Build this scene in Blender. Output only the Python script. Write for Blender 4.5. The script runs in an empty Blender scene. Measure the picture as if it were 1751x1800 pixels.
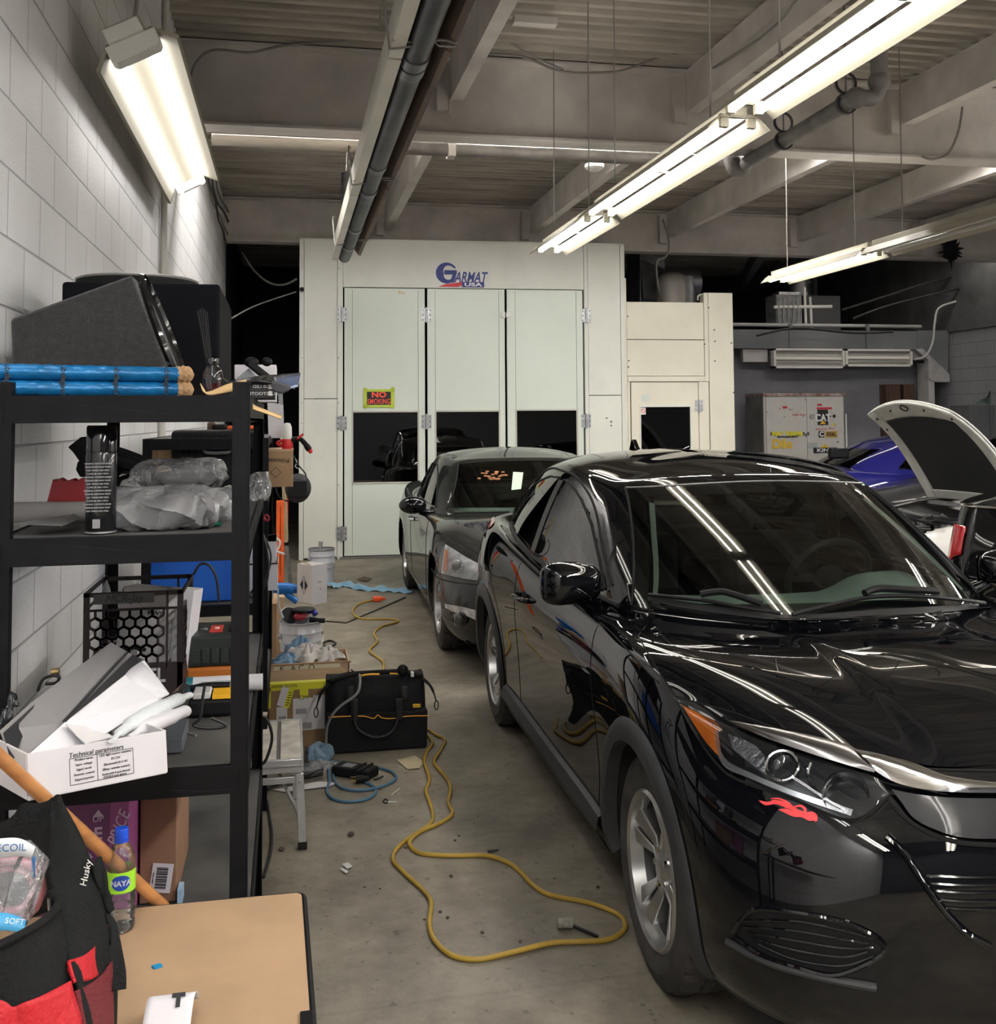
import bpy, bmesh, random
import numpy as np
from mathutils import Vector, Matrix, Euler
from mathutils.bvhtree import BVHTree
from math import *
SC = bpy.context.scene
COL = SC.collection
rnd = random.Random(7)
F=1840.0; HC=1.70; CX=875.5
YAW=atan(370.5/1840.0); PIT=radians(3.0); ROL=.007
CY=735.0-F*tan(PIT)
def _n(v):
    l=sqrt(sum(a*a for a in v)); return tuple(a/l for a in v)
_r0=(cos(YAW),-sin(YAW),0.0); _u0=(-sin(YAW)*sin(PIT),-cos(YAW)*sin(PIT),cos(PIT))
FW=(sin(YAW)*cos(PIT),cos(YAW)*cos(PIT),sin(PIT))
RT=tuple(_r0[i]*cos(ROL)-_u0[i]*sin(ROL) for i in range(3))
UP=tuple(_u0[i]*cos(ROL)+_r0[i]*sin(ROL) for i in range(3))
def W(px,py,x=None,y=None,z=None):
    """the point of the plane x=, y= or z= seen at a pixel of the photograph"""
    a=(px-CX)/F; b=-(py-CY)/F
    d=[FW[i]+RT[i]*a+UP[i]*b for i in range(3)]
    if x is not None: t=x/d[0]
    elif y is not None: t=y/d[1]
    else: t=(z-HC)/d[2]
    return (d[0]*t,d[1]*t,HC+d[2]*t)
def PX(x,y,z):
    v=(x,y,z-HC)
    X=sum(v[i]*RT[i] for i in range(3)); Y=sum(v[i]*UP[i] for i in range(3)); Z=sum(v[i]*FW[i] for i in range(3))
    return (CX+F*X/Z, CY-F*Y/Z)
# ---------------------------------------------------------------- helpers
def V(*a): return Vector(a)
def cat(pts, n=6, closed=False):
    """Catmull-Rom through points"""
    P = [Vector(p) for p in pts]; out = []; N = len(P)
    rng = range(N if closed else N-1)
    for i in rng:
        if closed: a, b, c, d = P[(i-1) % N], P[i], P[(i+1) % N], P[(i+2) % N]
        else: a, b, c, d = P[max(i-1, 0)], P[i], P[i+1], P[min(i+2, N-1)]
        for k in range(n):
            t = k/n
            out.append(0.5*((2*b)+(c-a)*t+(2*a-5*b+4*c-d)*t*t+(3*b-a-3*c+d)*t*t*t))
    if not closed: out.append(P[-1].copy())
    return out

class MB:
    def __init__(s): s.v = []; s.f = []; s.m = []
    def add(s, vs, fs, m=0):
        o = len(s.v); s.v += [tuple(p) for p in vs]
        for f in fs: s.f.append(tuple(i+o for i in f)); s.m.append(m)
        return s
    def box(s, lo, hi, m=0, mat=None):
        (a, b, c), (d, e, f) = lo, hi
        vs = [V(a,b,c),V(d,b,c),V(d,e,c),V(a,e,c),V(a,b,f),V(d,b,f),V(d,e,f),V(a,e,f)]
        if mat is not None: vs = [mat @ p for p in vs]
        return s.add(vs, [(0,3,2,1),(4,5,6,7),(0,1,5,4),(1,2,6,5),(2,3,7,6),(3,0,4,7)], m)
    def bar(s, p0, p1, w, h, m=0, up=(0,0,1)):
        """rectangular bar from p0 to p1; w sideways, h along up"""
        p0, p1 = Vector(p0), Vector(p1); d = (p1-p0).normalized(); u = Vector(up)
        sx = d.cross(u)
        if sx.length < 1e-4: sx = d.cross(V(1,0,0))
        sx.normalize(); u = sx.cross(d)
        q = [(-1,-1),(1,-1),(1,1),(-1,1)]
        vs = [p0+sx*a*w/2+u*b*h/2 for a, b in q]+[p1+sx*a*w/2+u*b*h/2 for a, b in q]
        return s.add(vs, [(3,2,1,0),(4,5,6,7),(0,1,5,4),(1,2,6,5),(2,3,7,6),(3,0,4,7)], m)
    def tube(s, pts, r, seg=8, m=0, n=0, closed=False, flat=1.0):
        P = [Vector(p) for p in pts]
        if n: P = cat(P, n, closed)
        N = len(P); rr = r if hasattr(r, '__len__') else None
        d0 = (P[1]-P[0]).normalized(); u = V(0,0,1)
        if abs(d0.z) > .95: u = V(1,0,0)
        sx = d0.cross(u).normalized(); rings = []
        for i in range(N):
            if closed: d = P[(i+1) % N]-P[i-1]
            else: d = P[min(i+1, N-1)]-P[max(i-1, 0)]
            if d.length < 1e-9: d = d0
            d.normalize(); sx = (sx-d*sx.dot(d))
            if sx.length < 1e-6: sx = d.orthogonal()
            sx.normalize(); up = d.cross(sx)
            R = rr[min(int(i*len(rr)/N), len(rr)-1)] if rr else r
            rings.append([P[i]+(sx*cos(2*pi*k/seg)+up*sin(2*pi*k/seg)*flat)*R for k in range(seg)])
        vs = [p for g in rings for p in g]; fs = []
        for i in range(N if closed else N-1):
            j = (i+1) % N
            for k in range(seg):
                l = (k+1) % seg; fs.append((i*seg+k, i*seg+l, j*seg+l, j*seg+k))
        if not closed: fs += [tuple(range(seg))[::-1], tuple((N-1)*seg+k for k in range(seg))]
        return s.add(vs, fs, m)
    def cyl(s, p0, p1, r, r1=None, seg=20, m=0):
        p0, p1 = Vector(p0), Vector(p1); r1 = r if r1 is None else r1
        d = (p1-p0).normalized(); sx = d.orthogonal().normalized(); up = d.cross(sx)
        vs = [p0+(sx*cos(2*pi*k/seg)+up*sin(2*pi*k/seg))*r for k in range(seg)]
        vs += [p1+(sx*cos(2*pi*k/seg)+up*sin(2*pi*k/seg))*r1 for k in range(seg)]
        fs = [(k, (k+1) % seg, seg+(k+1) % seg, seg+k) for k in range(seg)]
        fs += [tuple(range(seg))[::-1], tuple(seg+k for k in range(seg))]
        return s.add(vs, fs, m)
    def lathe(s, prof, seg=32, m=0, o=(0,0,0), axis='z', mat=None, closed=False):
        """prof [(r, h)] turned about an axis through o"""
        o = Vector(o); vs = []
        for r, h in prof:
            for k in range(seg):
                a = 2*pi*k/seg; c, d = r*cos(a), r*sin(a)
                p = {'z': V(c,d,h), 'y': V(c,h,d), 'x': V(h,c,d)}[axis]
                vs.append(o+(mat @ p if mat is not None else p))
        fs = []; n = len(prof)
        for i in range(n if closed else n-1):
            j = (i+1) % n
            for k in range(seg):
                l = (k+1) % seg; fs.append((i*seg+k, i*seg+l, j*seg+l, j*seg+k))
        return s.add(vs, fs, m)
    def prism(s, poly, plane, a, b, m=0, mat=None):
        """polygon in plane 'xz','yz','xy' extruded from a to b along the third axis"""
        def P(u, w, t): return {'xz': V(u,t,w), 'yz': V(t,u,w), 'xy': V(u,w,t)}[plane]
        n = len(poly); vs = [P(u, w, a) for u, w in poly]+[P(u, w, b) for u, w in poly]
        if mat is not None: vs = [mat @ p for p in vs]
        return s.add(vs, [tuple(range(n))[::-1], tuple(n+k for k in range(n))]+[(k, (k+1) % n, n+(k+1) % n, n+k) for k in range(n)], m)
    def grid(s, fn, nu, nv, m=0, closed_u=False):
        vs = [fn(i/nu, j/nv) for i in range(nu if closed_u else nu+1) for j in range(nv+1)]
        fs = []
        for i in range(nu):
            ii = (i+1) % nu if closed_u else i+1
            for j in range(nv): fs.append((i*(nv+1)+j, ii*(nv+1)+j, ii*(nv+1)+j+1, i*(nv+1)+j+1))
        return s.add(vs, fs, m)
    def ell(s, c, r, seg=20, m=0, mat=None):
        c = Vector(c); prof = [(max(sin(pi*i/12), 1e-4), -cos(pi*i/12)) for i in range(13)]
        vs = []
        for q, h in prof:
            for k in range(seg):
                a = 2*pi*k/seg; p = V(q*cos(a)*r[0], q*sin(a)*r[1], h*r[2]); vs.append(c+(mat @ p if mat is not None else p))
        return s.add(vs, [(i*seg+k, i*seg+(k+1) % seg, (i+1)*seg+(k+1) % seg, (i+1)*seg+k) for i in range(12) for k in range(seg)], m)
    def build(s, name, mats, parent=None, smooth=40, bevel=0, sub=0, solid=0, loc=(0,0,0), rot=(0,0,0), seg=2, weld=True, label=None):
        me = bpy.data.meshes.new(name); me.from_pydata(s.v, [], s.f)
        if not isinstance(mats, (list, tuple)): mats = [mats]
        for m in mats: me.materials.append(m)
        me.polygons.foreach_set('material_index', s.m)
        if weld:
            bm = bmesh.new(); bm.from_mesh(me)
            bmesh.ops.remove_doubles(bm, verts=bm.verts, dist=1e-6)
            bmesh.ops.recalc_face_normals(bm, faces=bm.faces)
            bm.to_mesh(me); bm.free()
        if smooth is not None:
            me.shade_smooth(); me.set_sharp_from_angle(angle=radians(smooth))
        me.validate(); me.update()
        o = bpy.data.objects.new(name, me); COL.objects.link(o)
        o.location = loc; o.rotation_euler = rot
        if parent is not None: o.parent = parent
        if solid: q = o.modifiers.new('t', 'SOLIDIFY'); q.thickness = solid; q.offset = 0
        if bevel: q = o.modifiers.new('b', 'BEVEL'); q.width = bevel; q.segments = seg; q.limit_method = 'ANGLE'; q.angle_limit = radians(40)
        if sub: q = o.modifiers.new('s', 'SUBSURF'); q.levels = sub; q.render_levels = sub
        if label: o['label'] = label
        return o

def tag(o, label, cat_, group=None, kind=None):
    if label: o['label'] = label
    if cat_: o['category'] = cat_
    if group: o['group'] = group
    if kind: o['kind'] = kind
    return o
def thing(name, label, cat_, loc=(0,0,0), rot=(0,0,0), group=None):
    o = bpy.data.objects.new(name, None); COL.objects.link(o); o.empty_display_size = .05
    o.location = loc; o.rotation_euler = rot if hasattr(rot, '__len__') else (0,0,rot)
    return tag(o, label, cat_, group)
def struct(o, label=None):
    o['kind'] = 'structure'
    if label: o['label'] = label
    return o
def copy_tree(o, parent=None):
    c = o.copy(); COL.objects.link(c); c.parent = parent
    for ch in list(o.children): copy_tree(ch, c)
    return c
def fitw(o, w):
    xs = [v.co.x for v in o.data.vertices]; k = w/(max(xs)-min(xs)); c = (max(xs)+min(xs))/2
    for v in o.data.vertices: v.co.x = (v.co.x-c)*k
    return o
def text(name, s, size, m, parent=None, loc=(0,0,0), rot=(pi/2,0,0), shear=0, wide=1.0, ext=.0008, bold=0, align='CENTER', label=None, mirror=False, space=1.0, line=1.0):
    cu = bpy.data.curves.new(name, 'FONT'); cu.body = s; cu.size = size; cu.shear = shear; cu.extrude = ext
    cu.align_x = align; cu.align_y = 'CENTER'; cu.offset = bold; cu.space_character = space; cu.space_line = line; cu.resolution_u = 3
    t = bpy.data.objects.new(name, cu); COL.objects.link(t)
    bpy.context.view_layer.update()
    me = bpy.data.meshes.new_from_object(t.evaluated_get(bpy.context.evaluated_depsgraph_get()))
    bpy.data.objects.remove(t); bpy.data.curves.remove(cu)
    me.materials.clear(); me.materials.append(m)
    for v in me.vertices: v.co.x *= wide*(-1 if mirror else 1)
    o = bpy.data.objects.new(name, me); COL.objects.link(o)
    o.location = loc; o.rotation_euler = rot
    if parent is not None: o.parent = parent
    if label: o['label'] = label
    return o

# ---------------------------------------------------------------- materials
MATS = {}
def mat(name, col=(.5,.5,.5), rough=.5, metal=0, spec=.5, coat=0, vary=0, vscale=8, bump=0, bscale=40, col2=None, dirt=0, dscale=3, trans=0, ior=1.45, alpha=1, aniso=0, sheen=0, emit=None, estr=0, detail=4, coatr=.03, stretch=None, roughvar=0):
    if name in MATS: return MATS[name]
    m = bpy.data.materials.new(name); m.use_nodes = True; MATS[name] = m
    nt = m.node_tree; N = nt.nodes; L = nt.links; b = N['Principled BSDF']
    c4 = (*col, 1)
    b.inputs['Base Color'].default_value = c4; b.inputs['Roughness'].default_value = rough
    b.inputs['Metallic'].default_value = metal; b.inputs['Specular IOR Level'].default_value = spec
    b.inputs['Coat Weight'].default_value = coat; b.inputs['Coat Roughness'].default_value = coatr
    b.inputs['Transmission Weight'].default_value = trans; b.inputs['IOR'].default_value = ior
    b.inputs['Alpha'].default_value = alpha; b.inputs['Sheen Weight'].default_value = sheen
    if emit: b.inputs['Emission Color'].default_value = (*emit, 1); b.inputs['Emission Strength'].default_value = estr
    tc = None
    if vary or bump or dirt or roughvar:
        tc = N.new('ShaderNodeTexCoord'); src = tc.outputs['Object']
        if stretch:
            mp = N.new('ShaderNodeMapping'); mp.inputs['Scale'].default_value = stretch; L.new(src, mp.inputs['Vector']); src = mp.outputs['Vector']
    cur = None
    if vary:
        n = N.new('ShaderNodeTexNoise'); n.inputs['Scale'].default_value = vscale; n.inputs['Detail'].default_value = detail
        L.new(src, n.inputs['Vector'])
        r = N.new('ShaderNodeValToRGB'); r.color_ramp.elements[0].position = .3; r.color_ramp.elements[1].position = .7
        c2 = col2 or tuple(max(0, c*(1-vary)) for c in col)
        c1 = col if col2 else tuple(min(1, c*(1+vary*.5)) for c in col)
        r.color_ramp.elements[0].color = (*c2, 1); r.color_ramp.elements[1].color = (*c1, 1)
        L.new(n.outputs['Fac'], r.inputs['Fac']); cur = r.outputs['Color']
    if dirt:
        n = N.new('ShaderNodeTexNoise'); n.inputs['Scale'].default_value = dscale; n.inputs['Detail'].default_value = 8; n.inputs['Roughness'].default_value = .65
        L.new(src, n.inputs['Vector'])
        r = N.new('ShaderNodeValToRGB'); r.color_ramp.elements[0].position = .45; r.color_ramp.elements[1].position = .75
        r.color_ramp.elements[0].color = (0,0,0,1); r.color_ramp.elements[1].color = (dirt,dirt,dirt,1)
        L.new(n.outputs['Fac'], r.inputs['Fac'])
        mx = N.new('ShaderNodeMixRGB'); L.new(r.outputs['Color'], mx.inputs['Fac'])
        if cur is not None: L.new(cur, mx.inputs['Color1'])
        else: mx.inputs['Color1'].default_value = c4
        mx.inputs['Color2'].default_value = (.05,.045,.04,1); cur = mx.outputs['Color']
    if cur is not None: L.new(cur, b.inputs['Base Color'])
    if roughvar:
        n = N.new('ShaderNodeTexNoise'); n.inputs['Scale'].default_value = 6; n.inputs['Detail'].default_value = 6
        L.new(src, n.inputs['Vector']); mr = N.new('ShaderNodeMapRange')
        mr.inputs['To Min'].default_value = max(0, rough-roughvar); mr.inputs['To Max'].default_value = rough+roughvar
        L.new(n.outputs['Fac'], mr.inputs['Value']); L.new(mr.outputs['Result'], b.inputs['Roughness'])
    if bump:
        n = N.new('ShaderNodeTexNoise'); n.inputs['Scale'].default_value = bscale; n.inputs['Detail'].default_value = 5
        L.new(src, n.inputs['Vector'])
        bp = N.new('ShaderNodeBump'); bp.inputs['Strength'].default_value = bump; bp.inputs['Distance'].default_value = .01
        L.new(n.outputs['Fac'], bp.inputs['Height']); L.new(bp.outputs['Normal'], b.inputs['Normal'])
    return m
def glassmat(name, tint=(.5,.55,.5), gloss=1.0, rough=0.0, ior=1.5, haze=0, hcol=(.8,.8,.8), bump=0, bscale=15):
    """thin see-through pane: tinted transparency under a fresnel reflection, optional whitish film"""
    if name in MATS: return MATS[name]
    m = bpy.data.materials.new(name); m.use_nodes = True; MATS[name] = m
    nt = m.node_tree; N = nt.nodes; L = nt.links; N.clear()
    o = N.new('ShaderNodeOutputMaterial'); t = N.new('ShaderNodeBsdfTransparent'); g = N.new('ShaderNodeBsdfGlossy')
    f = N.new('ShaderNodeFresnel'); f.inputs['IOR'].default_value = ior; mx = N.new('ShaderNodeMixShader')
    t.inputs['Color'].default_value = (*tint, 1); g.inputs['Roughness'].default_value = rough; g.inputs['Color'].default_value = (gloss,gloss,gloss,1)
    base = t.outputs[0]
    if haze:
        d = N.new('ShaderNodeBsdfDiffuse'); d.inputs['Color'].default_value = (*hcol, 1)
        h = N.new('ShaderNodeMixShader'); h.inputs[0].default_value = haze
        tc = N.new('ShaderNodeTexCoord'); n = N.new('ShaderNodeTexNoise'); n.inputs['Scale'].default_value = 7; n.inputs['Detail'].default_value = 6
        L.new(tc.outputs['Object'], n.inputs['Vector']); mr = N.new('ShaderNodeMapRange'); mr.inputs['To Min'].default_value = haze*.5; mr.inputs['To Max'].default_value = haze*1.5
        L.new(n.outputs['Fac'], mr.inputs['Value']); L.new(mr.outputs['Result'], h.inputs[0])
        L.new(base, h.inputs[1]); L.new(d.outputs[0], h.inputs[2]); base = h.outputs[0]
    if bump:
        tc = N.new('ShaderNodeTexCoord'); n = N.new('ShaderNodeTexNoise'); n.inputs['Scale'].default_value = bscale; n.inputs['Detail'].default_value = 4
        L.new(tc.outputs['Object'], n.inputs['Vector']); bp = N.new('ShaderNodeBump'); bp.inputs['Strength'].default_value = bump; bp.inputs['Distance'].default_value = .02
        L.new(n.outputs['Fac'], bp.inputs['Height']); L.new(bp.outputs['Normal'], g.inputs['Normal']); L.new(bp.outputs['Normal'], f.inputs['Normal'])
    L.new(f.outputs[0], mx.inputs[0]); L.new(base, mx.inputs[1]); L.new(g.outputs[0], mx.inputs[2]); L.new(mx.outputs[0], o.inputs['Surface'])
    return m
def emitmat(name, col, s):
    if name in MATS: return MATS[name]
    m = bpy.data.materials.new(name); m.use_nodes = True; MATS[name] = m
    b = m.node_tree.nodes['Principled BSDF']; b.inputs['Base Color'].default_value = (.9,.9,.9,1)
    b.inputs['Emission Color'].default_value = (*col, 1); b.inputs['Emission Strength'].default_value = s
    return m

BLK = mat('black_steel', (.0065,.0065,.008), .55, spec=.16, vary=.3, vscale=20, bump=.08, bscale=300)
BLKP = mat('black_plastic', (.008,.008,.009), .5, spec=.2, bump=.1, bscale=200)
BLKG = mat('gloss_black_plastic', (.008,.008,.009), .12, coat=.5)
RUB = mat('rubber', (.014,.014,.014), .75, spec=.2, bump=.15, bscale=150, vary=.3, vscale=12)
GALV = mat('galvanised_steel', (.45,.46,.47), .42, .85, vary=.25, vscale=15)
ALU = mat('aluminium', (.62,.63,.65), .35, .8, vary=.15, vscale=12, bump=.05, bscale=60)
CHR = mat('chrome', (.75,.76,.78), .08, 1)
CARD = mat('cardboard', (.40,.255,.145), .85, vary=.15, vscale=5, bump=.1, bscale=80)
CARD2 = mat('cardboard_pale', (.52,.36,.22), .85, vary=.12, vscale=5, bump=.1, bscale=80)
WCARD = mat('white_card', (.62,.61,.64), .6, vary=.06, vscale=6)
WCARD2 = mat('white_card_dusty', (.60,.58,.58), .7, vary=.12, vscale=9)
INK = mat('dark_ink', (.02,.02,.022), .6)
GINK = mat('grey_ink', (.25,.25,.26), .6)
WINK = mat('white_ink', (.85,.85,.85), .5)
WHT = mat('white_enamel', (.78,.77,.73), .35, vary=.06, vscale=4)
RED = mat('red_plastic', (.55,.02,.02), .4)
ORG = mat('orange_paint', (.80,.12,.02), .5, vary=.2, vscale=10)
BLU = mat('blue_plastic', (.01,.10,.55), .35)
YEL = mat('yellow_print', (.85,.75,.05), .5)
# ---------------------------------------------------------------- setting
def blockwall(name, col, flip):
    m = mat(name, col, .5, bump=.25, bscale=60)
    nt = m.node_tree; N = nt.nodes; L = nt.links; b = N['Principled BSDF']
    tc = N.new('ShaderNodeTexCoord'); sp = N.new('ShaderNodeSeparateXYZ'); cb = N.new('ShaderNodeCombineXYZ')
    L.new(tc.outputs['Object'], sp.inputs[0]); L.new(sp.outputs['Y' if flip else 'X'], cb.inputs['X']); L.new(sp.outputs['Z'], cb.inputs['Y'])
    br = N.new('ShaderNodeTexBrick'); br.inputs['Scale'].default_value = 1; br.inputs['Brick Width'].default_value = .405; br.inputs['Row Height'].default_value = .203
    br.inputs['Mortar Size'].default_value = .005; br.inputs['Mortar Smooth'].default_value = .6; br.inputs['Bias'].default_value = 0
    c = col; br.inputs['Color1'].default_value = (*c, 1); br.inputs['Color2'].default_value = (*[x*.93 for x in c], 1); br.inputs['Mortar'].default_value = (*[x*.62 for x in c], 1)
    L.new(cb.outputs[0], br.inputs['Vector'])
    n = N.new('ShaderNodeTexNoise'); n.inputs['Scale'].default_value = 1.3; n.inputs['Detail'].default_value = 9; L.new(tc.outputs['Object'], n.inputs['Vector'])
    r = N.new('ShaderNodeValToRGB'); r.color_ramp.elements[0].position = .3; r.color_ramp.elements[0].color = (.86,.86,.86,1); r.color_ramp.elements[1].position = .62; r.color_ramp.elements[1].color = (1,1,1,1)
    L.new(n.outputs['Fac'], r.inputs['Fac'])
    mx = N.new('ShaderNodeMixRGB'); mx.blend_type = 'MULTIPLY'; mx.inputs['Fac'].default_value = 1
    L.new(br.outputs['Color'], mx.inputs['Color1']); L.new(r.outputs['Color'], mx.inputs['Color2']); L.new(mx.outputs[0], b.inputs['Base Color'])
    old = [x for x in N if x.type == 'BUMP'][0]
    bp = N.new('ShaderNodeBump'); bp.inputs['Strength'].default_value = .9; bp.inputs['Distance'].default_value = .006; bp.invert = True
    L.new(br.outputs['Fac'], bp.inputs['Height']); L.new(old.outputs[0], bp.inputs['Normal']); L.new(bp.outputs[0], b.inputs['Normal'])
    return m
WALLM = blockwall('painted_block', (.86,.86,.87), True)
WALLR = blockwall('grey_painted_block', (.30,.30,.32), True)
def floormat():
    m = mat('concrete_floor', (.3,.29,.27), .55, bump=.06, bscale=30)
    nt = m.node_tree; N = nt.nodes; L = nt.links; b = N['Principled BSDF']; tc = [n for n in N if n.type == 'TEX_COORD'][0]
    def ns(s, d, ro=.6):
        n = N.new('ShaderNodeTexNoise'); n.inputs['Scale'].default_value = s; n.inputs['Detail'].default_value = d; n.inputs['Roughness'].default_value = ro; L.new(tc.outputs['Object'], n.inputs['Vector']); return n
    def ramp(src, a, b_, ca, cb):
        r = N.new('ShaderNodeValToRGB'); e = r.color_ramp.elements; e[0].position = a; e[1].position = b_; e[0].color = (*ca, 1); e[1].color = (*cb, 1); L.new(src, r.inputs['Fac']); return r
    a = ramp(ns(1.1, 8, .62).outputs['Fac'], .34, .66, (.15,.132,.103), (.295,.262,.207))
    c = ramp(ns(4.5, 10, .75).outputs['Fac'], .38, .6, (.68,.66,.63), (1.10,1.10,1.10))
    mx = N.new('ShaderNodeMixRGB'); mx.blend_type = 'MULTIPLY'; mx.inputs['Fac'].default_value = .9
    L.new(a.outputs[0], mx.inputs['Color1']); L.new(c.outputs[0], mx.inputs['Color2'])
    st = ramp(ns(24, 3, .5).outputs['Fac'], .655, .69, (1,1,1), (.16,.15,.13))
    m2 = N.new('ShaderNodeMixRGB'); m2.blend_type = 'MULTIPLY'; m2.inputs['Fac'].default_value = .5
    L.new(mx.outputs[0], m2.inputs['Color1']); L.new(st.outputs[0], m2.inputs['Color2'])
    vo = N.new('ShaderNodeTexVoronoi'); vo.feature = 'DISTANCE_TO_EDGE'; vo.inputs['Scale'].default_value = .55; L.new(tc.outputs['Object'], vo.inputs['Vector'])
    cr = ramp(vo.outputs['Distance'], 0, .006, (.6,.6,.6), (1,1,1))
    m3 = N.new('ShaderNodeMixRGB'); m3.blend_type = 'MULTIPLY'; m3.inputs['Fac'].default_value = .35
    L.new(m2.outputs[0], m3.inputs['Color1']); L.new(cr.outputs[0], m3.inputs['Color2']); L.new(m3.outputs[0], b.inputs['Base Color'])
    rr = N.new('ShaderNodeMapRange'); rr.inputs['To Min'].default_value = .32; rr.inputs['To Max'].default_value = .75; L.new(ns(2.3, 6).outputs['Fac'], rr.inputs['Value']); L.new(rr.outputs[0], b.inputs['Roughness'])
    return m
FLM = floormat()
X0, X1, Y0, Y1, ZC = -.80, 10.6, -3.5, 19.5, 4.5
struct(MB().box((X0-.3,Y0-.3,-.15), (X1+.3,Y1+.3,0)).build('floor', FLM), 'dusty stained concrete shop floor')
CEILM = mat('painted_deck', (.40,.365,.315), .6, vary=.35, vscale=2.5, stretch=(.4,2,1), dirt=.35, dscale=1.2)
STEEL = mat('painted_beam', (.58,.545,.51), .6, vary=.22, vscale=2.2, dirt=.25, dscale=1.5)
mb = MB(); y = Y0; prof = []
while y < Y1:
    prof += [(y, ZC), (y+.055, ZC), (y+.07, ZC+.045), (y+.135, ZC+.045)]; y += .15
prof.append((Y1, ZC)); vs = [(X0-.3, a, b) for a, b in prof]+[(X1+.3, a, b) for a, b in prof]; n = len(prof)
mb.add(vs, [(i, i+1, n+i+1, n+i) for i in range(n-1)])
struct(mb.build('ceiling', CEILM, solid=.004, smooth=None), 'grimy corrugated steel roof deck')
mb = MB().box((X0-.2,Y0,0), (X0,14.1,ZC+.1)); struct(mb.build('wall_left', WALLM), 'white painted concrete block wall beside the shelves')
DARKW = mat('near_black_wall', (.035,.037,.05), .8, vary=.4, vscale=1.5)  # near-black colour for the far walls
DARKM = mat('dark_cladding', (.12,.12,.125), .7, vary=.4, vscale=2, dirt=.4)
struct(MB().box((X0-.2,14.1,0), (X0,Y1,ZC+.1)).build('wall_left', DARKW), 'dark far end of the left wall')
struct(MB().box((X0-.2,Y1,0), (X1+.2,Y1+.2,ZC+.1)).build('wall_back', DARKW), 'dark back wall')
struct(MB().box((X1,Y0,0), (X1+.2,Y1,3.05)).build('wall_right', WALLR), 'grey painted block wall at the far right')
struct(MB().box((X1-.05,Y0,3.05), (X1+.2,Y1,ZC+.1)).build('wall_right', DARKM), 'soot-darkened upper wall at the far right')
struct(MB().box((X0-.2,Y0-.2,0), (X1+.2,Y0,ZC+.1)).build('wall_front', mat('front_wall', (.07,.07,.075), .8)), 'grey wall behind the camera')
# beams (I sections along X) and joists (along Y)
def ibeam(name, p0, p1, h, w, label, tw=.012, tf=.02, bottom=None):
    p0, p1 = V(*p0), V(*p1); mb = MB(); up = V(0,0,1)
    mb.bar(p0+up*(h/2), p1+up*(h/2), tw, h)
    mb.bar(p0+up*tf/2, p1+up*tf/2, w, tf); mb.bar(p0+up*(h-tf/2), p1+up*(h-tf/2), w, tf)
    return struct(mb.build(name, STEEL, smooth=None), label)
B1, B2 = 7.92, 13.45
ibeam('trim_1', (X0,B1,3.86), (X1,B1,3.86), .63, .22, 'first big steel beam across the ceiling')
ibeam('trim_2', (X0,B2,3.93), (X1,B2,3.93), .56, .22, 'second big steel beam, above the paint booth')
ibeam('trim_3', (X0,2.3,3.86), (X1,2.3,3.86), .63, .22, 'steel beam above the camera')
k = 4
LIT = []
for x in (1.22, 3.13, 5.04, 6.95, 8.86):
    for a, b, w in ((2.45, B1-.13, 'between the near beam and the first big beam'), (B1+.12, B2-.12, 'between the first and the second big beam')):
        mb = MB(); mb.bar((x,a,4.3), (x,b,4.3), .012, .34); mb.bar((x+.04,a,4.135), (x+.04,b,4.135), .10, .014); mb.bar((x+.04,a,4.46), (x+.04,b,4.46), .10, .014)
        for e, s in ((a, -1), (b, 1)): mb.box((x-.02,e-.006,4.02), (x+.0,e+.006,4.44)); mb.box((x-.11,min(e, e+s*.06),4.05), (x-.0,max(e, e+s*.06),4.42))
        struct(mb.build('trim_%d' % k, STEEL, smooth=None), 'steel channel joist %s, %s from the left' % (w, {1.22:'first',3.13:'second',5.04:'third',6.95:'fourth',8.86:'fifth'}[x])); k += 1
for x in (3.9, 6.6, 8.4):
    mb = MB(); mb.bar((x,B2+.15,4.2), (x+2.2 if x < 8 else x,Y1,4.2), .02, .3); mb.bar((x,B2+.15,4.05), (x+2.2 if x < 8 else x,Y1,4.05), .12, .014)
    struct(mb.build('trim_%d' % k, mat('dark_joist', (.12,.12,.13), .6, vary=.3)), 'dark joist beyond the second big beam'); k += 1

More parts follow.
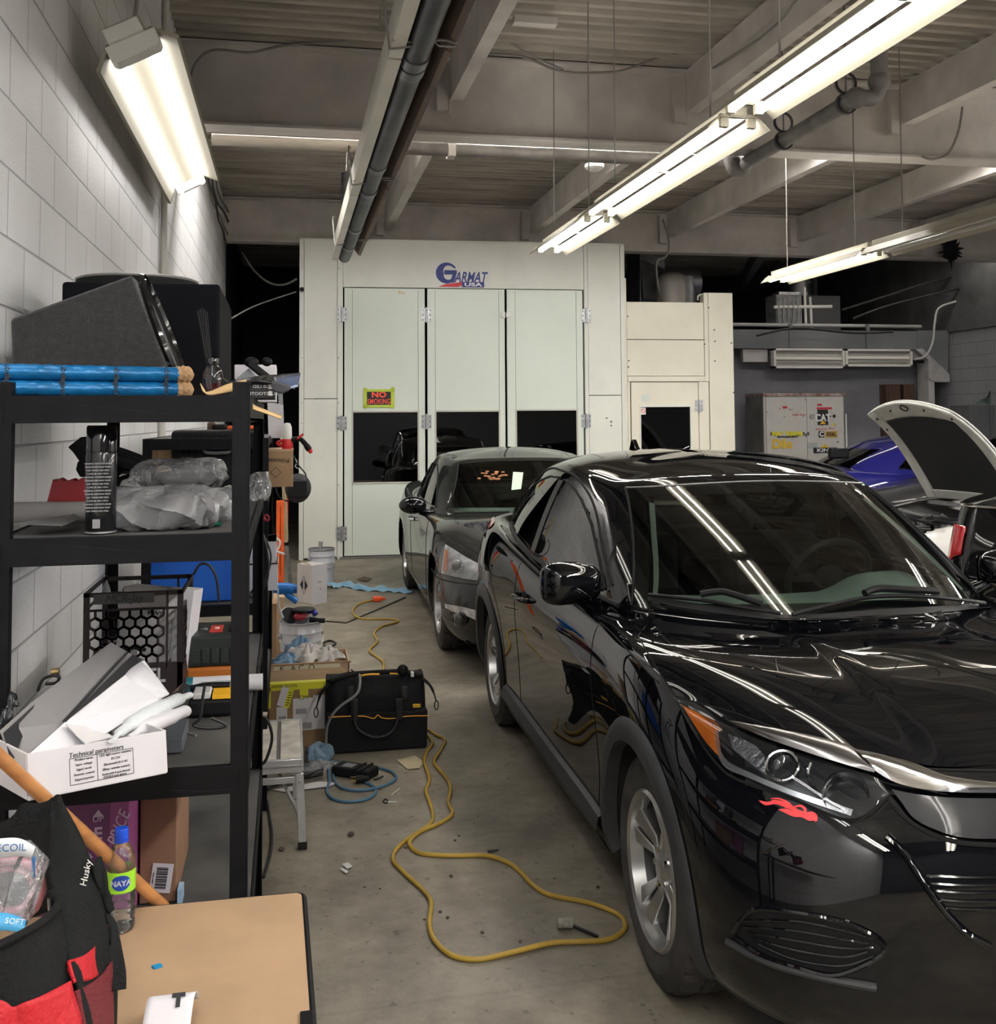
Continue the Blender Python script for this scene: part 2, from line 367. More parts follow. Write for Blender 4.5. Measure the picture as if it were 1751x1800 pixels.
# ---------------------------------------------------------------- lamps
WIREM = mat('pale_wire', (.20,.19,.175), .6)
TUBE = emitmat('lit_tube', (1.0,.96,.90), 13)
TUBE7 = emitmat('added_tube_left', (.97,.98,1.0), 19)
TUBE5 = emitmat('added_tube_weak', (1.0,.95,.88), 16)
TUBE6 = emitmat('added_tube_above', (1.0,.975,.95), 84)
TUBE3 = emitmat('lit_tube_near', (1.0,.96,.90), 13)
TUBE4 = emitmat('added_tube_far', (1.0,.97,.94), 100)
TUBE2 = emitmat('lit_tube_wall', (1.0,.97,.94), 7.5)
OFFT = mat('unlit_tube', (.55,.54,.50), .2)
REFL = mat('lamp_reflector', (.40,.375,.30), .5, spec=.2)
def fixture(label, group, y0, y1, x, z, lit=True, parent_rot=None, w=.30, tube=None):
    cy = (y0+y1)/2; h = (y1-y0)/2
    t = thing('fluorescent_light', label, 'ceiling light', (x,cy,z), (0,0,0), group)
    a = w/2
    for s in (-1, 1): MB().prism([(s*a,-.04),(s*(a-.006),-.043),(s*.088,.012),(s*.092,.018)], 'xz', -h, h).build('reflector_wing', REFL, t, smooth=None)
    MB().box((-.042,-h,.012), (.042,h,.075)).build('housing', REFL, t, bevel=.004)
    for y in (-h+.01, 0, h-.01): MB().box((-.09,y-.01,.012), (.09,y+.01,.018)).build('wing_bracket', REFL, t)
    for sx in (-1, 1):
        MB().cyl((sx*.065,-h+.04,-.012), (sx*.065,h-.04,-.012), .019, seg=14).build('tube', (tube or TUBE) if lit else OFFT, t)
        for e in (-h+.02, h-.02): MB().box((sx*.065-.02,e-.014,-.032), (sx*.065+.02,e+.014,.03)).build('lamp_holder', REFL, t, bevel=.003)
    for y in (-h*.7, h*.7): MB().tube([(0,y,.07), (.01,y,4.5-z)], .0045, 6).build('hanger_wire', WIREM, t)
    return t
RA = 1.97
gA = 'lit fluorescent fixtures in the long middle row'
LA = []
for y0, y1, lab, dz in ((6.47,7.80,'short lit fixture at the far end of the long middle lamp row',.0),
                    (4.30,6.42,'lit fluorescent fixture second from the far end of the long middle row',.02),
                    (1.86,4.26,'long lit fixture of the middle lamp row, cut by the top of the photo',.06),
                    (-.60,1.82,'added unseen lit fixture continuing the middle row above the camera',.06), (-3.1,-.65,'added unseen lit fixture continuing the middle row behind the camera',.06)):  # last two are unseen lamps added to brighten the foreground
    LA.append(fixture(lab, gA, y0, y1, RA+.0, 3.0+dz, tube=TUBE if y0 > 4 else TUBE3 if y0 > 1 else TUBE6))
for y0, y1, lab, lit in ((7.5,9.2,'lit fluorescent fixture at the far end of the right-hand row',True), (5.05,7.44,'unlit fluorescent fixture of the right-hand row',False), (2.5,5.0,'added unseen lit fixture of the right-hand row outside the frame',True), (0,2.45,'added unseen lit fixture of the right-hand row beside the camera',True)):  # last two are unseen lamps added for more light from the right
    fixture(lab, 'fluorescent fixtures in the right-hand row', y0, y1, 4.55, 3.0, lit)
def crossfix(label, group, x, y, z, tube):
    f = fixture(label, group, -.9, .9, 0, z, True, tube=tube); f.location = (x, y, z); f.rotation_euler = (0, 0, pi/2); return f
for x in (.1, 2.2, 4.1, 6.0): crossfix('added unseen fill fixture under the roof behind the first big beam', 'added fill fixtures behind the first big beam', x, 8.72, 4.33, TUBE4)  # fill lamps added out of sight to brighten the booth
for x in (7.9, 9.8): crossfix('added unseen fill fixture under the roof behind the second big beam', 'added fill fixtures behind the second big beam', x, 14.05, 4.34, TUBE5)  # unseen lamps added to light the mezzanine wall and cabinet
fixture('added unseen fill fixture beside the left wall, just above the frame', None, .3, 2.6, -.33, 3.35, True, tube=TUBE7)  # unseen lamp added to brighten the left wall
fixture('added unseen fill fixture above the left wall side, behind the camera', None, -2.6, -.2, -.25, 3.2, True, tube=TUBE6)  # another unseen fill lamp, added behind the camera
for x, g in ((7.3,'third row of added fill lamps, right of the frame'), (9.7,'fourth row of added fill lamps, right of the frame')):  # both rows added out of sight to carry light toward the booth
    for y0 in (0, 2.5, 5.0): fixture('unseen lit fixture of the '+g, g, y0-.6, y0+1.8, x, 3.0, True, tube=TUBE4)
# hanging wires / chains
def wire(name, pts, r, m, label, c='wire', n=6, seg=6, group=None):
    return tag(MB().tube(pts, r, seg, n=n).build(name, m), label, c, group)
WIREM = mat('pale_wire', (.20,.19,.175), .6); DWIRE = mat('dark_wire', (.02,.02,.02), .6)
# wall lamp, tilted to face the room
wl0 = V(*W(232,85,x=-.58)); wl1 = V(*W(335,318,x=-.58)); L_ = (wl1-wl0).length
t = thing('wall_light', 'lit two-tube fluorescent fixture hung on the white block wall', 'wall light', (wl0+wl1)/2, (0, radians(-28), 0))
h = L_/2; mb = MB(); mb.prism([(-.17,-.045),(-.155,-.055),(-.085,.02),(.085,.02),(.155,-.055),(.17,-.045),(.09,.030),(-.09,.030)], 'xz', -h, h); mb.build('reflector', mat('darkened_reflector', (.30,.28,.225), .6, spec=.1), t, smooth=None)  # plate colour darkened so it does not wash out beside the tubes
MB().box((-.07,-h,.03), (.07,h,.09)).build('housing', REFL, t, bevel=.004)
for sx in (-1, 1): MB().cyl((sx*.068,-h+.06,-.015), (sx*.068,h-.02,-.015), .019, seg=14).build('tube', TUBE2, t)
mb = MB(); mb.prism([(-.10,-.035),(-.085,-.05),(.085,-.05),(.10,-.035),(.10,.02),(-.10,.02)], 'xz', -h-.01, -h+.075); mb.box((-.08,-h-.03,.02), (.06,-h+.09,.075)); mb.build('end_cap', WHT, t, bevel=.004)
MB().box((-.09,h-.03,-.03), (.09,h+.005,.03)).build('end_cap', WHT, t, bevel=.004)
wire('lamp_cord', [wl0+V(0,.03,.09), wl0+V(.02,.05,.3), wl0+V(.06,.1,.75), wl0+V(.03,.3,1.3)], .008, WIREM, 'grey cord rising from the wall light to the ceiling', 'cord')
# wall conduit and cables on the left wall
tag(MB().cyl((X0+.025,6.9,.0), (X0+.025,6.9,4.4), .022, seg=12).build('conduit', mat('white_conduit', (.62,.60,.55), .5)), 'white vertical conduit on the left block wall beyond the wall light', 'conduit')
def sag(a, b, d, n=8, j=0):
    a, b = V(*a), V(*b); return [a.lerp(b, i/n)+V(rnd.uniform(-j,j), rnd.uniform(-j,j), -d*4*(i/n)*(1-i/n)+rnd.uniform(-j,j)) for i in range(n+1)]
for i, (za, zb, d) in enumerate(((4.36,4.32,.08), (4.28,4.2,.12), (4.32,4.05,.2), (4.2,3.95,.1))):
    wire('wall_cable', sag((X0+.04,7.4,za), (X0+.05,13.8,zb), d, 10, .02), .011, [WIREM, DWIRE][i % 2], 'cable sagging along the top of the left wall', 'cable', group='cables bundled along the top of the left wall')
wire('ceiling_cable', [W(330,150,y=7.7), W(345,110,y=7.7), W(375,88,y=7.7), W(440,92,y=7.7), W(500,80,y=7.75), W(600,72,y=7.75), W(720,70,y=7.75)], .01, WIREM, 'pale cable running along the first big beam and down at its left end', 'cable')
wire('ceiling_cable', [W(860,95,y=7.7), W(920,100,y=7.7), W(985,125,y=7.7), W(1050,128,y=7.7), W(1100,122,y=7.7), W(1180,95,y=7.6), W(1290,85,y=7.5)], .010, WIREM, 'cable draped along the first big beam between heater and middle lamps', 'cable')
wire('ceiling_cable', [W(880,62,y=7.5), W(930,95,y=7.6), W(990,122,y=7.7)], .008, WIREM, 'short thin cable crossing down to the first big beam', 'cable')
wire('ceiling_cable', [W(1692,188,y=7.7), W(1685,230,y=7.7), W(1668,268,y=7.75), W(1640,280,y=7.75), W(1620,275,y=7.8)], .010, WIREM, 'white cable loop hanging from the right end of the first big beam', 'cable')
wire('ceiling_cable', [W(1240,128,y=7.5), W(1300,92,y=6.6), W(1360,48,y=5.9), W(1400,0,y=5.3)], .010, WIREM, 'grey cable following the second joist toward the camera', 'cable')
wire('sagging_cable', [W(1165,385,y=13.1), W(1175,420,y=13.1), W(1172,450,y=13.1), W(1155,460,y=13.1), W(1157,500,y=13.0), W(1166,530,y=13.4)], .012, WIREM, 'pale cable hanging in front of the ducts above the booth cabin', 'cable')
wire('string', [W(405,561,y=10.5), W(450,537,y=11.5), W(520,513,y=12.9)], .008, WIREM, 'thin white string stretched from the wall to the booth corner', 'string')
wire('sagging_cable', sag(W(425,443,y=14), W(522,490,y=13.2), .22, 6), .014, WIREM, 'dark grey cable sagging in the gap left of the booth', 'cable')

# ---------------------------------------------------------------- tube heater
HX, HZ, HY0, HY1 = .60, 3.47, 1.2, 11.35
t = thing('radiant_tube_heater', 'long radiant tube heater with cream reflector hung under the roof', 'heater', (HX,0,HZ))
CREAM = mat('cream_paint', (.70,.68,.60), .4, vary=.1, vscale=3, dirt=.15, dscale=2)
BRN = mat('heat_browned_steel', (.16,.11,.075), .5, .4, vary=.35, vscale=4, stretch=(1,.4,1))
TUBM = mat('sooty_tube', (.085,.088,.095), .45, .5, vary=.5, vscale=3)
for i, (a, b) in enumerate(((HY0,4.9), (4.93,8.0), (8.03,HY1))):
    MB().prism([(-.135,-.055),(-.07,-.055),(-.07,-.045),(-.126,-.045),(-.126,.10),(-.135,.105)], 'xz', a, b).build('reflector_side', CREAM, t, smooth=None)
    MB().prism([(-.13,.10),(-.05,.145),(.06,.145),(.15,.02),(.175,.005),(.17,-.002),(.143,.012),(.055,.135),(-.045,.135),(-.125,.095)], 'xz', a, b).build('reflector_hood', BRN, t, smooth=None)
MB().cyl((.005,HY0,.0), (.005,HY1+.1,.0), .066, seg=28).build('burner_tube', TUBM, t)
for y in (3.9,5.0,5.15,7.2,8.0,9.6,10.6):
    MB().cyl((.005,y-.06,.0), (.005,y+.06,.0), .0725, seg=28).build('tube_clamp', mat('dull_clamp', (.16,.16,.17), .4, .7), t)
HW = mat('hanger_steel', (.40,.39,.37), .4, .7)
for y in (3.4, 4.75, 7.6, 10.3):
    MB().tube([(-.15,y+.05,.22), (-.17,y,.20), (-.15,y-.02,-.04), (-.13,y-.02,-.07), (0,y,-.035), (.10,y+.02,.0), (.18,y+.05,.0)], .006, 6, n=4).build('wire_hanger', HW, t)
    MB().tube([(.18,y+.1,.0), (.1,y+.1,.0), (0,y+.1,.1)], .005, 6).build('wire_hanger', HW, t)
    MB().tube([(-.14,y-.1,-.06), (-.1,y-.05,-.04), (0,y,-.03), (.05,y,.0)], .005, 6, n=3).build('wire_hanger', HW, t)
for y in (5.2, 8.3): MB().tube([(-.15,y,.2), (-.13,y+.1,.5), (-.1,y+.1,1.02)], .004, 6).build('hanger_chain', HW, t)
MB().cyl((0,HY1-.05,.05), (0,HY1-.05,-.02), .03, seg=14).build('end_fitting', GALV, t)
tag(MB().cyl((.66,11.9,3.86), (.66,11.9,4.5), .07, seg=18).build('vent_pipe', mat('dull_vent', (.20,.20,.21), .5, .6, vary=.4)), 'grey vertical vent pipe beside the far end of the tube heater', 'pipe')

# ---------------------------------------------------------------- pipes
PIPEM = mat('dusty_pipe', (.20,.19,.18), .6, .3, vary=.35, vscale=6)
yp = 8.35
a = V(*W(372,256,y=yp)); b = V(*W(1305,276,y=yp))
t = thing('overhead_pipe', 'dusty pipe running under the roof just behind the first big beam', 'pipe', a)
zz = (a.z+b.z)/2-a.z
c_ = V(*W(645,260,y=yp)).x-a.x; Lb = b.x-a.x
MB().cyl((0,0,zz), (c_,0,zz), .045, seg=16).build('wrapped_section', mat('lagged_pipe', (.34,.31,.26), .7, bump=.3, bscale=30), t)
MB().cyl((c_,0,zz), (Lb,0,zz), .055, seg=16).build('pipe_run', PIPEM, t)
for x in (c_+.02, V(*W(793,262,y=yp)).x-a.x): MB().box((x-.03,-.065,zz-.065), (x+.03,.065,zz+.10)).build('pipe_strap', STEEL, t)
e0 = V(*W(1305,290,z=3.80)); e1 = V(*W(1505,172,z=3.80)); e2 = V(*W(1540,75,z=4.45))
e1 = V(e1.x, e1.y, 3.8); 
t = thing('elbowed_pipe', 'dark steel pipe with elbows rising from the first big beam to the roof', 'pipe', e0)
q = e1-e0; rise = V(*W(1540,110,y=e1.y))-e0; rise.z = 0
MB().tube([V(-.1,.05,.12), V(-.08,0,-.03), V(0,0,-.05), q*.06, q*.2, q*.9, q, q+V(.14,.02,.02), V(rise.x+.02,rise.y,.15), V(rise.x+.02,rise.y,.7)], .055, 14, n=6).build('pipe_run', PIPEM, t)
for f in (.42, .93):
    p = q*f; MB().lathe([(.062,-.015),(.075,-.015),(.075,.015),(.062,.015)], 20, o=p+V(0,0,.0), axis='y', closed=True).build('pipe_clamp', TUBM, t)
    MB().tube([p+V(0,0,.07), p+V(0,0,.7)], .006, 6).build('hanger_rod', PIPEM, t)
    MB().lathe([(.065,-.008),(.08,-.008),(.08,.008),(.065,.008)], 20, o=p+V(0,0,.14), axis='y', closed=True).build('hanger_ring', TUBM, t)
for p in (V(-.07,.02,.02), q, V(rise.x+.02,rise.y,.12)):
    MB().ell(p, (.075,.075,.07), 14).build('elbow_fitting', PIPEM, t)
tag(MB().box((-.15,-.04,-.025),(.15,.04,.025)).build('junction_box', STEEL, loc=W(940,38,z=4.4)), 'small flat box fixed under the roof deck', 'box')
tag(MB().lathe([(.09,0),(.09,.03),(.05,.06),(0.001,.06)], 20).build('smoke_detector', WHT, loc=W(1045,289,y=9.2), rot=(pi,0,0)), 'small round white detector on a ceiling joist', 'detector')
# ---------------------------------------------------------------- paint booth
BA = radians(-3.0); BO = V(*W(525,985,z=0)); BX = V(cos(BA), sin(BA), 0); BN = V(-sin(BA), cos(BA), 0)
def BW(px, py, off=0):
    """(u, z) of the booth front's own plane behind a pixel"""
    p0 = V(0,0,HC); d = V(*W(px,py,y=1))-p0; o = BO+BN*off
    t = (o-p0).dot(BN)/d.dot(BN); p = p0+d*t; return (p-BO).dot(BX), p.z
BWHT = mat('booth_enamel', (.74,.75,.68), .38, vary=.06, vscale=1.2, dirt=.10, dscale=1.6)
BWHT2 = mat('booth_door_enamel', (.68,.74,.66), .33, vary=.05, vscale=1.5, dirt=.06)
BCRM = mat('cabin_enamel', (.76,.73,.60), .35, vary=.06, vscale=1.2, dirt=.08)
SEAM = mat('panel_seam', (.16,.15,.13), .7)
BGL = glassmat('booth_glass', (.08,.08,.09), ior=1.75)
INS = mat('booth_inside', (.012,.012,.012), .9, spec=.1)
booth = thing('spray_booth', 'tall off-white paint booth with three tall doors across its front', 'paint booth', BO, BA)
H = BW(522,421)[1]
xs = {k: BW(k,735)[0] for k in (522,597,603,749,890,1027,1033,1097,1103,1110,1227,1243,1290)}
u0, u1 = 0.0, BW(1097,431)[0]
hz = BW(815,508.5)[1]
def pan(name, a, b, z0, z1, d0=-.0, d1=.06, m=BWHT, par=booth, bev=.004):
    return MB().box((a,d0,z0), (b,d1,z1)).build(name, m, par, bevel=bev)
zs = BW(560,701)[1]; uL = BW(600,735)[0]; uR = BW(1030,735)[0]
pan('corner_post', u0, u0+.055, 0, H, -.01)
pan('front_panel', u0+.058, xs[597]-.03, zs+.004, H); pan('front_panel', u0+.058, xs[597]-.03, .02, zs-.004)
pan('door_jamb', xs[597]-.027, xs[603]-.002, 0, H, -.012)
pan('header_panel', xs[603], uR-.01, hz+.012, H, 0)
pan('door_jamb', uR-.008, uR+.04, 0, H, -.012)
zs2 = BW(1060,695)[1]
pan('front_panel', uR+.044, u1-.06, zs2+.004, H); pan('front_panel', uR+.044, u1-.06, .02, zs2-.004)
pan('corner_post', u1-.057, u1, 0, H, -.01)
MB().box((u0+.0,.06,0), (u0+.05,4.6,H)).build('side_wall', BWHT, booth)
MB().box((u1-.05,.06,0), (u1,4.6,H)).build('side_wall', BWHT, booth)
MB().box((u0,.0,H), (u1,4.6,H+.02)).build('roof', BWHT, booth)
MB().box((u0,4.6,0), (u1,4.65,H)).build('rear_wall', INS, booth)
MB().box((xs[597],-.03,0), (uR,.05,.03)).build('threshold', mat('threshold_steel', (.15,.14,.13), .6), booth)
mb = MB()
for z in (H-.35, H-.9, zs+.5, zs-.3, .9, 1.9): mb.ell((xs[597]-.013,-.014,z), (.008,.004,.008), 8); mb.ell((u0+.03,-.012,z), (.006,.004,.006), 8)
mb.build('rivet', mat('rivet_grey', (.35,.34,.31), .5), booth)
def hinge(par, u, z, s=1.0):
    mb = MB(); mb.box((u-.062*s,-.018,z-.085*s), (u-.008*s,-.008,z+.085*s)); mb.box((u+.008*s,-.018,z-.085*s), (u+.062*s,-.008,z+.085*s))
    mb.cyl((u,-.024,z-.095*s), (u,-.024,z+.095*s), .012*s, seg=12)
    for a in (-.045,.045):
        for b in (-.06,0,.06): mb.ell((u+a*s,-.021,z+b*s), (.008*s,.005,.008*s), 8, m=1)
    return mb.build('hinge', [GALV, mat('hinge_bolt', (.12,.12,.12), .4, .6)], par)
wz1 = [BW(677,722)[1], BW(821,721)[1], BW(961,719)[1]]
wz0 = BW(677,850)[1]
dr = [(604.5,748,619.5,735.5), (751,889,765.5,878), (891.5,1026.5,907,1014.5)]
for i, (a, b, c, d) in enumerate(dr):
    ua, ub = BW(a,735)[0]+.006, BW(b,735)[0]-.006; wa, wb = BW(c,735)[0], BW(d,735)[0]
    o = pan('door', ua, wa, .04, hz, -.012, .04, BWHT2); z1 = wz1[i]
    o.data.name = 'door'; me = MB().box((ua,-.012,.04), (wa,.04,hz)).box((wb,-.012,.04), (ub,.04,hz)).box((wa,-.008,z1), (wb,.04,hz)).box((wa,-.008,.04), (wb,.04,wz0))
    for q in (wa, wb): me.box((q-.002,-.0135,.06), (q+.002,-.005,hz-.02), 1)
    bpy.data.objects.remove(o); dobj = me.build('door', [BWHT2, SEAM], booth, smooth=None, label=['left door with a red and black sign taped on it', 'middle door', 'right door'][i])
    MB().box((wa-.01,-.018,z1-.02), (wb+.01,-.006,z1)).box((wa-.01,-.018,wz0), (wb+.01,-.006,wz0+.02)).box((wa-.01,-.018,wz0), (wa+.01,-.006,z1)).box((wb-.01,-.018,wz0), (wb+.01,-.006,z1)).build('window_frame', mat('window_trim', (.50,.49,.43), .4), dobj, smooth=None)
    MB().box((wa+.005,.012,wz0+.01), (wb-.005,.018,z1-.01)).build('window_pane', BGL, dobj, smooth=None)
for u, pys in ((601,(553,744,938)), (749.5,(554,741,938)), (1030,(555,740,938))):
    for py in pys: hinge(booth, BW(u,py)[0], BW(u,py)[1])
u, z = BW(888,554); MB().box((u-.06,-.02,z-.04),(u-.0,-.01,z+.04)).box((u-.05,-.045,z-.025),(u-.01,-.015,z+.03)).box((u+.01,-.03,z-.03),(u+.06,-.012,z+.03)).build('door_latch', WHT, booth, bevel=.003)
# sign plate
def LU(px, py): u, z = BW(px, py); return u, z
(a, z1), (b, z0) = LU(759,458), LU(863,506)
lg = MB().box((a,-.006,z0), (b,.0,z1)).build('logo_sign', mat('sign_white', (.72,.72,.68), .4), booth, label='white sign plate with blue letters')
NAVY = mat('navy_ink', (.02,.035,.20), .5); LRED = mat('sign_red', (.60,.04,.06), .5); LMAG = mat('sign_fade', (.30,.05,.20), .5)
# big swooping G
def arc(cx, cz, rx, rz, a0, a1, n, w0, w1, w2):
    out = []; inn = []
    for i in range(n+1):
        t = i/n; a_ = radians(a0+(a1-a0)*t); w = w0+(w1-w0)*min(1, t*2) if t < .5 else w1+(w2-w1)*(t-.5)*2
        out.append((cx+rx*cos(a_), cz+rz*sin(a_))); inn.append((cx+(rx-w)*cos(a_)+w*.18, cz+(rz-w*.75)*sin(a_)))
    return out, inn
gu, gz = LU(785,480); R_ = .135
o_, i_ = arc(gu, gz, R_, R_*.98, 30, 330, 30, .03, .085, .05)
mb = MB(); n = len(o_); vs = [(p[0], -.010, p[1]) for p in o_]+[(p[0], -.010, p[1]) for p in i_]+[(p[0], -.006, p[1]) for p in o_]+[(p[0], -.006, p[1]) for p in i_]
mb.add(vs, [(k, k+1, n+k+1, n+k) for k in range(n-1)])
a1_, z1_ = LU(781,483); a2_, z2_ = LU(803,478)
mb.add([(a1_,-.0105,z1_),(a2_,-.0105,z1_+.005),(a2_,-.0105,z2_+.02),(a1_,-.0105,z2_+.02)], [(0,1,2,3)])
a3, z3 = LU(795,497); mb.add([(a2_-.05,-.0105,z1_+.02),(a2_-.0,-.0105,z1_+.02),(a3+.02,-.0105,z3),(a3-.03,-.0105,z3)], [(0,1,2,3)])
mb.build('letter_g', NAVY, lg)
u, z = LU(829,488.5); fitw(text('lettering', 'ARMAT', .185, NAVY, lg, (BW(828,488)[0],-.008,z), shear=.3, bold=.004), BW(858,488)[0]-BW(798,488)[0])
mb = MB()
(a, za), (b, zb) = LU(770,504), LU(812,496)
mb.add([(a,-.009,za),(a+.10,-.009,za+.035),(b,-.009,zb),(b,-.009,zb-.045),(b-.06,-.009,za-.002)], [(0,1,2,3,4)])
mb.build('swoosh', LRED, lg)
(a, za), (b, zb) = LU(812,505), LU(851,496)
MB().box((a,-.009,za), (b,-.0075,zb)).build('name_strip', NAVY, lg)
u, z = LU(832,500.7); fitw(text('lettering', 'USA', .062, WINK, lg, (u,-.0115,z), bold=.002), BW(848,500)[0]-BW(817,500)[0])
# no smoking sign with green tape
(a, z1), (b, z0) = LU(641,685), LU(691,716)
w_, h_ = b-a, z1-z0; c = BO+BX*((a+b)/2)+V(0,0,(z0+z1)/2)+BN*-.018
t = thing('no_smoking_sign', 'black NO SMOKING sign with orange-red letters taped to the left booth door', 'sign', c, BA)
MB().box((-w_*.44,-.002,-h_*.42), (w_*.44,.001,h_*.42)).build('sign_card', INK, t)
FR = mat('fluorescent_red', (.95,.10,.05), .5); GT = mat('green_tape', (.50,.62,.06), .6, vary=.1)
text('lettering', 'NO', h_*.42, FR, t, (0,-.004,h_*.2), wide=1.25, bold=.003); fitw(text('lettering', 'SMOKING', h_*.40, FR, t, (0,-.004,-h_*.18), bold=.001, space=1.08), w_*.80)
for q in (((-.55,-.5),(.52,-.36)), ((-.53,.38),(.56,.52)), ((-.54,-.56),(-.42,.60)), ((.42,-.55),(.54,.64))):
    MB().box((q[0][0]*w_,-.004,q[0][1]*h_), (q[1][0]*w_,-.002,q[1][1]*h_)).build('tape_strip', GT, t)
u, z = BW(706,514.5); text('small_note', 'Exit', .055, mat('ochre_ink', (.55,.35,.05), .6), booth, (u,-.014,z), rot=(pi/2,0.12,0))
u, z = BW(531,510); tag(MB().cyl((0,0,0), (0,-.06,0), .022, seg=14).cyl((0,-.06,0), (0,-.075,0), .027, seg=14).build('camera_knob', BLKP, loc=BO+BX*u+V(0,0,z)+BN*-.012, rot=(0,0,BA)), 'small black round knob on the upper left corner of the booth front', 'knob')

# ---------------------------------------------------------------- booth cabin
cab = thing('booth_cabin', 'lower cream cabin with a small windowed door joined to the right side of the booth', 'cabin', BO, BA)
c0, c1, c2 = BW(1098,735)[0]+.004, BW(1243,735)[0], BW(1291,735)[0]
Hc = BW(1170,531)[1]; Hp = BW(1266,515)[1]; zst = BW(1100,489)[1]
pan('corner_post', c0, BW(1104,735)[0], 0, zst, .0, .06, BCRM, cab)
zm = BW(1170,597)[1]; zr = BW(1170,661)[1]; dz1 = BW(1170,672)[1]; d0 = BW(1110,735)[0]; d1 = BW(1227.5,735)[0]
pan('front_panel', BW(1104,735)[0]+.003, c1-.02, zm+.004, Hc, .01, .06, BCRM, cab); pan('front_panel', BW(1104,735)[0]+.003, c1-.02, zr+.003, zm-.004, .01, .06, BCRM, cab)
pan('door_head', BW(1104,735)[0]+.003, c1-.02, dz1+.01, zr-.003, -.012, .06, BCRM, cab)
pan('door_jamb', BW(1104,735)[0]+.003, d0-.012, 0, dz1+.007, .0, .06, BCRM, cab)
pan('door_jamb', d1+.012, c1+.03, 0, dz1+.007, .0, .06, BCRM, cab)
pan('edge_post', c1-.018, c1+.035, dz1+.01, Hp, -.01, .06, BCRM, cab)
pan('column_panel', c1+.038, c2, 0, Hp, -.015, .3, BCRM, cab)
MB().box((c2-.05,.3,0), (c2,1.2,Hc)).build('side_wall', BCRM, cab); MB().box((c0,.06,Hc-.02), (c2-.05,1.2,Hc)).build('roof', BCRM, cab)
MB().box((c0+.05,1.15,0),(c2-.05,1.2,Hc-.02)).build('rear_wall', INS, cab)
wa, wb = BW(1125.5,735)[0], BW(1213.5,735)[0]; wt = BW(1170,714)[1]; wbm = BW(1170,830)[1]
mb = MB().box((d0,-.012,.02), (wa,.04,dz1)).box((wb,-.012,.02), (d1,.04,dz1)).box((wa,-.012,wt), (wb,.04,dz1)).box((wa,-.012,.02), (wb,.04,wbm))
dd = mb.build('door', BCRM, cab, smooth=None)
MB().box((wa-.012,-.02,wt-.01), (wb+.012,-.008,wt+.02)).box((wa-.012,-.02,wbm), (wa+.006,-.008,wt)).box((wb-.006,-.02,wbm), (wb+.012,-.008,wt)).build('window_frame', BWHT, dd, smooth=None)
MB().box((wa,.01,wbm), (wb,.016,wt)).build('window_pane', BGL, dd, smooth=None)
hinge(cab, BW(1228,713)[0], BW(1228,713)[1], .85)
u, z = BW(1134,701); MB().box((u-.055,-.0135,z-.04), (u+.055,-.012,z+.05)).build('pale_sticker', mat('pale_sticker', (.60,.66,.60), .5), cab)
u, z = BW(1130.5,722.5); MB().box((u-.036,.003,z-.045), (u+.036,.006,z+.045)).build('no_smoking_sticker', WINK, cab)
MB().lathe([(.022,-.001),(.03,-.001),(.03,.001),(.022,.001)], 24, o=(u,.001,z), axis='y', closed=True).bar((u-.02,.001,z+.02), (u+.02,.001,z-.02), .002, .006).build('sticker_symbol', LRED, cab)
mb = MB()
for px, py in ((1103,556),(1105,634),(1104,645),(1238,605),(1245,541),(1255,580),(1256,600),(1256,635),(1285,603),(1289,690),(1066,735),(1074,741),(1074,748)):
    u, z = BW(px,py); mb.ell((u,-.016,z), (.012,.004,.009), 8)
mb.build('screw', mat('screw_dark', (.12,.11,.1), .5, .5), cab)
tag(MB().tube([W(1227,528,y=13.1), W(1228,520,y=13.1), W(1236,518,y=13.1), W(1243,526,y=13.1)], .012, 8, n=5).tube([W(1231,530,y=13.2), W(1235,524,y=13.2), W(1241,524,y=13.2), W(1244,531,y=13.2)], .01, 8, n=5).build('hose_loop', WHT), 'small white hose loop on top of the booth cabin', 'hose')

# ---------------------------------------------------------------- ducts behind
DUCT = mat('duct_metal', (.34,.35,.37), .32, .85, vary=.3, vscale=4)
p = V(*W(1130,495,y=15.2))
t = thing('exhaust_duct', 'bent grey sheet metal duct behind the top of the booth', 'duct', p)
w = .42; mb = MB(); mb.box((-.15,-.3,-.6), (.25,.3,.45)); mb.add([(-.15,-.32,.3),(.25,-.32,.15),(.25,-.45,-.15),(-.15,-.45,-.3),(-.15,-.32,-.35),(.25,-.32,-.35)], [(0,1,2,3),(3,2,5,4)])
mb.build('square_duct', DUCT, t, smooth=None, bevel=.01)
MB().cyl((.35,.2,.0), (.95,.25,.05), .25, seg=24).cyl((.7,.22,.1),(.65,.2,-.7), .26, seg=24).build('round_elbow', DUCT, t)
tag(MB().lathe([(.001,.34),(.12,.33),(.19,.28),(.22,.18),(.22,-.4)], 24).build('roof_vent', mat('vent_cap_metal', (.48,.45,.42), .5, .3), loc=V(*W(1181,520,y=14.4))), 'pale round-topped vent behind the top of the booth cabin', 'vent')
p = V(*W(1402,520,y=17.2)); t = thing('round_vent_duct', 'shiny round duct rising behind the right-hand lamp', 'duct', p)
MB().cyl((0,0,-.5), (0,0,1.6), .28, seg=28).build('round_duct', DUCT, t)
for z in (.2,.32,.44,.56,1.0): MB().cyl((0,0,z), (0,0,z+.02), .29, seg=28).build('duct_band', DUCT, t)
MB().box((-.1,-.5,-.75), (.55,.0,-.05)).build('fan_housing', mat('fan_housing', (.16,.16,.17), .6), t, bevel=.01)
p = V(*W(1383,565,y=15.9)); t = thing('motor_unit', 'grey motor unit on the mezzanine ledge', 'motor', p)
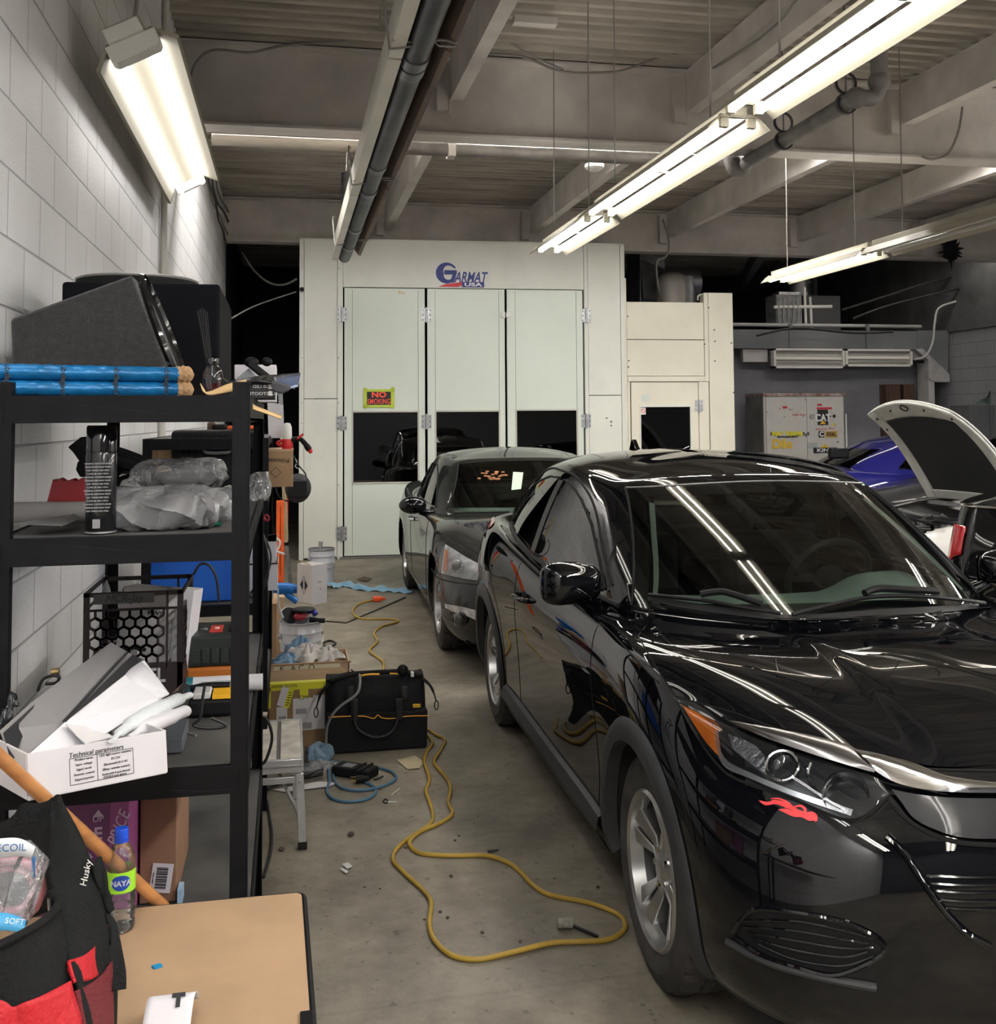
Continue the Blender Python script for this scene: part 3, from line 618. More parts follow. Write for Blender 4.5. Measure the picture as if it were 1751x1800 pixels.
MB().box((-.28,-.2,-.1), (.18,.2,.42)).build('housing', mat('motor_grey', (.24,.24,.25), .6, vary=.4, vscale=12), t, bevel=.02)
mb = MB()
for i in range(5): mb.tube([(-.24+i*.08,-.21,-.05), (-.26+i*.09,-.23,.15), (-.2+i*.07,-.2,.36)], .012, 6, n=3)
mb.build('hoses', mat('hose_grey', (.33,.33,.33), .6), t)
MB().box((-.2,-.15,.42), (.3,.1,.47)).build('top_plate', GALV, t)
for px, ww, lab in ((1406,.62,'wide'), (1505,.16,'narrow')):
    p = W(px,500,y=18.2); tag(MB().box((-ww/2,-.1,-3.9), (ww/2,.1,.55+.3)).build('steel_column', mat('column_grey', (.20,.20,.20), .7, vary=.3), loc=(p[0],p[1],3.6)), 'grey %s column far behind the mezzanine ledge' % lab, 'column')
for i, (px, py0, py1) in enumerate(((1417,505,578), (1427,522,578))):
    a = V(*W(px,py1,y=15.7)); b = V(*W(px-3,py0,y=15.7)); tag(MB().cyl(a, b, .022, seg=10).build('thin_pipe', WHT), 'thin pale upright pipe beside the mezzanine motor, %s' % ('taller' if i == 0 else 'shorter'), 'pipe')
a, b = V(*W(1360,540,y=15.7)), V(*W(1462,539,y=15.7)); tag(MB().cyl(a, b, .03, seg=10).build('pipe', WHT), 'short pale horizontal pipe above the mezzanine ledge', 'pipe')

# ---------------------------------------------------------------- mezzanine and far wall
YM = 15.6
def MW(px, py): q = W(px, py, y=YM); return q[0], q[2]
GREYW = mat('grey_blue_wall', (.28,.28,.31), .7, vary=.15, vscale=1.2, dirt=.2)
GREYB = mat('grey_fascia', (.17,.18,.19), .7, vary=.2, vscale=1.5)
xa, xb = MW(1280,600)[0], MW(1643,600)[0]; zt, zf = MW(1460,584)[1], MW(1460,616)[1]
struct(MB().box((xa-1,YM+.1,0), (X1,YM+.2,zt)).build('wall_back', GREYW), 'grey-blue partition wall behind the cabinet')
mz = thing('mezzanine_ledge', 'grey ledge with a pipe rail running above the far partition wall', 'ledge', (xa,YM,0))
MB().box((-1,-.35,zf), (xb-xa,3.4,zt)).build('fascia', GREYB, mz)
MB().cyl((-.2,-.3,zt+.08), (MW(1600,580)[0]-xa,-.3,zt+.08), .03, seg=10).build('rail', mat('rail_grey', (.42,.42,.42), .6), mz)
for px in (1372,1505): q = MW(px,600)[0]-xa; MB().box((q-.03,-.37,zf), (q+.03,-.34,zt+.1)).build('rail_post', GREYB, mz)
# sloping haunch + posts on the right
pts = [(MW(1545,616)), (MW(1600,616)), (MW(1643,668)), (MW(1643,616)), (MW(1640,584)), (MW(1545,584))]
MB().prism([(p[0]-xa, p[1]) for p in (MW(1590,616), MW(1643,662), MW(1645,584), MW(1590,584))], 'xz', -.36, -.3).build('haunch_panel', GREYB, mz, smooth=None)
mb = MB().prism([(p[0]-xa, p[1]) for p in (MW(1583,616), MW(1596,616), MW(1642,660), MW(1642,673), MW(1618,673), MW(1606,668), MW(1606,636))], 'xz', -.42, -.3)
mb.build('haunch_trim', mat('dusty_trim', (.44,.43,.43), .7, vary=.2), mz, smooth=None)
wf = mat('white_fascia', (.52,.51,.50), .7, vary=.15, vscale=3)
(a, z1), (b, z0) = MW(1292,616), MW(1335,638); MB().box((a-xa,-.30,z0), (b-xa,-.2,z1)).build('trim_board', wf, mz)
(a, z1), (b, z0) = MW(1560,616), MW(1605,634); MB().box((a-xa,-.30,z0), (b-xa,-.2,z1)).build('trim_board', wf, mz)
(a, z1), (b, z0) = MW(1606,640), MW(1620,790); MB().box((a-xa,-.40,0), (b-xa,-.1,z1)).build('trim_post', wf, mz)
BRW = mat('brown_panelling', (.12,.065,.045), .6, vary=.4, vscale=6, stretch=(6,1,.4))
for (p, q) in (((1551,676),(1580,800)), ((1582,676),(1604,800)), ((1620,674),(1641,820))):
    (a, z1), (b, _) = MW(*p), MW(*q); tag(MB().box((a,YM-.10,.0), (b,YM+.09,z1)).build('brown_board', BRW), 'brown wooden board against the far partition, %s' % {1551:'left of three',1582:'middle of three',1620:'right of three beside the block wall'}[p[0]], 'board')
# louvre lights (two unlit fixtures hung side by side on the fascia)
for i, (p, q, r_) in enumerate((((1335,616),(1457,650),.0), ((1458,617),(1573,647),0))):
    (a, z1), (b, z0) = MW(*p), MW(*q); cx = (a+b)/2
    t = thing('wall_strip_light', 'unlit white strip light on the far fascia, %s of the pair' % ('left' if i == 0 else 'right'), 'wall light', (cx,YM-.45,(z0+z1)/2), group='unlit strip lights on the far fascia')
    w, h = (b-a)/2, (z1-z0)/2
    LW = mat('strip_light_enamel', (.60,.58,.54), .5)
    MB().box((-w,-.06,h-.03), (w,.08,h)).box((-w,-.06,-h), (w,.08,-h+.03)).box((-w,-.06,-h), (-w+.035,.08,h)).box((w-.035,-.06,-h), (w,.08,h)).build('frame', WHT, t)
    MB().box((-w,.05,-h), (w,.09,h)).build('back_plate', LW, t)
    for z in (-.33, .33): MB().cyl((-w+.04,-.0,z*h), (w-.04,-.0,z*h), .024, seg=12).build('tube', OFFT, t)
    MB().prism([(-.05,-.02),(0,.05),(.05,-.02)], 'yz', -w+.04, w-.04).build('reflector_ridge', LW, t)
# sticker cabinet
(a, z1), (b, _) = MW(1342,693), MW(1483,693); YC = YM-.95
q = W(1342,693,y=YC); zc = q[2]; ca = q[0]; cb = W(1483,693,y=YC)[0]; cl = W(1313,693,y=YC+.55)[0]
t = thing('metal_cabinet', 'white metal cabinet covered with stickers against the far wall', 'cabinet', (ca,YC,0), 0)
CW = mat('cabinet_white', (.66,.64,.60), .5, vary=.12, vscale=5, dirt=.25, dscale=5)
wC = cb-ca
MB().box((0,0,0), (wC,.6,zc)).build('body', CW, t, bevel=.01)
MB().box((-.012,.0,0), (.0,.6,zc-.02)).build('side_panel', mat('cabinet_side', (.22,.21,.20), .7, vary=.3, vscale=3), t)
MB().box((-.02,-.03,zc-.03), (wC+.02,.6,zc+.015)).build('rusty_rim', mat('rusty_rim', (.50,.45,.42), .7, vary=.9, vscale=14, col2=(.16,.05,.02)), t)
MB().box((.03,-.022,.05), (wC*.52,.0,zc-.04)).build('door', CW, t, bevel=.004); MB().box((wC*.525,-.022,.05), (wC-.03,.0,zc-.04)).build('door', CW, t, bevel=.004)
def CWp(px, py): w = W(px, py, y=YC-.025); return w[0]-ca, w[2]
def stick(p, q, m, name='sticker'):
    (a, z1), (b, z0) = CWp(*p), CWp(*q); return MB().box((a,-.027,z0), (b,-.023,z1)).build(name, m, t)
def stx(px, py, s, size, m, **k): u, z = CWp(px, py); return text('lettering', s, size, m, t, (u,-.031,z), **k)
SY = mat('sticker_yellow', (.85,.55,.04), .5); SYL = mat('sticker_lemon', (.85,.75,.05), .5); BR_ = mat('sticker_ochre', (.55,.35,.06), .5)
stick((1437,720),(1456,747), INK); stx(1446.5,735,'CAT',.15,WINK,wide=.85,bold=.005)
u, z = CWp(1446.5,742); MB().prism([(u-.05,z-.03),(u+.05,z-.03),(u,z+.03)], 'xz', -.033, -.030).build('sticker_triangle', SY, t)
stick((1436,716),(1462,719.5), LRED); stick((1437,710),(1445,713.5), LRED)
stick((1439,758),(1449,769), INK); stx(1444,763.5,'C',.10,WINK,bold=.004); stick((1451,758),(1472,769), BR_); stx(1461.5,763.5,'836L',.08,INK,bold=.002)
stick((1430,787),(1472,796), INK); stx(1451,791.5,'KING',.075,WINK,wide=1.6,bold=.002)
u, z = CWp(1450,784); MB().prism([(u-.08,z-.03),(u+.08,z-.03),(u,z+.03)], 'xz', -.027, -.023).build('sticker_triangle', SY, t)
stx(1375,781,'Dilo',.19,SY,bold=.008); stx(1384,763,'PAR TEAM',.085,SYL,wide=1.25,bold=.008,shear=-.1); stx(1384,768,'MOTORSPORTS',.035,INK,wide=1.3,bold=.002)
for px in (1356,1413):
    for i in range(3):
        for j in range(2): u, z = CWp(px+i*4, 761+j*3+(i % 2)*2); MB().box((u-.014,-.027,z-.01), (u+.014,-.024,z+.01)).build('checker_flag', INK, t)
stick((1376,714),(1384,718), LRED); stx(1404,729,'Valley Stone',.045,LRED,shear=.3); stx(1443,755,'MOTO',.045,LRED,wide=1.4,shear=.2); stx(1461,753,'Red',.05,LRED,shear=.4)
stick((1463,744),(1467,748), SYL); stick((1459,730),(1461,733), INK); stick((1464,729),(1469,734), INK); stx(1427,731,'e',.16,GINK,wide=1.3)
stick((1420,778),(1437,788), mat('faded_sticker', (.42,.46,.44), .6))
mb = MB()
for i in range(14): px, py = 1345+rnd.random()*130, 700+rnd.random()*90; u, z = CWp(px, py); mb.box((u-.006,-.0235,z-.006), (u+.006+rnd.random()*.01,-.0225,z+.01))
mb.build('rust_spots', mat('rust', (.18,.06,.02), .8), t)
MB().cyl((wC+.02,-.02,.2), (wC+.02,-.02,zc-.3), .012, seg=8).build('door_rod', WHT, t)
# second cabinet far right + stuff on it
p = W(1705,712,y=14.2); t = thing('grey_cabinet', 'dark grey two-door wall cabinet at the right edge', 'cabinet', p)
CG = mat('cabinet_grey', (.12,.125,.13), .5, vary=.15)
MB().box((0,0,-.55), (.95,.5,0)).build('body', CG, t, bevel=.006); MB().box((.01,-.015,-.53), (.32,0,-.02)).build('door', CG, t, bevel=.004); MB().box((.335,-.015,-.53), (.9,0,-.02)).build('door', CG, t, bevel=.004)
MB().box((0,.1,-1.8),(.95,.5,-.56)).build('stand', CG, t)
mb = MB(); c0_ = V(*W(1742,706,y=14.3))
for i in range(7): mb.tube([c0_+V(rnd.uniform(-.2,.2),rnd.uniform(-.05,.05),-.02+rnd.uniform(0,.05)) for k in range(3)]+[c0_+V(rnd.uniform(-.15,.25),0,rnd.uniform(.05,.16))], .012, 6, n=5)
tag(mb.build('hose_tangle', mat('hose_green_grey', (.08,.12,.11), .6)), 'tangle of dark hoses on top of the grey cabinet', 'hoses')
tag(MB().bar(W(1733,708,y=14.3), W(1742,686,y=14.3), .02, .02).build('rod', DWIRE), 'thin dark rod leaning out of the hose tangle', 'rod')
for i, pts in enumerate((((1480,545),(1560,520),(1640,495),(1751,470)), ((1500,560),(1570,535),(1700,505),(1751,505)), ((1330,590),(1400,577),(1500,585),(1570,583)))):
    wire('wall_cable', [W(a, b, y=15.1-i*.2) for a, b in pts], .02, DWIRE, 'dark cable draped along the far right upper wall, %s' % ('upper','lower','lowest over the ledge')[i], 'cable')
wire('wall_cable', [W(a, b, y=15.0) for a, b in ((1680,530),(1650,542),(1643,570),(1640,600),(1628,625),(1608,632))], .018, mat('pale_cable', (.5,.5,.5), .6), 'pale cable hanging down at the corner of the far ledge', 'cable')
mb = MB()
mb.add([(0,-.012,0)]+[((.12+.12*rnd.random()*(k % 2))*cos(k*pi/18), 0, (.15+.16*rnd.random()*(k % 2))*sin(k*pi/18)) for k in range(36)], [(0, k+1, (k+1) % 36+1) for k in range(36)])
p = W(1672,440,y=13.3); tag(mb.build('soot_lump', mat('soot', (.004,.004,.006), .95), loc=p), 'black burnt patch on the second big beam at the right', 'burnt patch')
# ---------------------------------------------------------------- car surfaces
def netsurf(rows, nu=10, nv=8, k=.75, sy=1.0):
    """closed-ring cubic B-spline skin through half-rows of (x,y,z); returns points [u][v]"""
    A = []
    for r in rows:
        h = [(x, y*sy, z) for x, y, z in r]; A.append(h+[(-x, y, z) for x, y, z in h[-2:0:-1]])
    P = np.array(A, float); R_, U = P.shape[:2]
    C = np.zeros((U, U))
    for i in range(U): C[i, i] = 4/6; C[i, (i+1) % U] = 1/6; C[i, i-1] = 1/6
    Q = P+k*(np.einsum('ij,rjd->rid', np.linalg.inv(C), P)-P)
    # v direction
    def ext(Q):
        last = Q[-2][[(-i) % U for i in range(U)]].copy(); last[:, 0] *= -1
        return np.concatenate([[2*Q[0]-Q[1]], Q, [last]])
    Q1 = Q.copy()
    for _ in range(12):
        E_ = ext(Q1); S = (E_[:-2]+4*E_[1:-1]+E_[2:])/6; Q1 = Q1+(Q-S)
    Q = Q+k*(Q1-Q); E_ = ext(Q)
    def B(t): return np.array([(1-t)**3, 3*t**3-6*t*t+4, -3*t**3+3*t*t+3*t+1, t**3])/6
    out = []
    for s in range(R_-1):
        for j in range(nv+(1 if s == R_-2 else 0)):
            b = B(j/nv); row = sum(b[m]*E_[s+m] for m in range(4)); line = []
            for i in range(U):
                for q in range(nu):
                    c = B(q/nu); line.append(c[0]*row[i-1]+c[1]*row[i]+c[2]*row[(i+1) % U]+c[3]*row[(i+2) % U])
            out.append(line)
    return np.array(out)      # [v][u]
def surf_bm(G):
    bm = bmesh.new(); nv, nu = G.shape[:2]
    vs = [[bm.verts.new(G[j, i]) for i in range(nu)] for j in range(nv)]
    for j in range(nv-1):
        for i in range(nu): 
            f = bm.faces.new((vs[j][i], vs[j][(i+1) % nu], vs[j+1][(i+1) % nu], vs[j+1][i]))
    bmesh.ops.remove_doubles(bm, verts=bm.verts, dist=2e-4)
    bmesh.ops.recalc_face_normals(bm, faces=bm.faces)
    return bm
def bvh_of(G):
    nv, nu = G.shape[:2]; vs = [Vector(p) for r in G for p in r]
    fs = [(j*nu+i, j*nu+(i+1) % nu, (j+1)*nu+(i+1) % nu, (j+1)*nu+i) for j in range(nv-1) for i in range(nu)]
    return BVHTree.FromPolygons(vs, fs)
def inpoly(x, y, P):
    c = False; n = len(P)
    for i in range(n):
        (a, b), (d, e) = P[i], P[i-1]
        if (b > y) != (e > y) and x < (d-a)*(y-b)/(e-b)+a: c = not c
    return c
def cut_out(bm, poly, ax, test):
    """cut an outline (in the plane spanned by axes ax) through the faces that pass test; returns those faces inside it"""
    n = len(poly); xs_ = [p[0] for p in poly]; ys_ = [p[1] for p in poly]; pad = .05
    def near(f):
        c = f.calc_center_median(); return test(f, c) and min(xs_)-pad < c[ax[0]] < max(xs_)+pad and min(ys_)-pad < c[ax[1]] < max(ys_)+pad
    for i in range(n):
        a, b = poly[i], poly[(i+1) % n]; co = Vector((0,0,0)); co[ax[0]], co[ax[1]] = a; no = Vector((0,0,0)); no[ax[0]], no[ax[1]] = -(b[1]-a[1]), b[0]-a[0]
        mx = ((a[0]+b[0])/2, (a[1]+b[1])/2); L2 = (Vector(b)-Vector(a)).length/2+.07
        fs = [f for f in bm.faces if near(f) and (Vector((f.calc_center_median()[ax[0]], f.calc_center_median()[ax[1]]))-Vector(mx)).length < L2]
        g = set(fs)
        for f in fs: g.update(f.edges); g.update(f.verts)
        bmesh.ops.bisect_plane(bm, geom=list(g), plane_co=co, plane_no=no, dist=1e-5)
    return [f for f in bm.faces if test(f, f.calc_center_median()) and inpoly(f.calc_center_median()[ax[0]], f.calc_center_median()[ax[1]], poly)]
def split(bm, faces):
    """move faces into their own bmesh"""
    nb = bmesh.new(); mp = {}
    for f in faces:
        for v in f.verts:
            if v not in mp: mp[v] = nb.verts.new(v.co)
    for f in faces: nb.faces.new([mp[v] for v in f.verts])
    bmesh.ops.delete(bm, geom=faces, context='FACES'); return nb
def bm_obj(bm, name, mats, parent, solid=0, label=None, smooth=50):
    me = bpy.data.meshes.new(name); bm.to_mesh(me); bm.free()
    if not isinstance(mats, (list, tuple)): mats = [mats]
    for m in mats: me.materials.append(m)
    me.shade_smooth(); me.set_sharp_from_angle(angle=radians(smooth))
    o = bpy.data.objects.new(name, me); COL.objects.link(o); o.parent = parent
    if solid: q = o.modifiers.new('t', 'SOLIDIFY'); q.thickness = solid; q.offset = -1
    if label: o['label'] = label
    return o

TREAD = mat('tyre_rubber', (.058,.055,.052), .8, spec=.2, vary=.35, vscale=14, bump=.2, bscale=120, dirt=.2)
RIM = mat('alloy_rim', (.46,.46,.45), .28, .9, vary=.15, vscale=10)
RIMD = mat('dark_rim', (.07,.07,.075), .4, .6)
WELL = mat('wheel_well', (.012,.012,.012), .9)
PLAST = mat('grey_black_cladding', (.028,.029,.031), .55, vary=.3, vscale=8, bump=.1, bscale=200)
def wheel(parent, c, R, side, rim=RIM, rr=.216, w=.215, spokes=5, steer=0, style=0):
    """side -1: outer face looks to local -x"""
    root = thing('wheel', None, None, c, (0,0,steer)); root.parent = parent
    s = side; mb = MB(); n = 96; prof = [(rr+.004,.5),(rr+.02,.535),(rr+(R-rr)*.5,.56),(R-.035,.53),(R-.012,.485),(R-.003,.43),(R,.30),(R-.0,.20),(R-.009,.19),(R-.009,.16),(R,.15),(R,.02),(R-.009,.01),(R-.009,-.02),(R,-.03),(R,-.16),(R-.009,-.17),(R-.009,-.20),(R,-.21),(R,-.33),(R-.003,-.43),(R-.012,-.485),(R-.035,-.53),(rr+.01,-.5)]
    vs = []
    for j, (r, h) in enumerate(prof):
        tr = 4 < j < 20 
        for k in range(n):
            a = 2*pi*k/n+(.02 if j > 11 else 0); q = r-(.009 if (tr and k % 3 == 0 and abs(h) > .13) else 0); vs.append((-h*w*-s if False else h*w*s, q*cos(a), q*sin(a)))
    mb.add(vs, [(j*n+k, j*n+(k+1) % n, (j+1)*n+(k+1) % n, (j+1)*n+k) for j in range(len(prof)-1) for k in range(n)])
    mb.build('tyre', TREAD, root, smooth=18)
    X = lambda h: h*s
    MB().lathe([(rr+.006,X(.108)),(rr-.004,X(.114)),(rr-.012,X(.106)),(rr-.02,X(.06)),(rr-.03,X(-.09)),(rr+.004,X(-.10))], 64, axis='x').build('rim_barrel', RIMD, root, smooth=40)
    MB().lathe([(rr+.007,X(.107)),(rr-.003,X(.116)),(rr-.013,X(.108)),(rr-.021,X(.066)),(rr-.018,X(.066)),(rr+.003,X(.10))], 64, axis='x', closed=True).build('rim_lip', rim, root, smooth=40)
    MB().lathe([(.001,X(.0)),(.14,X(.0)),(.15,X(.012)),(.06,X(.02)),(.001,X(.02))], 40, axis='x').build('brake_disc', mat('brake_disc', (.22,.20,.18), .4, .8), root)
    MB().lathe([(rr-.025,X(-.06)),(.001,X(-.06))], 40, axis='x').build('wheel_back', WELL, root)
    if style == 0:
        mb = MB()
        for i in range(spokes):
            a = 2*pi*i/spokes+.31
            def P(r, t, x): return (X(x), r*cos(a)-t*sin(a), r*sin(a)+t*cos(a))
            q = rr-.012
            for sg in (-1, 1):
                t0, t1, t2 = sg*.006, sg*.034, sg*.066; u0_, u1_ = sg*.004, sg*.030
                o = [P(.04,u0_,.078), P(.04,u1_,.074), P(.10,u0_+sg*.001,.070), P(.10,sg*.034,.062), P(q,sg*.012,.098), P(q-.01,t2,.088)]
                i_ = [(X(.035) if abs(v[0]) else 0, v[1], v[2]) for v in o]
                mb.add(o+i_, [(0,2,3,1),(2,4,5,3),(6,7,9,8),(8,9,11,10),(0,6,8,2),(2,8,10,4),(1,3,9,7),(3,5,11,9),(0,1,7,6),(4,10,11,5)])
        mb.build('spokes', rim, root, smooth=25, bevel=.004)
    else:
        mb = MB()
        for i in range(spokes):
            a = 2*pi*i/spokes
            mb.bar((X(.07),.05*cos(a),.05*sin(a)), (X(.095),(rr-.01)*cos(a),(rr-.01)*sin(a)), .03, .02, up=(1,0,0))
        mb.build('spokes', rim, root, smooth=25, bevel=.003)
    MB().lathe([(.001,X(.086)),(.026,X(.085)),(.032,X(.079)),(.052,X(.076)),(.066,X(.066)),(.07,X(.03))], 32, axis='x').build('hub_cap', rim, root)
    for i in range(5):
        a = 2*pi*i/5; MB().cyl((X(.05),.052*cos(a),.052*sin(a)), (X(.082),.052*cos(a),.052*sin(a)), .0095, seg=6).build('lug_nut', CHR, root)
    return root

CARG = glassmat('car_glass', (.66,.74,.69), ior=1.52)
TINT = glassmat('tinted_glass', (.10,.11,.105), ior=1.60)
GAP = mat('panel_gap', (.002,.002,.002), .9)
INT = mat('car_interior', (.018,.018,.019), .8)
def build_car(name, label, group, cfg, paint, clad, O, head, sy, axles, track, R, arch=.375, wins=(), ws=None, rw=None, clad_rows=None, rim=RIM, kz=1.0, rr=.216, well=True, style=0, cutz=None):
    root = thing(name, label, 'car', O, -head, group)
    body, green = cfg
    if kz != 1: body = [[(x, y, z*kz) for x, y, z in r] for r in body]; green = [[(x, y, z*kz) for x, y, z in r] for r in green]
    GB = netsurf(body, 8, 7, sy=sy); GG = netsurf(green, 8, 7, sy=sy)
    bb, bg = bvh_of(GB), bvh_of(GG)
    bm = surf_bm(GB)
    if clad_rows: 
        for f in bm.faces:
            c = f.calc_center_median()
            if c.z < clad_rows(c.y/sy): f.material_index = 1
    kill = []
    for f in bm.faces:
        c = f.calc_center_median()
        if abs(c.x) > .45:
            for ay in axles:
                if (c.y-ay*sy)**2+(c.z-R)**2 < arch**2: kill.append(f); break
    bmesh.ops.delete(bm, geom=list(set(kill)), context='FACES')
    for v in bm.verts:
        if v.is_boundary and abs(v.co.x) > .4 and v.co.z > .16:
            for ay in axles:
                d = Vector((v.co.y-ay*sy, v.co.z-R))
                if abs(d.length-arch) < .05 and d.length > 1e-3: d = d.normalized()*arch; v.co.y = ay*sy+d.x; v.co.z = R+d.y
    bm_obj(bm, 'body', [paint, clad], root, solid=.004)
    # greenhouse
    bm = surf_bm(GG); bmesh.ops.delete(bm, geom=[f for f in bm.faces if f.calc_center_median().z < .70], context='FACES')
    outl = []
    if ws:
        p = [(x, z) for x, z in ws]; fs = cut_out(bm, p, (0, 2), lambda f, c: c.y < 2.3*sy and f.normal.y < -.25 and c.z > .9*kz)
        g = split(bm, fs); bm_obj(g, 'windshield', CARG, root); outl.append(p)
    if rw:
        fs = cut_out(bm, rw, (0, 2), lambda f, c: c.y > 3*sy and f.normal.y > .25 and c.z > .9*kz); g = split(bm, fs); bm_obj(g, 'rear_window', TINT, root)
    for nm, pw, gm in wins:
        pw = [(y*sy, z) for y, z in pw]
        for s in (-1, 1):
            fs = cut_out(bm, pw, (1, 2), lambda f, c: c.x*s > .3 and f.normal.x*s > .4)
            g = split(bm, fs); bm_obj(g, nm, gm, root)
    bm_obj(bm, 'roof', paint, root, solid=.004)
    # wheels, wells
    rr_ = (R+.0)
    for i, ay in enumerate(axles):
        for s in (-1, 1):
            wheel(root, (s*track, ay*sy, R), R, s, rim, rr=rr, style=style)
            mb = MB(); n = 24
            for k in range(n):
                a0, a1 = pi*1.15*k/n-.23, pi*1.15*(k+1)/n-.23
                q = [(arch*cos(a)+ay*sy, R+arch*sin(a)) for a in (a0, a1)]
                mb.add([(s*.45,q[0][0],q[0][1]),(s*.45,q[1][0],q[1][1]),(s*.84,q[1][0],q[1][1]),(s*.84,q[0][0],q[0][1]),(s*.45,ay*sy,R)], [(0,1,2,3),(0,1,4)])
            if well: mb.build('wheel_well', WELL, root, smooth=60)
    # underside and cabin floor
    MB().box((-.74,.35*sy,.16), (.74,4.1*sy,.26)).build('underbody', WELL, root)
    return root, bb, bg

def side_pt(bvh, y, z, s, off=0):
    h = bvh.ray_cast(V(s*2,y,z), V(-s,0,0))
    if h[0] is None: return None
    n = h[1] if h[1].dot(V(-s,0,0)) < 0 else -h[1]
    return h[0]+n*off
def side_line(mb, bvh, pts, s, r, sy, off=0, n=6, flat=1):
    P = [V(0,y*sy,z) for y, z in pts]; P = cat(P, n) if n else P
    q = [side_pt(bvh, p.y, p.z, s, off) for p in P]; q = [x for x in q if x is not None]
    if len(q) > 1: mb.tube(q, r, 6, flat=flat)
    return mb
class Snap:
    """drops photo-measured outlines onto the true surface of a car, in the car's own coordinates"""
    def __init__(s, root, bvhs): s.M = Matrix.Translation(root.location) @ root.rotation_euler.to_matrix().to_4x4(); s.I = s.M.inverted(); s.b = bvhs
    def pt(s, px, py, off=0):
        a = s.I @ V(0,0,HC); d = (s.I @ V(*W(px,py,y=1.0))-a).normalized(); best = None
        for b in s.b:
            h = b.ray_cast(a, d)
            if h[0] is not None and (best is None or h[3] < best[3]): best = h
        if best is None: return None
        n = best[1] if best[1].dot(d) < 0 else -best[1]
        return best[0]+n*off
    def line(s, pts, off=0, n=6):
        P = cat([V(x,y,0) for x, y in pts], n) if n else [V(x,y,0) for x, y in pts]
        q = [s.pt(p.x, p.y, off) for p in P]; return [x for x in q if x is not None]
    def patch(s, top, bot, off=0, nu=24, nv=6, m=0, mb=None, bulge=0):
        def rs(L):
            P = cat([V(x,y,0) for x, y in L], 8); d = [0]
            for i in range(1, len(P)): d.append(d[-1]+(P[i]-P[i-1]).length)
            def at(t):
                q = t*d[-1]
                for i in range(1, len(P)):
                    if d[i] >= q-1e-9: return P[i-1].lerp(P[i], (q-d[i-1])/max(d[i]-d[i-1], 1e-9))
                return P[-1]
            return at
        A, B = rs(top), rs(bot); mb = mb or MB(); last = [None]
        def fn(u, v):
            p = A(u).lerp(B(u), v); q = s.pt(p.x, p.y, off+bulge*4*v*(1-v))
            if q is None: q = last[0] or V(0,0,0)
            last[0] = q; return q
        return mb.grid(fn, nu, nv, m)
def sym(mb, nu, nv, bow=-.008):
    """complete a half-width face panel across the car's centre line"""
    c = nv+1; A = [Vector(p) for p in mb.v]; B = [V(-p.x, p.y, p.z) for p in A]; o = len(A)
    mb.add(B, [(i*c+j, i*c+j+1, (i+1)*c+j+1, (i+1)*c+j) for i in range(nu) for j in range(nv)])
    n = 6; last = A[nu*c:(nu+1)*c]
    mb.add([V(p.x*(1-2*k/n), p.y+bow*sin(pi*k/n), p.z) for k in range(n+1) for p in last], [(k*c+j, (k+1)*c+j, (k+1)*c+j+1, k*c+j+1) for k in range(n) for j in range(nv)])
    return mb
def symline(L): return L+[V(-p.x, p.y, p.z) for p in L[::-1]]
def mirror_part(o, parent):
    c = o.copy(); COL.objects.link(c); c.parent = parent
    if o.data:
        c.data = o.data.copy()
        for v in c.data.vertices: v.co.x *= -1
        c.data.flip_normals()
    c.location.x *= -1
    for ch in list(o.children): mirror_part(ch, c)
    return c
def mirror_x(mb):
    n = len(mb.v); mb.add([(-x,y,z) for x, y, z in mb.v], [tuple(f) for f in mb.f]); return mb
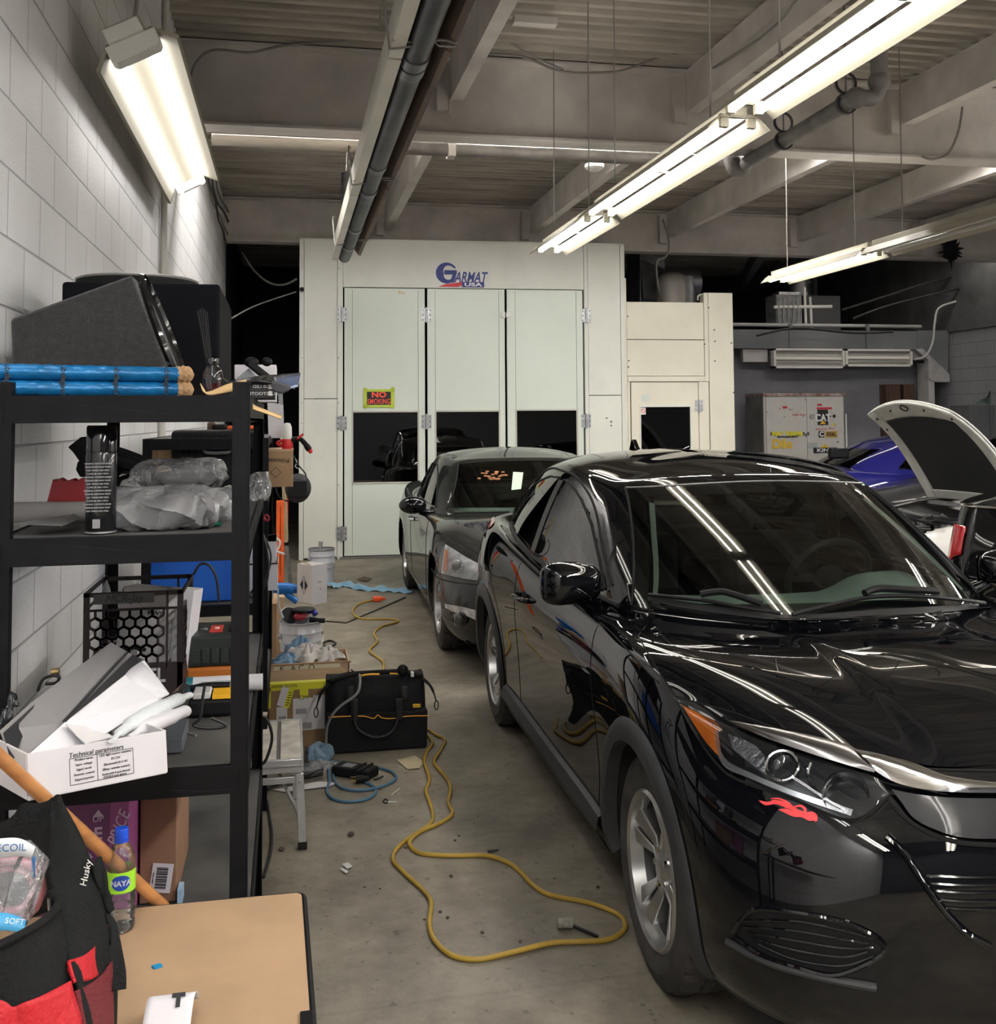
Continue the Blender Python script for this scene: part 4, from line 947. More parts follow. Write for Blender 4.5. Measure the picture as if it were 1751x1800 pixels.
# ---------------------------------------------------------------- nets
HB = [
 [(0,.10,.20),(.35,.12,.20),(.62,.20,.20),(.76,.38,.20),(.81,.55,.21),(.82,.87,.21),(.82,1.35,.21),(.83,1.9,.21),(.83,2.5,.21),(.83,3.0,.21),(.82,3.48,.22),(.81,3.9,.24),(.70,4.18,.26),(.4,4.24,.26),(0,4.25,.26)],
 [(0,.01,.30),(.36,.03,.30),(.66,.12,.30),(.82,.32,.30),(.865,.55,.30),(.88,.87,.30),(.86,1.35,.29),(.86,1.9,.29),(.86,2.5,.29),(.865,3.0,.29),(.885,3.48,.31),(.86,3.9,.33),(.74,4.2,.35),(.42,4.27,.35),(0,4.28,.35)],
 [(0,-.01,.50),(.36,.01,.50),(.67,.11,.50),(.84,.33,.50),(.88,.55,.50),(.895,.87,.50),(.865,1.35,.50),(.865,1.9,.50),(.865,2.5,.50),(.875,3.0,.50),(.90,3.48,.52),(.87,3.9,.53),(.75,4.2,.55),(.43,4.28,.55),(0,4.29,.55)],
 [(0,.0,.66),(.36,.02,.66),(.67,.14,.66),(.835,.37,.67),(.88,.58,.68),(.895,.87,.69),(.875,1.35,.68),(.875,1.9,.68),(.88,2.5,.69),(.89,3.0,.70),(.91,3.48,.72),(.875,3.9,.74),(.75,4.17,.76),(.43,4.25,.76),(0,4.26,.76)],
 [(0,.06,.77),(.36,.08,.77),(.66,.22,.775),(.80,.46,.785),(.86,.66,.80),(.885,.92,.82),(.875,1.35,.83),(.875,1.9,.84),(.885,2.5,.86),(.89,3.0,.88),(.90,3.48,.92),(.86,3.88,.95),(.74,4.12,.96),(.43,4.21,.96),(0,4.22,.96)],
 [(0,.13,.83),(.36,.16,.835),(.635,.31,.85),(.765,.56,.88),(.825,.78,.915),(.845,1.02,.94),(.845,1.4,.95),(.85,1.9,.96),(.855,2.5,.99),(.86,3.0,1.03),(.85,3.46,1.07),(.81,3.84,1.09),(.68,4.06,1.10),(.4,4.14,1.10),(0,4.15,1.10)],
 [(0,.17,.855),(.35,.20,.86),(.60,.35,.88),(.72,.60,.915),(.775,.82,.945),(.79,1.06,.97),(.79,1.45,.975),(.80,1.95,.98),(.80,2.5,1.0),(.80,3.0,1.03),(.79,3.42,1.07),(.75,3.76,1.09),(.62,3.96,1.10),(.36,4.04,1.10),(0,4.05,1.10)],
 [(0,.30,.90),(.28,.34,.905),(.47,.50,.93),(.56,.74,.965),(.61,.92,.99),(.64,1.12,1.0),(.66,1.45,.97),(.68,1.95,.95),(.68,2.5,.95),(.68,3.0,.97),(.67,3.36,.99),(.63,3.64,1.01),(.52,3.82,1.02),(.3,3.88,1.02),(0,3.88,1.02)],
 [(0,.55,.955),(.15,.58,.957),(.25,.68,.967),(.30,.84,.99),(.32,.96,1.005),(.34,1.12,1.01),(.35,1.4,.96),(.36,1.9,.90),(.36,2.5,.90),(.36,3.0,.91),(.35,3.3,.93),(.33,3.5,.95),(.26,3.62,.96),(.15,3.66,.96),(0,3.66,.96)],
 [(0,.80,.99),(0,.82,.99),(0,.86,.993),(0,.92,1.0),(0,1.0,1.01),(0,1.12,1.01),(0,1.4,.96),(0,1.9,.89),(0,2.5,.88),(0,2.9,.89),(0,3.1,.90),(0,3.25,.91),(0,3.35,.92),(0,3.4,.92),(0,3.42,.92)]]
HG = [
 [(0,.97,.90),(.37,1.04,.90),(.66,1.24,.88),(.785,1.50,.86),(.815,1.9,.86),(.825,2.4,.88),(.82,2.95,.92),(.78,3.5,.96),(.62,4.02,.98),(.35,4.10,.98),(0,4.12,.98)],
 [(0,1.05,1.015),(.37,1.12,1.01),(.64,1.33,.995),(.755,1.56,.98),(.79,1.95,.985),(.80,2.4,1.0),(.795,2.95,1.04),(.75,3.5,1.10),(.59,3.98,1.12),(.33,4.06,1.12),(0,4.08,1.12)],
 [(0,1.45,1.255),(.36,1.50,1.25),(.60,1.66,1.225),(.695,1.85,1.205),(.73,2.14,1.225),(.738,2.47,1.245),(.73,2.95,1.26),(.68,3.45,1.27),(.55,3.87,1.26),(.31,3.96,1.26),(0,3.98,1.265)],
 [(0,1.86,1.43),(.35,1.89,1.425),(.54,1.99,1.405),(.615,2.13,1.395),(.65,2.33,1.425),(.66,2.58,1.44),(.65,2.95,1.425),(.61,3.38,1.375),(.52,3.70,1.345),(.29,3.80,1.36),(0,3.82,1.365)],
 [(0,1.97,1.462),(.33,2.0,1.455),(.49,2.09,1.44),(.56,2.22,1.445),(.59,2.40,1.470),(.595,2.63,1.485),(.585,2.95,1.475),(.55,3.35,1.43),(.46,3.64,1.40),(.26,3.78,1.44),(0,3.82,1.447)],
 [(0,2.25,1.505),(.22,2.27,1.50),(.32,2.33,1.495),(.355,2.42,1.498),(.37,2.53,1.51),(.37,2.70,1.52),(.36,2.95,1.52),(.34,3.2,1.505),(.30,3.45,1.488),(.17,3.56,1.495),(0,3.6,1.498)],
 [(0,2.55,1.53),(0,2.57,1.53),(0,2.62,1.53),(0,2.67,1.53),(0,2.73,1.535),(0,2.82,1.535),(0,2.95,1.535),(0,3.05,1.535),(0,3.12,1.53),(0,3.18,1.527),(0,3.2,1.525)]]
BPNT = mat('black_paint', (.0025,.0028,.004), .6, spec=0, coat=1, coatr=.008)
SY_ = 1.045
hd = .0213
HO = V(*W(1146,1727,z=0)); HO = HO-V(-.845*cos(hd)+.87*SY_*sin(hd), .845*sin(hd)+.87*SY_*cos(hd), 0); HO.z = 0
fdw = [(1.66,1.04),(1.80,1.135),(2.0,1.25),(2.2,1.335),(2.42,1.395),(2.52,1.405),(2.66,1.045)]
rdw = [(2.75,1.055),(2.62,1.408),(2.85,1.405),(3.1,1.365),(3.26,1.325),(3.40,1.12)]
qtw = [(3.45,1.13),(3.32,1.305),(3.42,1.265),(3.62,1.165)]
suv, sb, sg = build_car('compact_suv', 'glossy black compact suv in the foreground with a red flame sticker below its headlight', None, (HB, HG), BPNT, PLAST, HO, hd, SY_, (.87,3.48), .735, .333,
    arch=.385, wins=(('front_door_window',fdw,TINT),('rear_door_window',rdw,TINT),('quarter_window',qtw,TINT)), ws=[(-.70,1.01),(-.35,1.012),(0,1.018),(.35,1.012),(.70,1.01),(.545,1.402),(.3,1.42),(0,1.428),(-.3,1.42),(-.545,1.402)],
    rw=[(-.5,1.14),(.5,1.14),(.45,1.33),(-.45,1.33)], clad_rows=lambda y: .30 if y > .6 else .235, rr=.222)
S = Snap(suv, [sb, sg])
# arch cladding, sill
for ay in (.87, 3.48):
    for s in (-1, 1):
        mb = MB(); n = 40; vs = []
        for k in range(n+1):
            a = radians(-14)+radians(208)*k/n
            for r, o in ((.368,-.03), (.372,.012), (.40,.018), (.432,.012), (.442,.001)):
                p = side_pt(sb, ay*SY_+r*cos(a), max(.2,.333+r*sin(a)), s, o)
                vs.append(p if p is not None else (vs[-1] if vs else V(s*.85,ay*SY_+r*cos(a),.333+r*sin(a))))
        mb.add(vs, [(k*5+j, k*5+j+1, k*5+j+6, k*5+j+5) for k in range(n) for j in range(4)])
        mb.build('wheel_arch_trim', PLAST, suv, smooth=50)
for s in (-1, 1):
    mb = MB(); n = 30; vs = []
    for k in range(n+1):
        y = (1.30+(3.02-1.30)*k/n)*SY_
        for z, o in ((.19,.0), (.21,.03), (.28,.035), (.325,.018), (.335,.0)):
            p = side_pt(sb, y, max(z,.215), s, o); vs.append(V(p.x, p.y, z))
    mb.add(vs, [(k*5+j, k*5+j+1, k*5+j+6, k*5+j+5) for k in range(n) for j in range(4)]); mb.build('sill_trim', PLAST, suv)
# door gaps, handle, belt trim
for s in (-1, 1):
    mb = MB()
    side_line(mb, sb, [(1.42,.95),(1.40,.8),(1.36,.62),(1.33,.45),(1.36,.34)], s, .0032, SY_, -.0012)
    side_line(mb, sb, [(2.69,1.0),(2.70,.8),(2.70,.55),(2.68,.34)], s, .0032, SY_, -.0012)
    side_line(mb, sb, [(1.36,.345),(2.0,.34),(3.0,.345)], s, .0032, SY_, -.0012)
    side_line(mb, sb, [(3.46,1.05),(3.42,.98),(3.30,.86),(3.10,.70),(3.02,.5),(3.0,.345)], s, .0032, SY_, -.0012)
    side_line(mb, sb, [(.80,.905),(1.0,.935),(1.25,.955),(1.42,.962)], s, .003, SY_, -.0012)
    mb.build('panel_gaps', GAP, suv)
for s in (-1, 1):
    mb = MB()
    side_line(mb, sg, [(1.52,1.0),(1.8,1.01),(2.4,1.022),(2.75,1.035),(3.2,1.07),(3.5,1.105)], s, .012, SY_, .0)
    mb.build('belt_moulding', BLKP, suv)
for s in (-1, 1):
    mb = MB()
    for w in (fdw, rdw, qtw): side_line(mb, sg, w+[w[0]], s, .007, SY_, .0, n=0)
    side_line(mb, sg, [(1.62,1.06),(1.80,1.165),(2.0,1.285),(2.2,1.372),(2.42,1.43),(2.7,1.443),(2.95,1.44),(3.2,1.40),(3.45,1.32),(3.6,1.22)], s, .006, SY_, .0)
    mb.build('window_seals', RUB, suv)
MB().grid(lambda u, v: side_pt(sg, ((2.54+.085*v)-(.12*(u-.0))*.0+(1-u)*.12+0)*SY_, 1.05+(1.40-1.05)*u, -1, .004), 8, 3).build('door_pillar', mat('pillar_black', (.012,.012,.013), .35), suv)
for s in (-1, 1):
    c = side_pt(sb, 2.50*SY_, .865, s, .0); h = thing('door_handle', None, None, c); h.parent = suv
    mb = MB(); mb.tube([(0,-.10,.0), (s*.03,-.075,.004), (s*.038,0,.006), (s*.03,.075,.004), (0,.10,0)], .014, 10, n=5, flat=.8); mb.build('grip', BPNT, h)
    MB().ell((s*-.002,0,0), (.008,.055,.03), 16).build('recess', GAP, h)
    c = side_pt(sg, 3.40*SY_, 1.20, s, .0)
# mirrors
for s in (-1, 1):
    r_ = thing('side_mirror', None, None, (s*.905,1.56*SY_,1.085)); r_.parent = suv
    mb = MB(); vs = []; nu, nv = 28, 14
    def fn(u, v):
        a = 2*pi*u; b = pi*v; e = .62
        cx, cz = cos(a), sin(a); sx_ = copysign(abs(cx)**e, cx); sz_ = copysign(abs(cz)**e, cz); r = sin(b)**.55
        taper = 1-.16*max(0, sx_*s)*-1
        return V(sx_*r*.118, -cos(b)*.085 if cos(b) > 0 else -cos(b)*.04, sz_*r*.078*(1+.12*sx_*s))
    mb.grid(fn, nu, nv, closed_u=True); mb.build('mirror_housing', BPNT, r_, smooth=60)
    MB().grid(lambda u, v: V((u-.5)*.20, .045, (v-.5)*.125), 2, 2).build('mirror_glass', CHR, r_)
    MB().tube([(-s*.05,.03,-.065), (-s*.10,.07,-.10), (-s*.155,.10,-.12), (-s*.20,.12,-.125)], [.03,.034,.04,.05,.055], 12, n=4).build('mirror_arm', BPNT, r_)
# windshield edge, wipers, stickers
L_ = [V(*p) for p in ()]
def ws_pt(x, z, off=0):
    h = sg.ray_cast(V(x,-1,z), V(0,1,0)); n = h[1] if h[1].y < 0 else -h[1]; return h[0]+n*off
def ws_line(pts, r, off, m, name, n=8, flat=1, par=suv):
    P = cat([V(x,0,z) for x, z in pts], n); return MB().tube([ws_pt(p.x, p.z, off) for p in P], r, 6, flat=flat).build(name, m, par)
for s in (-1, 1): ws_line([(s*.70,1.01),(s*.655,1.12),(s*.60,1.26),(s*.545,1.402)], .006, 0, RUB, 'windshield_seal')
ws_line([(-.545,1.402),(-.3,1.42),(0,1.428),(.3,1.42),(.545,1.402)], .004, .001, mat('roof_strip', (.30,.30,.30), .4, .3), 'windshield_seal')
def ws_band(a, b, off, m, name, par=suv):
    A = cat([V(x,0,z) for x, z in a], 8); B = cat([V(x,0,z) for x, z in b], 8); n = len(A)-1
    return MB().grid(lambda u, v: ws_pt(*(lambda p: (p.x, p.z))(A[round(u*n)].lerp(B[round(u*n)], v)), off), n, 3).build(name, m, par)
FRIT = mat('frit_black', (.006,.006,.007), .3)
for s in (-1, 1): ws_band([(s*.70,1.015),(s*.655,1.12),(s*.60,1.26),(s*.545,1.40)], [(s*.655,1.035),(s*.612,1.13),(s*.555,1.265),(s*.50,1.385)], -.004, FRIT, 'glass_border')
ws_band([(-.545,1.402),(-.3,1.42),(0,1.428),(.3,1.42),(.545,1.402)], [(-.51,1.375),(-.3,1.385),(0,1.392),(.3,1.385),(.51,1.375)], -.004, FRIT, 'glass_border')
ws_band([(-.70,1.01),(-.35,1.012),(0,1.018),(.35,1.012),(.70,1.01)], [(-.66,1.035),(-.35,1.055),(0,1.062),(.35,1.055),(.66,1.035)], -.004, FRIT, 'glass_border')
for s in (-1, 1): ws_band([(s*.645,1.05),(s*.605,1.14),(s*.55,1.27),(s*.495,1.375)], [(s*.632,1.05),(s*.59,1.14),(s*.533,1.27),(s*.478,1.372)] if s < 0 else [(s*.60,1.05),(s*.55,1.14),(s*.49,1.27),(s*.46,1.372)], -.03, mat('pillar_lining', (.36,.40,.36), .8), 'pillar_lining')
MB().box((0,0,0), (.001,.001,.001))
for i, q in enumerate(([(1512,849),(1533,850)], [(1536,858),(1557,868)])):
    S.patch([(q[0][0],q[0][1]-1), (q[1][0]-4,q[1][1]-2)], [(q[0][0]+4,q[0][1]+5), (q[1][0]+1,q[1][1]+4)], .002, 4, 2).build('windshield_sticker', mat('pale_teal_sticker', (.42,.60,.55), .5), suv)
COWL = mat('cowl_plastic', (.012,.012,.013), .5)
for pts in ([(1146,1052),(1200,1058),(1250,1064),(1300,1074),(1372,1086)], [(1392,1088),(1440,1076),(1500,1062),(1560,1056),(1640,1058),(1722,1066)]):
    w = thing('wiper', None, None, (0,0,0)); w.parent = suv
    MB().tube(S.line(pts, .022, 6), .009, 8, flat=.8).build('wiper_blade', BLKP, w)
mb = MB().tube(S.line([(1236,1056),(1270,1052),(1300,1060),(1340,1074)], .035, 5), .012, 8); mb.build('wiper_arm', BLKP, suv)
mb = MB().tube(S.line([(1515,1056),(1540,1048),(1590,1050),(1640,1052)], .035, 5), .013, 8); mb.build('wiper_arm', BLKP, suv)
def hood_pt(x, y, off=0):
    for e in (0, .003, -.003, .01):
        h = sb.ray_cast(V(x+e,y*SY_+e*.7,2), V(0,0,-1))
        if h[0] is not None: return h[0]+V(-e,-e*.7,off)
    return V(x,y*SY_,.97)
S.patch([(1142,1046),(1200,1058),(1300,1072),(1400,1082),(1560,1072),(1732,1062)], [(1148,1058),(1200,1070),(1300,1084),(1400,1093),(1560,1085),(1742,1070)], .005, 30, 4).build('cowl_cover', COWL, suv)
# shark fin aerial
MB().prism([(-.10,0),(.09,0),(.08,.025),(.055,.060),(.03,.075),(-.03,.03),(-.08,.008)], 'yz', -.014, .014).build('roof_aerial', BPNT, suv, bevel=.006, loc=(.0,3.50*SY_,sg.ray_cast(V(.002,3.5*SY_,3), V(0,0,-1))[0].z-.008))
# interior
DASH = mat('dash_grey', (.19,.235,.215), .75)
def dz(u, v):
    x = -.70+1.40*u; y = (1.22+.18*abs(x/.7)**2)+(.60)*v; h = .975+.03*sin(pi*min(1, v*1.4)); h += .085*exp(-((x-.36)/.20)**4)*max(0, sin(pi*min(1, max(0, v-.18)*1.4))) 
    if v > .92: h -= .2*(v-.92)/.08
    return V(x, y*SY_, h)
MB().grid(dz, 40, 24).build('dashboard', DASH, suv)
sw = thing('steering_wheel', None, None, (.36,1.98*SY_,1.00), (radians(-62),0,0)); sw.parent = suv
MB().tube([V(.185*cos(a*pi/12),.185*sin(a*pi/12),0) for a in range(24)], .016, 10, closed=True).build('wheel_ring', mat('leather_black', (.03,.03,.03), .5), sw)
MB().ell((0,0,.0), (.07,.06,.03), 16).bar((-.17,0,0),(.17,0,0),.03,.02).build('wheel_hub', INT, sw)
for x in (-.36, .36):
    st = thing('front_seat', None, None, (x,2.55*SY_,.9)); st.parent = suv
    MB().box((-.24,-.06,-.2), (.24,.08,.24)).build('seat_back', INT, st, bevel=.05, seg=4)
    MB().box((-.13,-.05,.28), (.13,.06,.46)).build('headrest', INT, st, bevel=.045, seg=4)
MB().box((-.60,3.2*SY_,.9),(.60,3.32*SY_,1.2)).build('rear_seat', INT, suv, bevel=.05)
MB().tube([(-.05,1.90*SY_,1.37), (0,1.88*SY_,1.36), (.05,1.90*SY_,1.37)], .02, 8).box((-.12,1.93*SY_,1.31),(.12,1.95*SY_,1.37)).build('rearview_mirror', INT, suv, bevel=.005)
# hood panel: a smooth crowned sheet between the measured shut lines
def half(pts, n=24):
    q = [S.pt(a, b) for a, b in pts]; q = [p for p in q if p is not None]; return q
Fh = [p for p in half([(1191,1227),(1230,1237),(1290,1253),(1380,1285),(1480,1316),(1600,1344),(1680,1353)]) if p.x < -.05]
Fh.append(V(0, Fh[-1].y-.004, Fh[-1].z+.002))
Rh = [p for p in half([(1146,1058),(1180,1066),(1240,1076),(1300,1083),(1360,1089),(1420,1091)]) if p.x < -.03]; Rh.append(V(0, Rh[-1].y-.015, Rh[-1].z+.004))
Lh = half([(1191,1227),(1165,1190),(1142,1152),(1126,1120),(1134,1098),(1142,1076),(1146,1058)])
def rsmp(L, n):
    P = cat(L, 10); d = [0]
    for i in range(1, len(P)): d.append(d[-1]+(P[i]-P[i-1]).length)
    out = []
    for k in range(n+1):
        q = d[-1]*k/n; i = 1
        while i < len(P)-1 and d[i] < q: i += 1
        out.append(P[i-1].lerp(P[i], (q-d[i-1])/max(d[i]-d[i-1], 1e-9)))
    return out
NH = 30
Fr, Rr, Ls = rsmp(Fh, NH), rsmp(Rh, NH), rsmp(Lh, 2*NH)
mx_ = lambda p: V(-p.x, p.y, p.z)
FF = Fr+[mx_(p) for p in Fr[-2::-1]]; RR = Rr+[mx_(p) for p in Rr[-2::-1]]; RS = [mx_(p) for p in Ls]
ca, cb_ = S.pt(1372,1125), S.pt(1634,1346)
Ls[0] = FF[0]; Ls[-1] = RR[0]; RS[0] = FF[-1]; RS[-1] = RR[-1]
def hoodp(i, j):
    u, v = i/(2*NH), j/(2*NH)
    p = FF[i]*(1-v)+RR[i]*v+Ls[j]*(1-u)+RS[j]*u-(FF[0]*(1-u)*(1-v)+FF[-1]*u*(1-v)+RR[0]*(1-u)*v+RR[-1]*u*v)
    s = abs(2*u-1); z = .030*(1-s**2.2)*sin(pi*min(1, v*.97+.015))**.7+.0035
    xc = .30+(abs(cb_.x)-.30)*(1-v)**1.0; w = (xc-abs(p.x))/.045; st = min(1, max(0, w)); z += .011*(st*st*(3-2*st))*min(1, v*7)*min(1, (1-v)*4)
    return p+V(0,0,z)
mb = MB().add([hoodp(i, j) for i in range(2*NH+1) for j in range(2*NH+1)], [(i*(2*NH+1)+j, (i+1)*(2*NH+1)+j, (i+1)*(2*NH+1)+j+1, i*(2*NH+1)+j+1) for i in range(2*NH) for j in range(2*NH)])
mb.build('hood', BPNT, suv, smooth=60, sub=1)
outl_ = [(p.x, p.y) for p in FF[::4]]+[(p.x, p.y) for p in RS[4:-4:6]]+[(p.x, p.y) for p in RR[::-4]]+[(p.x, p.y) for p in Ls[-4:4:-6]]
ctr = (0, sum(p[1] for p in outl_)/len(outl_)); inn_ = [(ctr[0]+(a-ctr[0])*.93, ctr[1]+(b-ctr[1])*.93) for a, b in outl_]
bo_ = [c for c in suv.children if c.name.startswith('body')][0]; b5 = bmesh.new(); b5.from_mesh(bo_.data)
bmesh.ops.delete(b5, geom=[f for f in b5.faces if abs(f.normal.z) > .5 and f.calc_center_median().z > .75 and inpoly(f.calc_center_median().x, f.calc_center_median().y, inn_)], context='FACES'); b5.to_mesh(bo_.data); b5.free()
MB().box((-.6,.35,.45), (.6,1.1,.62)).build('engine_block', WELL, suv)
# front face details, measured on the photo and laid on the surface
mb = MB().tube(S.line([(1188,1224),(1230,1236),(1290,1252),(1380,1284),(1480,1315),(1600,1344),(1640,1352),(1750,1354)], -.001, 6), .0035, 6)
mb.tube(S.line([(1188,1224),(1165,1190),(1140,1150),(1122,1118)], -.001, 6), .003, 6)
mb.tube(S.line([(1122,1118),(1138,1096),(1142,1075),(1136,1056)], -.001, 6), .003, 6)
mb.tube(S.line([(1190,1232),(1224,1292),(1262,1345),(1300,1372),(1400,1408),(1500,1443),(1560,1402)], -.0005, 6), .004, 6)
mb.tube(S.line([(1500,1443),(1530,1440),(1566,1405)], -.0005, 4), .003, 6)
mb.build('panel_gaps', GAP, suv)
LB = mat('lamp_bezel', (.02,.021,.023), .25, .3); LG = glassmat('lamp_cover', (.88,.90,.92), ior=1.5)
hl = thing('headlight', None, None, (0,0,0)); hl.parent = suv
top = [(1190,1229),(1230,1254),(1285,1278),(1340,1304),(1430,1337),(1535,1367),(1562,1398)]; bot = [(1191,1231),(1224,1290),(1268,1340),(1320,1372),(1400,1405),(1498,1440),(1560,1402)]
S.patch(top, bot, .002, 40, 8).build('lamp_housing', LB, hl)
S.patch([(1200,1240),(1232,1258),(1264,1284)], [(1203,1244),(1240,1302),(1271,1336)], .005, 12, 6).build('turn_reflector', mat('amber_lens', (.60,.16,.02), .15, coat=.6), hl, label='amber corner lens')
S.patch([(1212,1242),(1245,1258),(1264,1272),(1272,1286)], [(1216,1248),(1242,1264),(1262,1282),(1268,1288)], .006, 14, 3).build('chrome_edge', CHR, hl)
S.patch([(1264,1286),(1276,1334),(1325,1362),(1400,1393),(1500,1425)], [(1258,1288),(1272,1345),(1322,1371),(1398,1402),(1496,1436)], .007, 30, 3).build('chrome_strip', mat('satin_chrome', (.55,.56,.57), .25, .9), hl)
for cx, cy, rx in ((1378,1350,27),):
    ring = [S.pt(cx+rx*cos(a*pi/14), cy+rx*.92*sin(a*pi/14), .010) for a in range(28)]; MB().tube(ring, .006, 8, closed=True).build('projector_ring', CHR, hl)
    c = S.pt(cx, cy, -.004); MB().ell(c, (.034,.016,.034), 20).build('projector_lens', mat('lens_dark', (.02,.022,.025), .08, coat=.6), hl)
c = S.pt(1478,1380,-.01); MB().lathe([(.001,-.0),(.03,.006),(.05,.03),(.056,.045)], 28, o=c, axis='y', mat=Matrix.Rotation(radians(180),3,'Z') @ Matrix.Rotation(radians(-15),3,'Z')).build('reflector_bowl', mat('bowl_chrome', (.4,.41,.42), .12, 1), hl)
MB().tube(S.line([(1426,1345),(1422,1370),(1445,1402),(1480,1422)], .008, 6), .005, 8).build('light_guide', CHR, hl)
S.patch([(1282,1292),(1326,1310),(1345,1330)], [(1290,1318),(1322,1345),(1352,1366)], .006, 8, 5).build('side_reflector', mat('facet_chrome', (.30,.30,.32), .2, .9, bump=.8, bscale=60), hl)
S.patch(top, bot, .013, 40, 8, bulge=.004).build('lamp_cover', LG, hl)
S.patch([(1288,1272),(1370,1290),(1500,1322),(1540,1364)], [(1292,1277),(1350,1304),(1450,1340),(1536,1366)], .018, 30, 5, bulge=.006).build('chrome_brow', mat('smoked_chrome', (.26,.25,.245), .2, .95), suv)
sym(S.patch([(1502,1326),(1550,1336),(1600,1349),(1665,1374),(1749,1384)], [(1540,1366),(1572,1384),(1620,1396),(1680,1401),(1749,1402)], .022, 30, 5, bulge=.008), 30, 5).build('chrome_grille_bar', CHR, suv)
sym(S.patch([(1608,1352),(1660,1358),(1749,1360)], [(1650,1370),(1700,1376),(1749,1382)], .004, 16, 3), 16, 3).build('grille_top_trim', BLKG, suv)
sym(S.patch([(1566,1392),(1620,1402),(1680,1407),(1749,1408)], [(1582,1412),(1612,1446),(1680,1472),(1749,1476)], .012, 24, 8), 24, 8).build('smoked_grille_panel', mat('smoked_panel', (.016,.016,.018), .4, spec=.15, coat=.12, coatr=.05), suv)
mb = MB().tube(symline(S.line([(1560,1402),(1590,1436),(1625,1460),(1680,1480),(1749,1486)], .0, 6)), .006, 6); mb.build('grille_gap', GAP, suv)
mb = MB()
for py in (1541,1555,1568,1583,1597): mb.tube(symline(S.line([(1628+(py-1541)*.6,py-2),(1690,py+1),(1749,py+1)], .002, 6)), .0035, 6)
mb.build('lower_grille_slats', BLKG, suv)
S.patch([(1292,1636),(1325,1600),(1400,1606),(1500,1628),(1552,1662)], [(1292,1648),(1345,1676),(1400,1694),(1470,1708),(1548,1680)], .003, 30, 10).build('fog_grille', BLKP, suv)
mb = MB()
for k in range(5):
    f = (k+.5)/5; mb.tube(S.line([(1300+(k*9),1612+f*52),(1400,1610+f*84),(1480,1626+f*78),(1535-(k % 2)*10,1645+f*38)], .005, 6), .003, 6)
mb.tube(S.line([(1292,1640),(1325,1599),(1400,1604),(1500,1627),(1556,1668),(1474,1712),(1400,1698),(1340,1677),(1292,1644)], .004, 6), .006, 6)
mb.build('fog_grille_slats', BPNT, suv)
MB().tube(S.line([(1280,1655),(1350,1690),(1450,1718),(1540,1735)], .002, 6), .010, 8).build('chin_line', PLAST, suv)
MB().tube(S.line([(1560,1470),(1590,1500),(1620,1545),(1660,1600),(1700,1640),(1740,1662)], .004, 6), .012, 8, flat=.6).build('bumper_edge', BPNT, suv)
for o in list(suv.children):
    if o.name.split('.')[0] in ('headlight','chrome_brow','fog_grille','fog_grille_slats','chin_line','bumper_edge'): mirror_part(o, suv)
# flame sticker
FLM_ = mat('red_sticker', (.75,.05,.06), .45); mb = MB()
for top_, bot_ in (([(1334,1407),(1350,1410),(1362,1407),(1377,1409),(1394,1416)], [(1335,1408),(1346,1416),(1364,1414),(1379,1419),(1396,1424)]),
                   ([(1357,1407),(1366,1407),(1378,1413)], [(1358,1408),(1368,1412),(1379,1418)]),
                   ([(1369,1423),(1384,1422),(1398,1427),(1412,1428),(1425,1431),(1435,1441)], [(1370,1424),(1382,1430),(1396,1436),(1410,1437),(1422,1443),(1432,1443)]),
                   ([(1378,1415),(1392,1416),(1405,1424),(1420,1428)], [(1380,1420),(1392,1424),(1402,1431),(1418,1435)])):
    S.patch(top_, bot_, .0022, 14, 3, mb=mb)
for top_, bot_ in (([(1355,1404),(1368,1403),(1381,1407),(1391,1413)], [(1356,1405),(1370,1406),(1380,1410),(1389,1417)]), ([(1396,1418),(1408,1415),(1417,1420),(1419,1427)], [(1398,1420),(1407,1419),(1413,1423),(1414,1428)]), ([(1414,1430),(1428,1427),(1437,1434),(1437,1444)], [(1415,1433),(1425,1434),(1431,1438),(1433,1445)])):
    S.patch(top_, bot_, .0022, 14, 3, mb=mb)
mb.build('flame_sticker', FLM_, suv, label='red flame sticker under the headlight')
# tail lamp (rear corner)
S.patch([(864,892),(871,889),(876,890)], [(859,930),(864,926),(869,920)], .006, 6, 5).build('tail_light', mat('red_lens', (.50,.01,.02), .15, coat=.8), suv, label='red tail light')
# hood side ridge
# ---------------------------------------------------------------- shelving
def Bx(name, label, c_, l, r, t_, b_, y, d, m, bev=.002, group=None, part='body', rot=0):
    """a box-like thing whose front face spans the given photo bounds on the plane y; returns (thing, width, height)"""
    p = V(*W((l+r)/2, b_, y=y)); a, q = W(l, (t_+b_)/2, y=y)[0], W(r, (t_+b_)/2, y=y)[0]; top = W((l+r)/2, t_, y=y)[2]
    o = thing(name, label, c_, (a,y,p.z), (0,0,rot), group); w, h = q-a, top-p.z
    MB().box((0,0,0), (w,d,h)).build(part, m, o, bevel=bev); return o, w, h
def sheet(pts, m, name, par=None, th=.003, label=None, c_=None, sub=0, loc=None, group=None):
    """thin card from photo points (px, py, y)"""
    P = [V(*W(a, b, y=y)) for a, b, y in pts]; o = P[0] if par is None else par.location
    mb = MB().add([p-o for p in P], [tuple(range(len(P)))])
    x = mb.build(name, m, par, solid=th, smooth=None, loc=o if par is None else (0,0,0))
    if label: tag(x, label, c_, group)
    return x
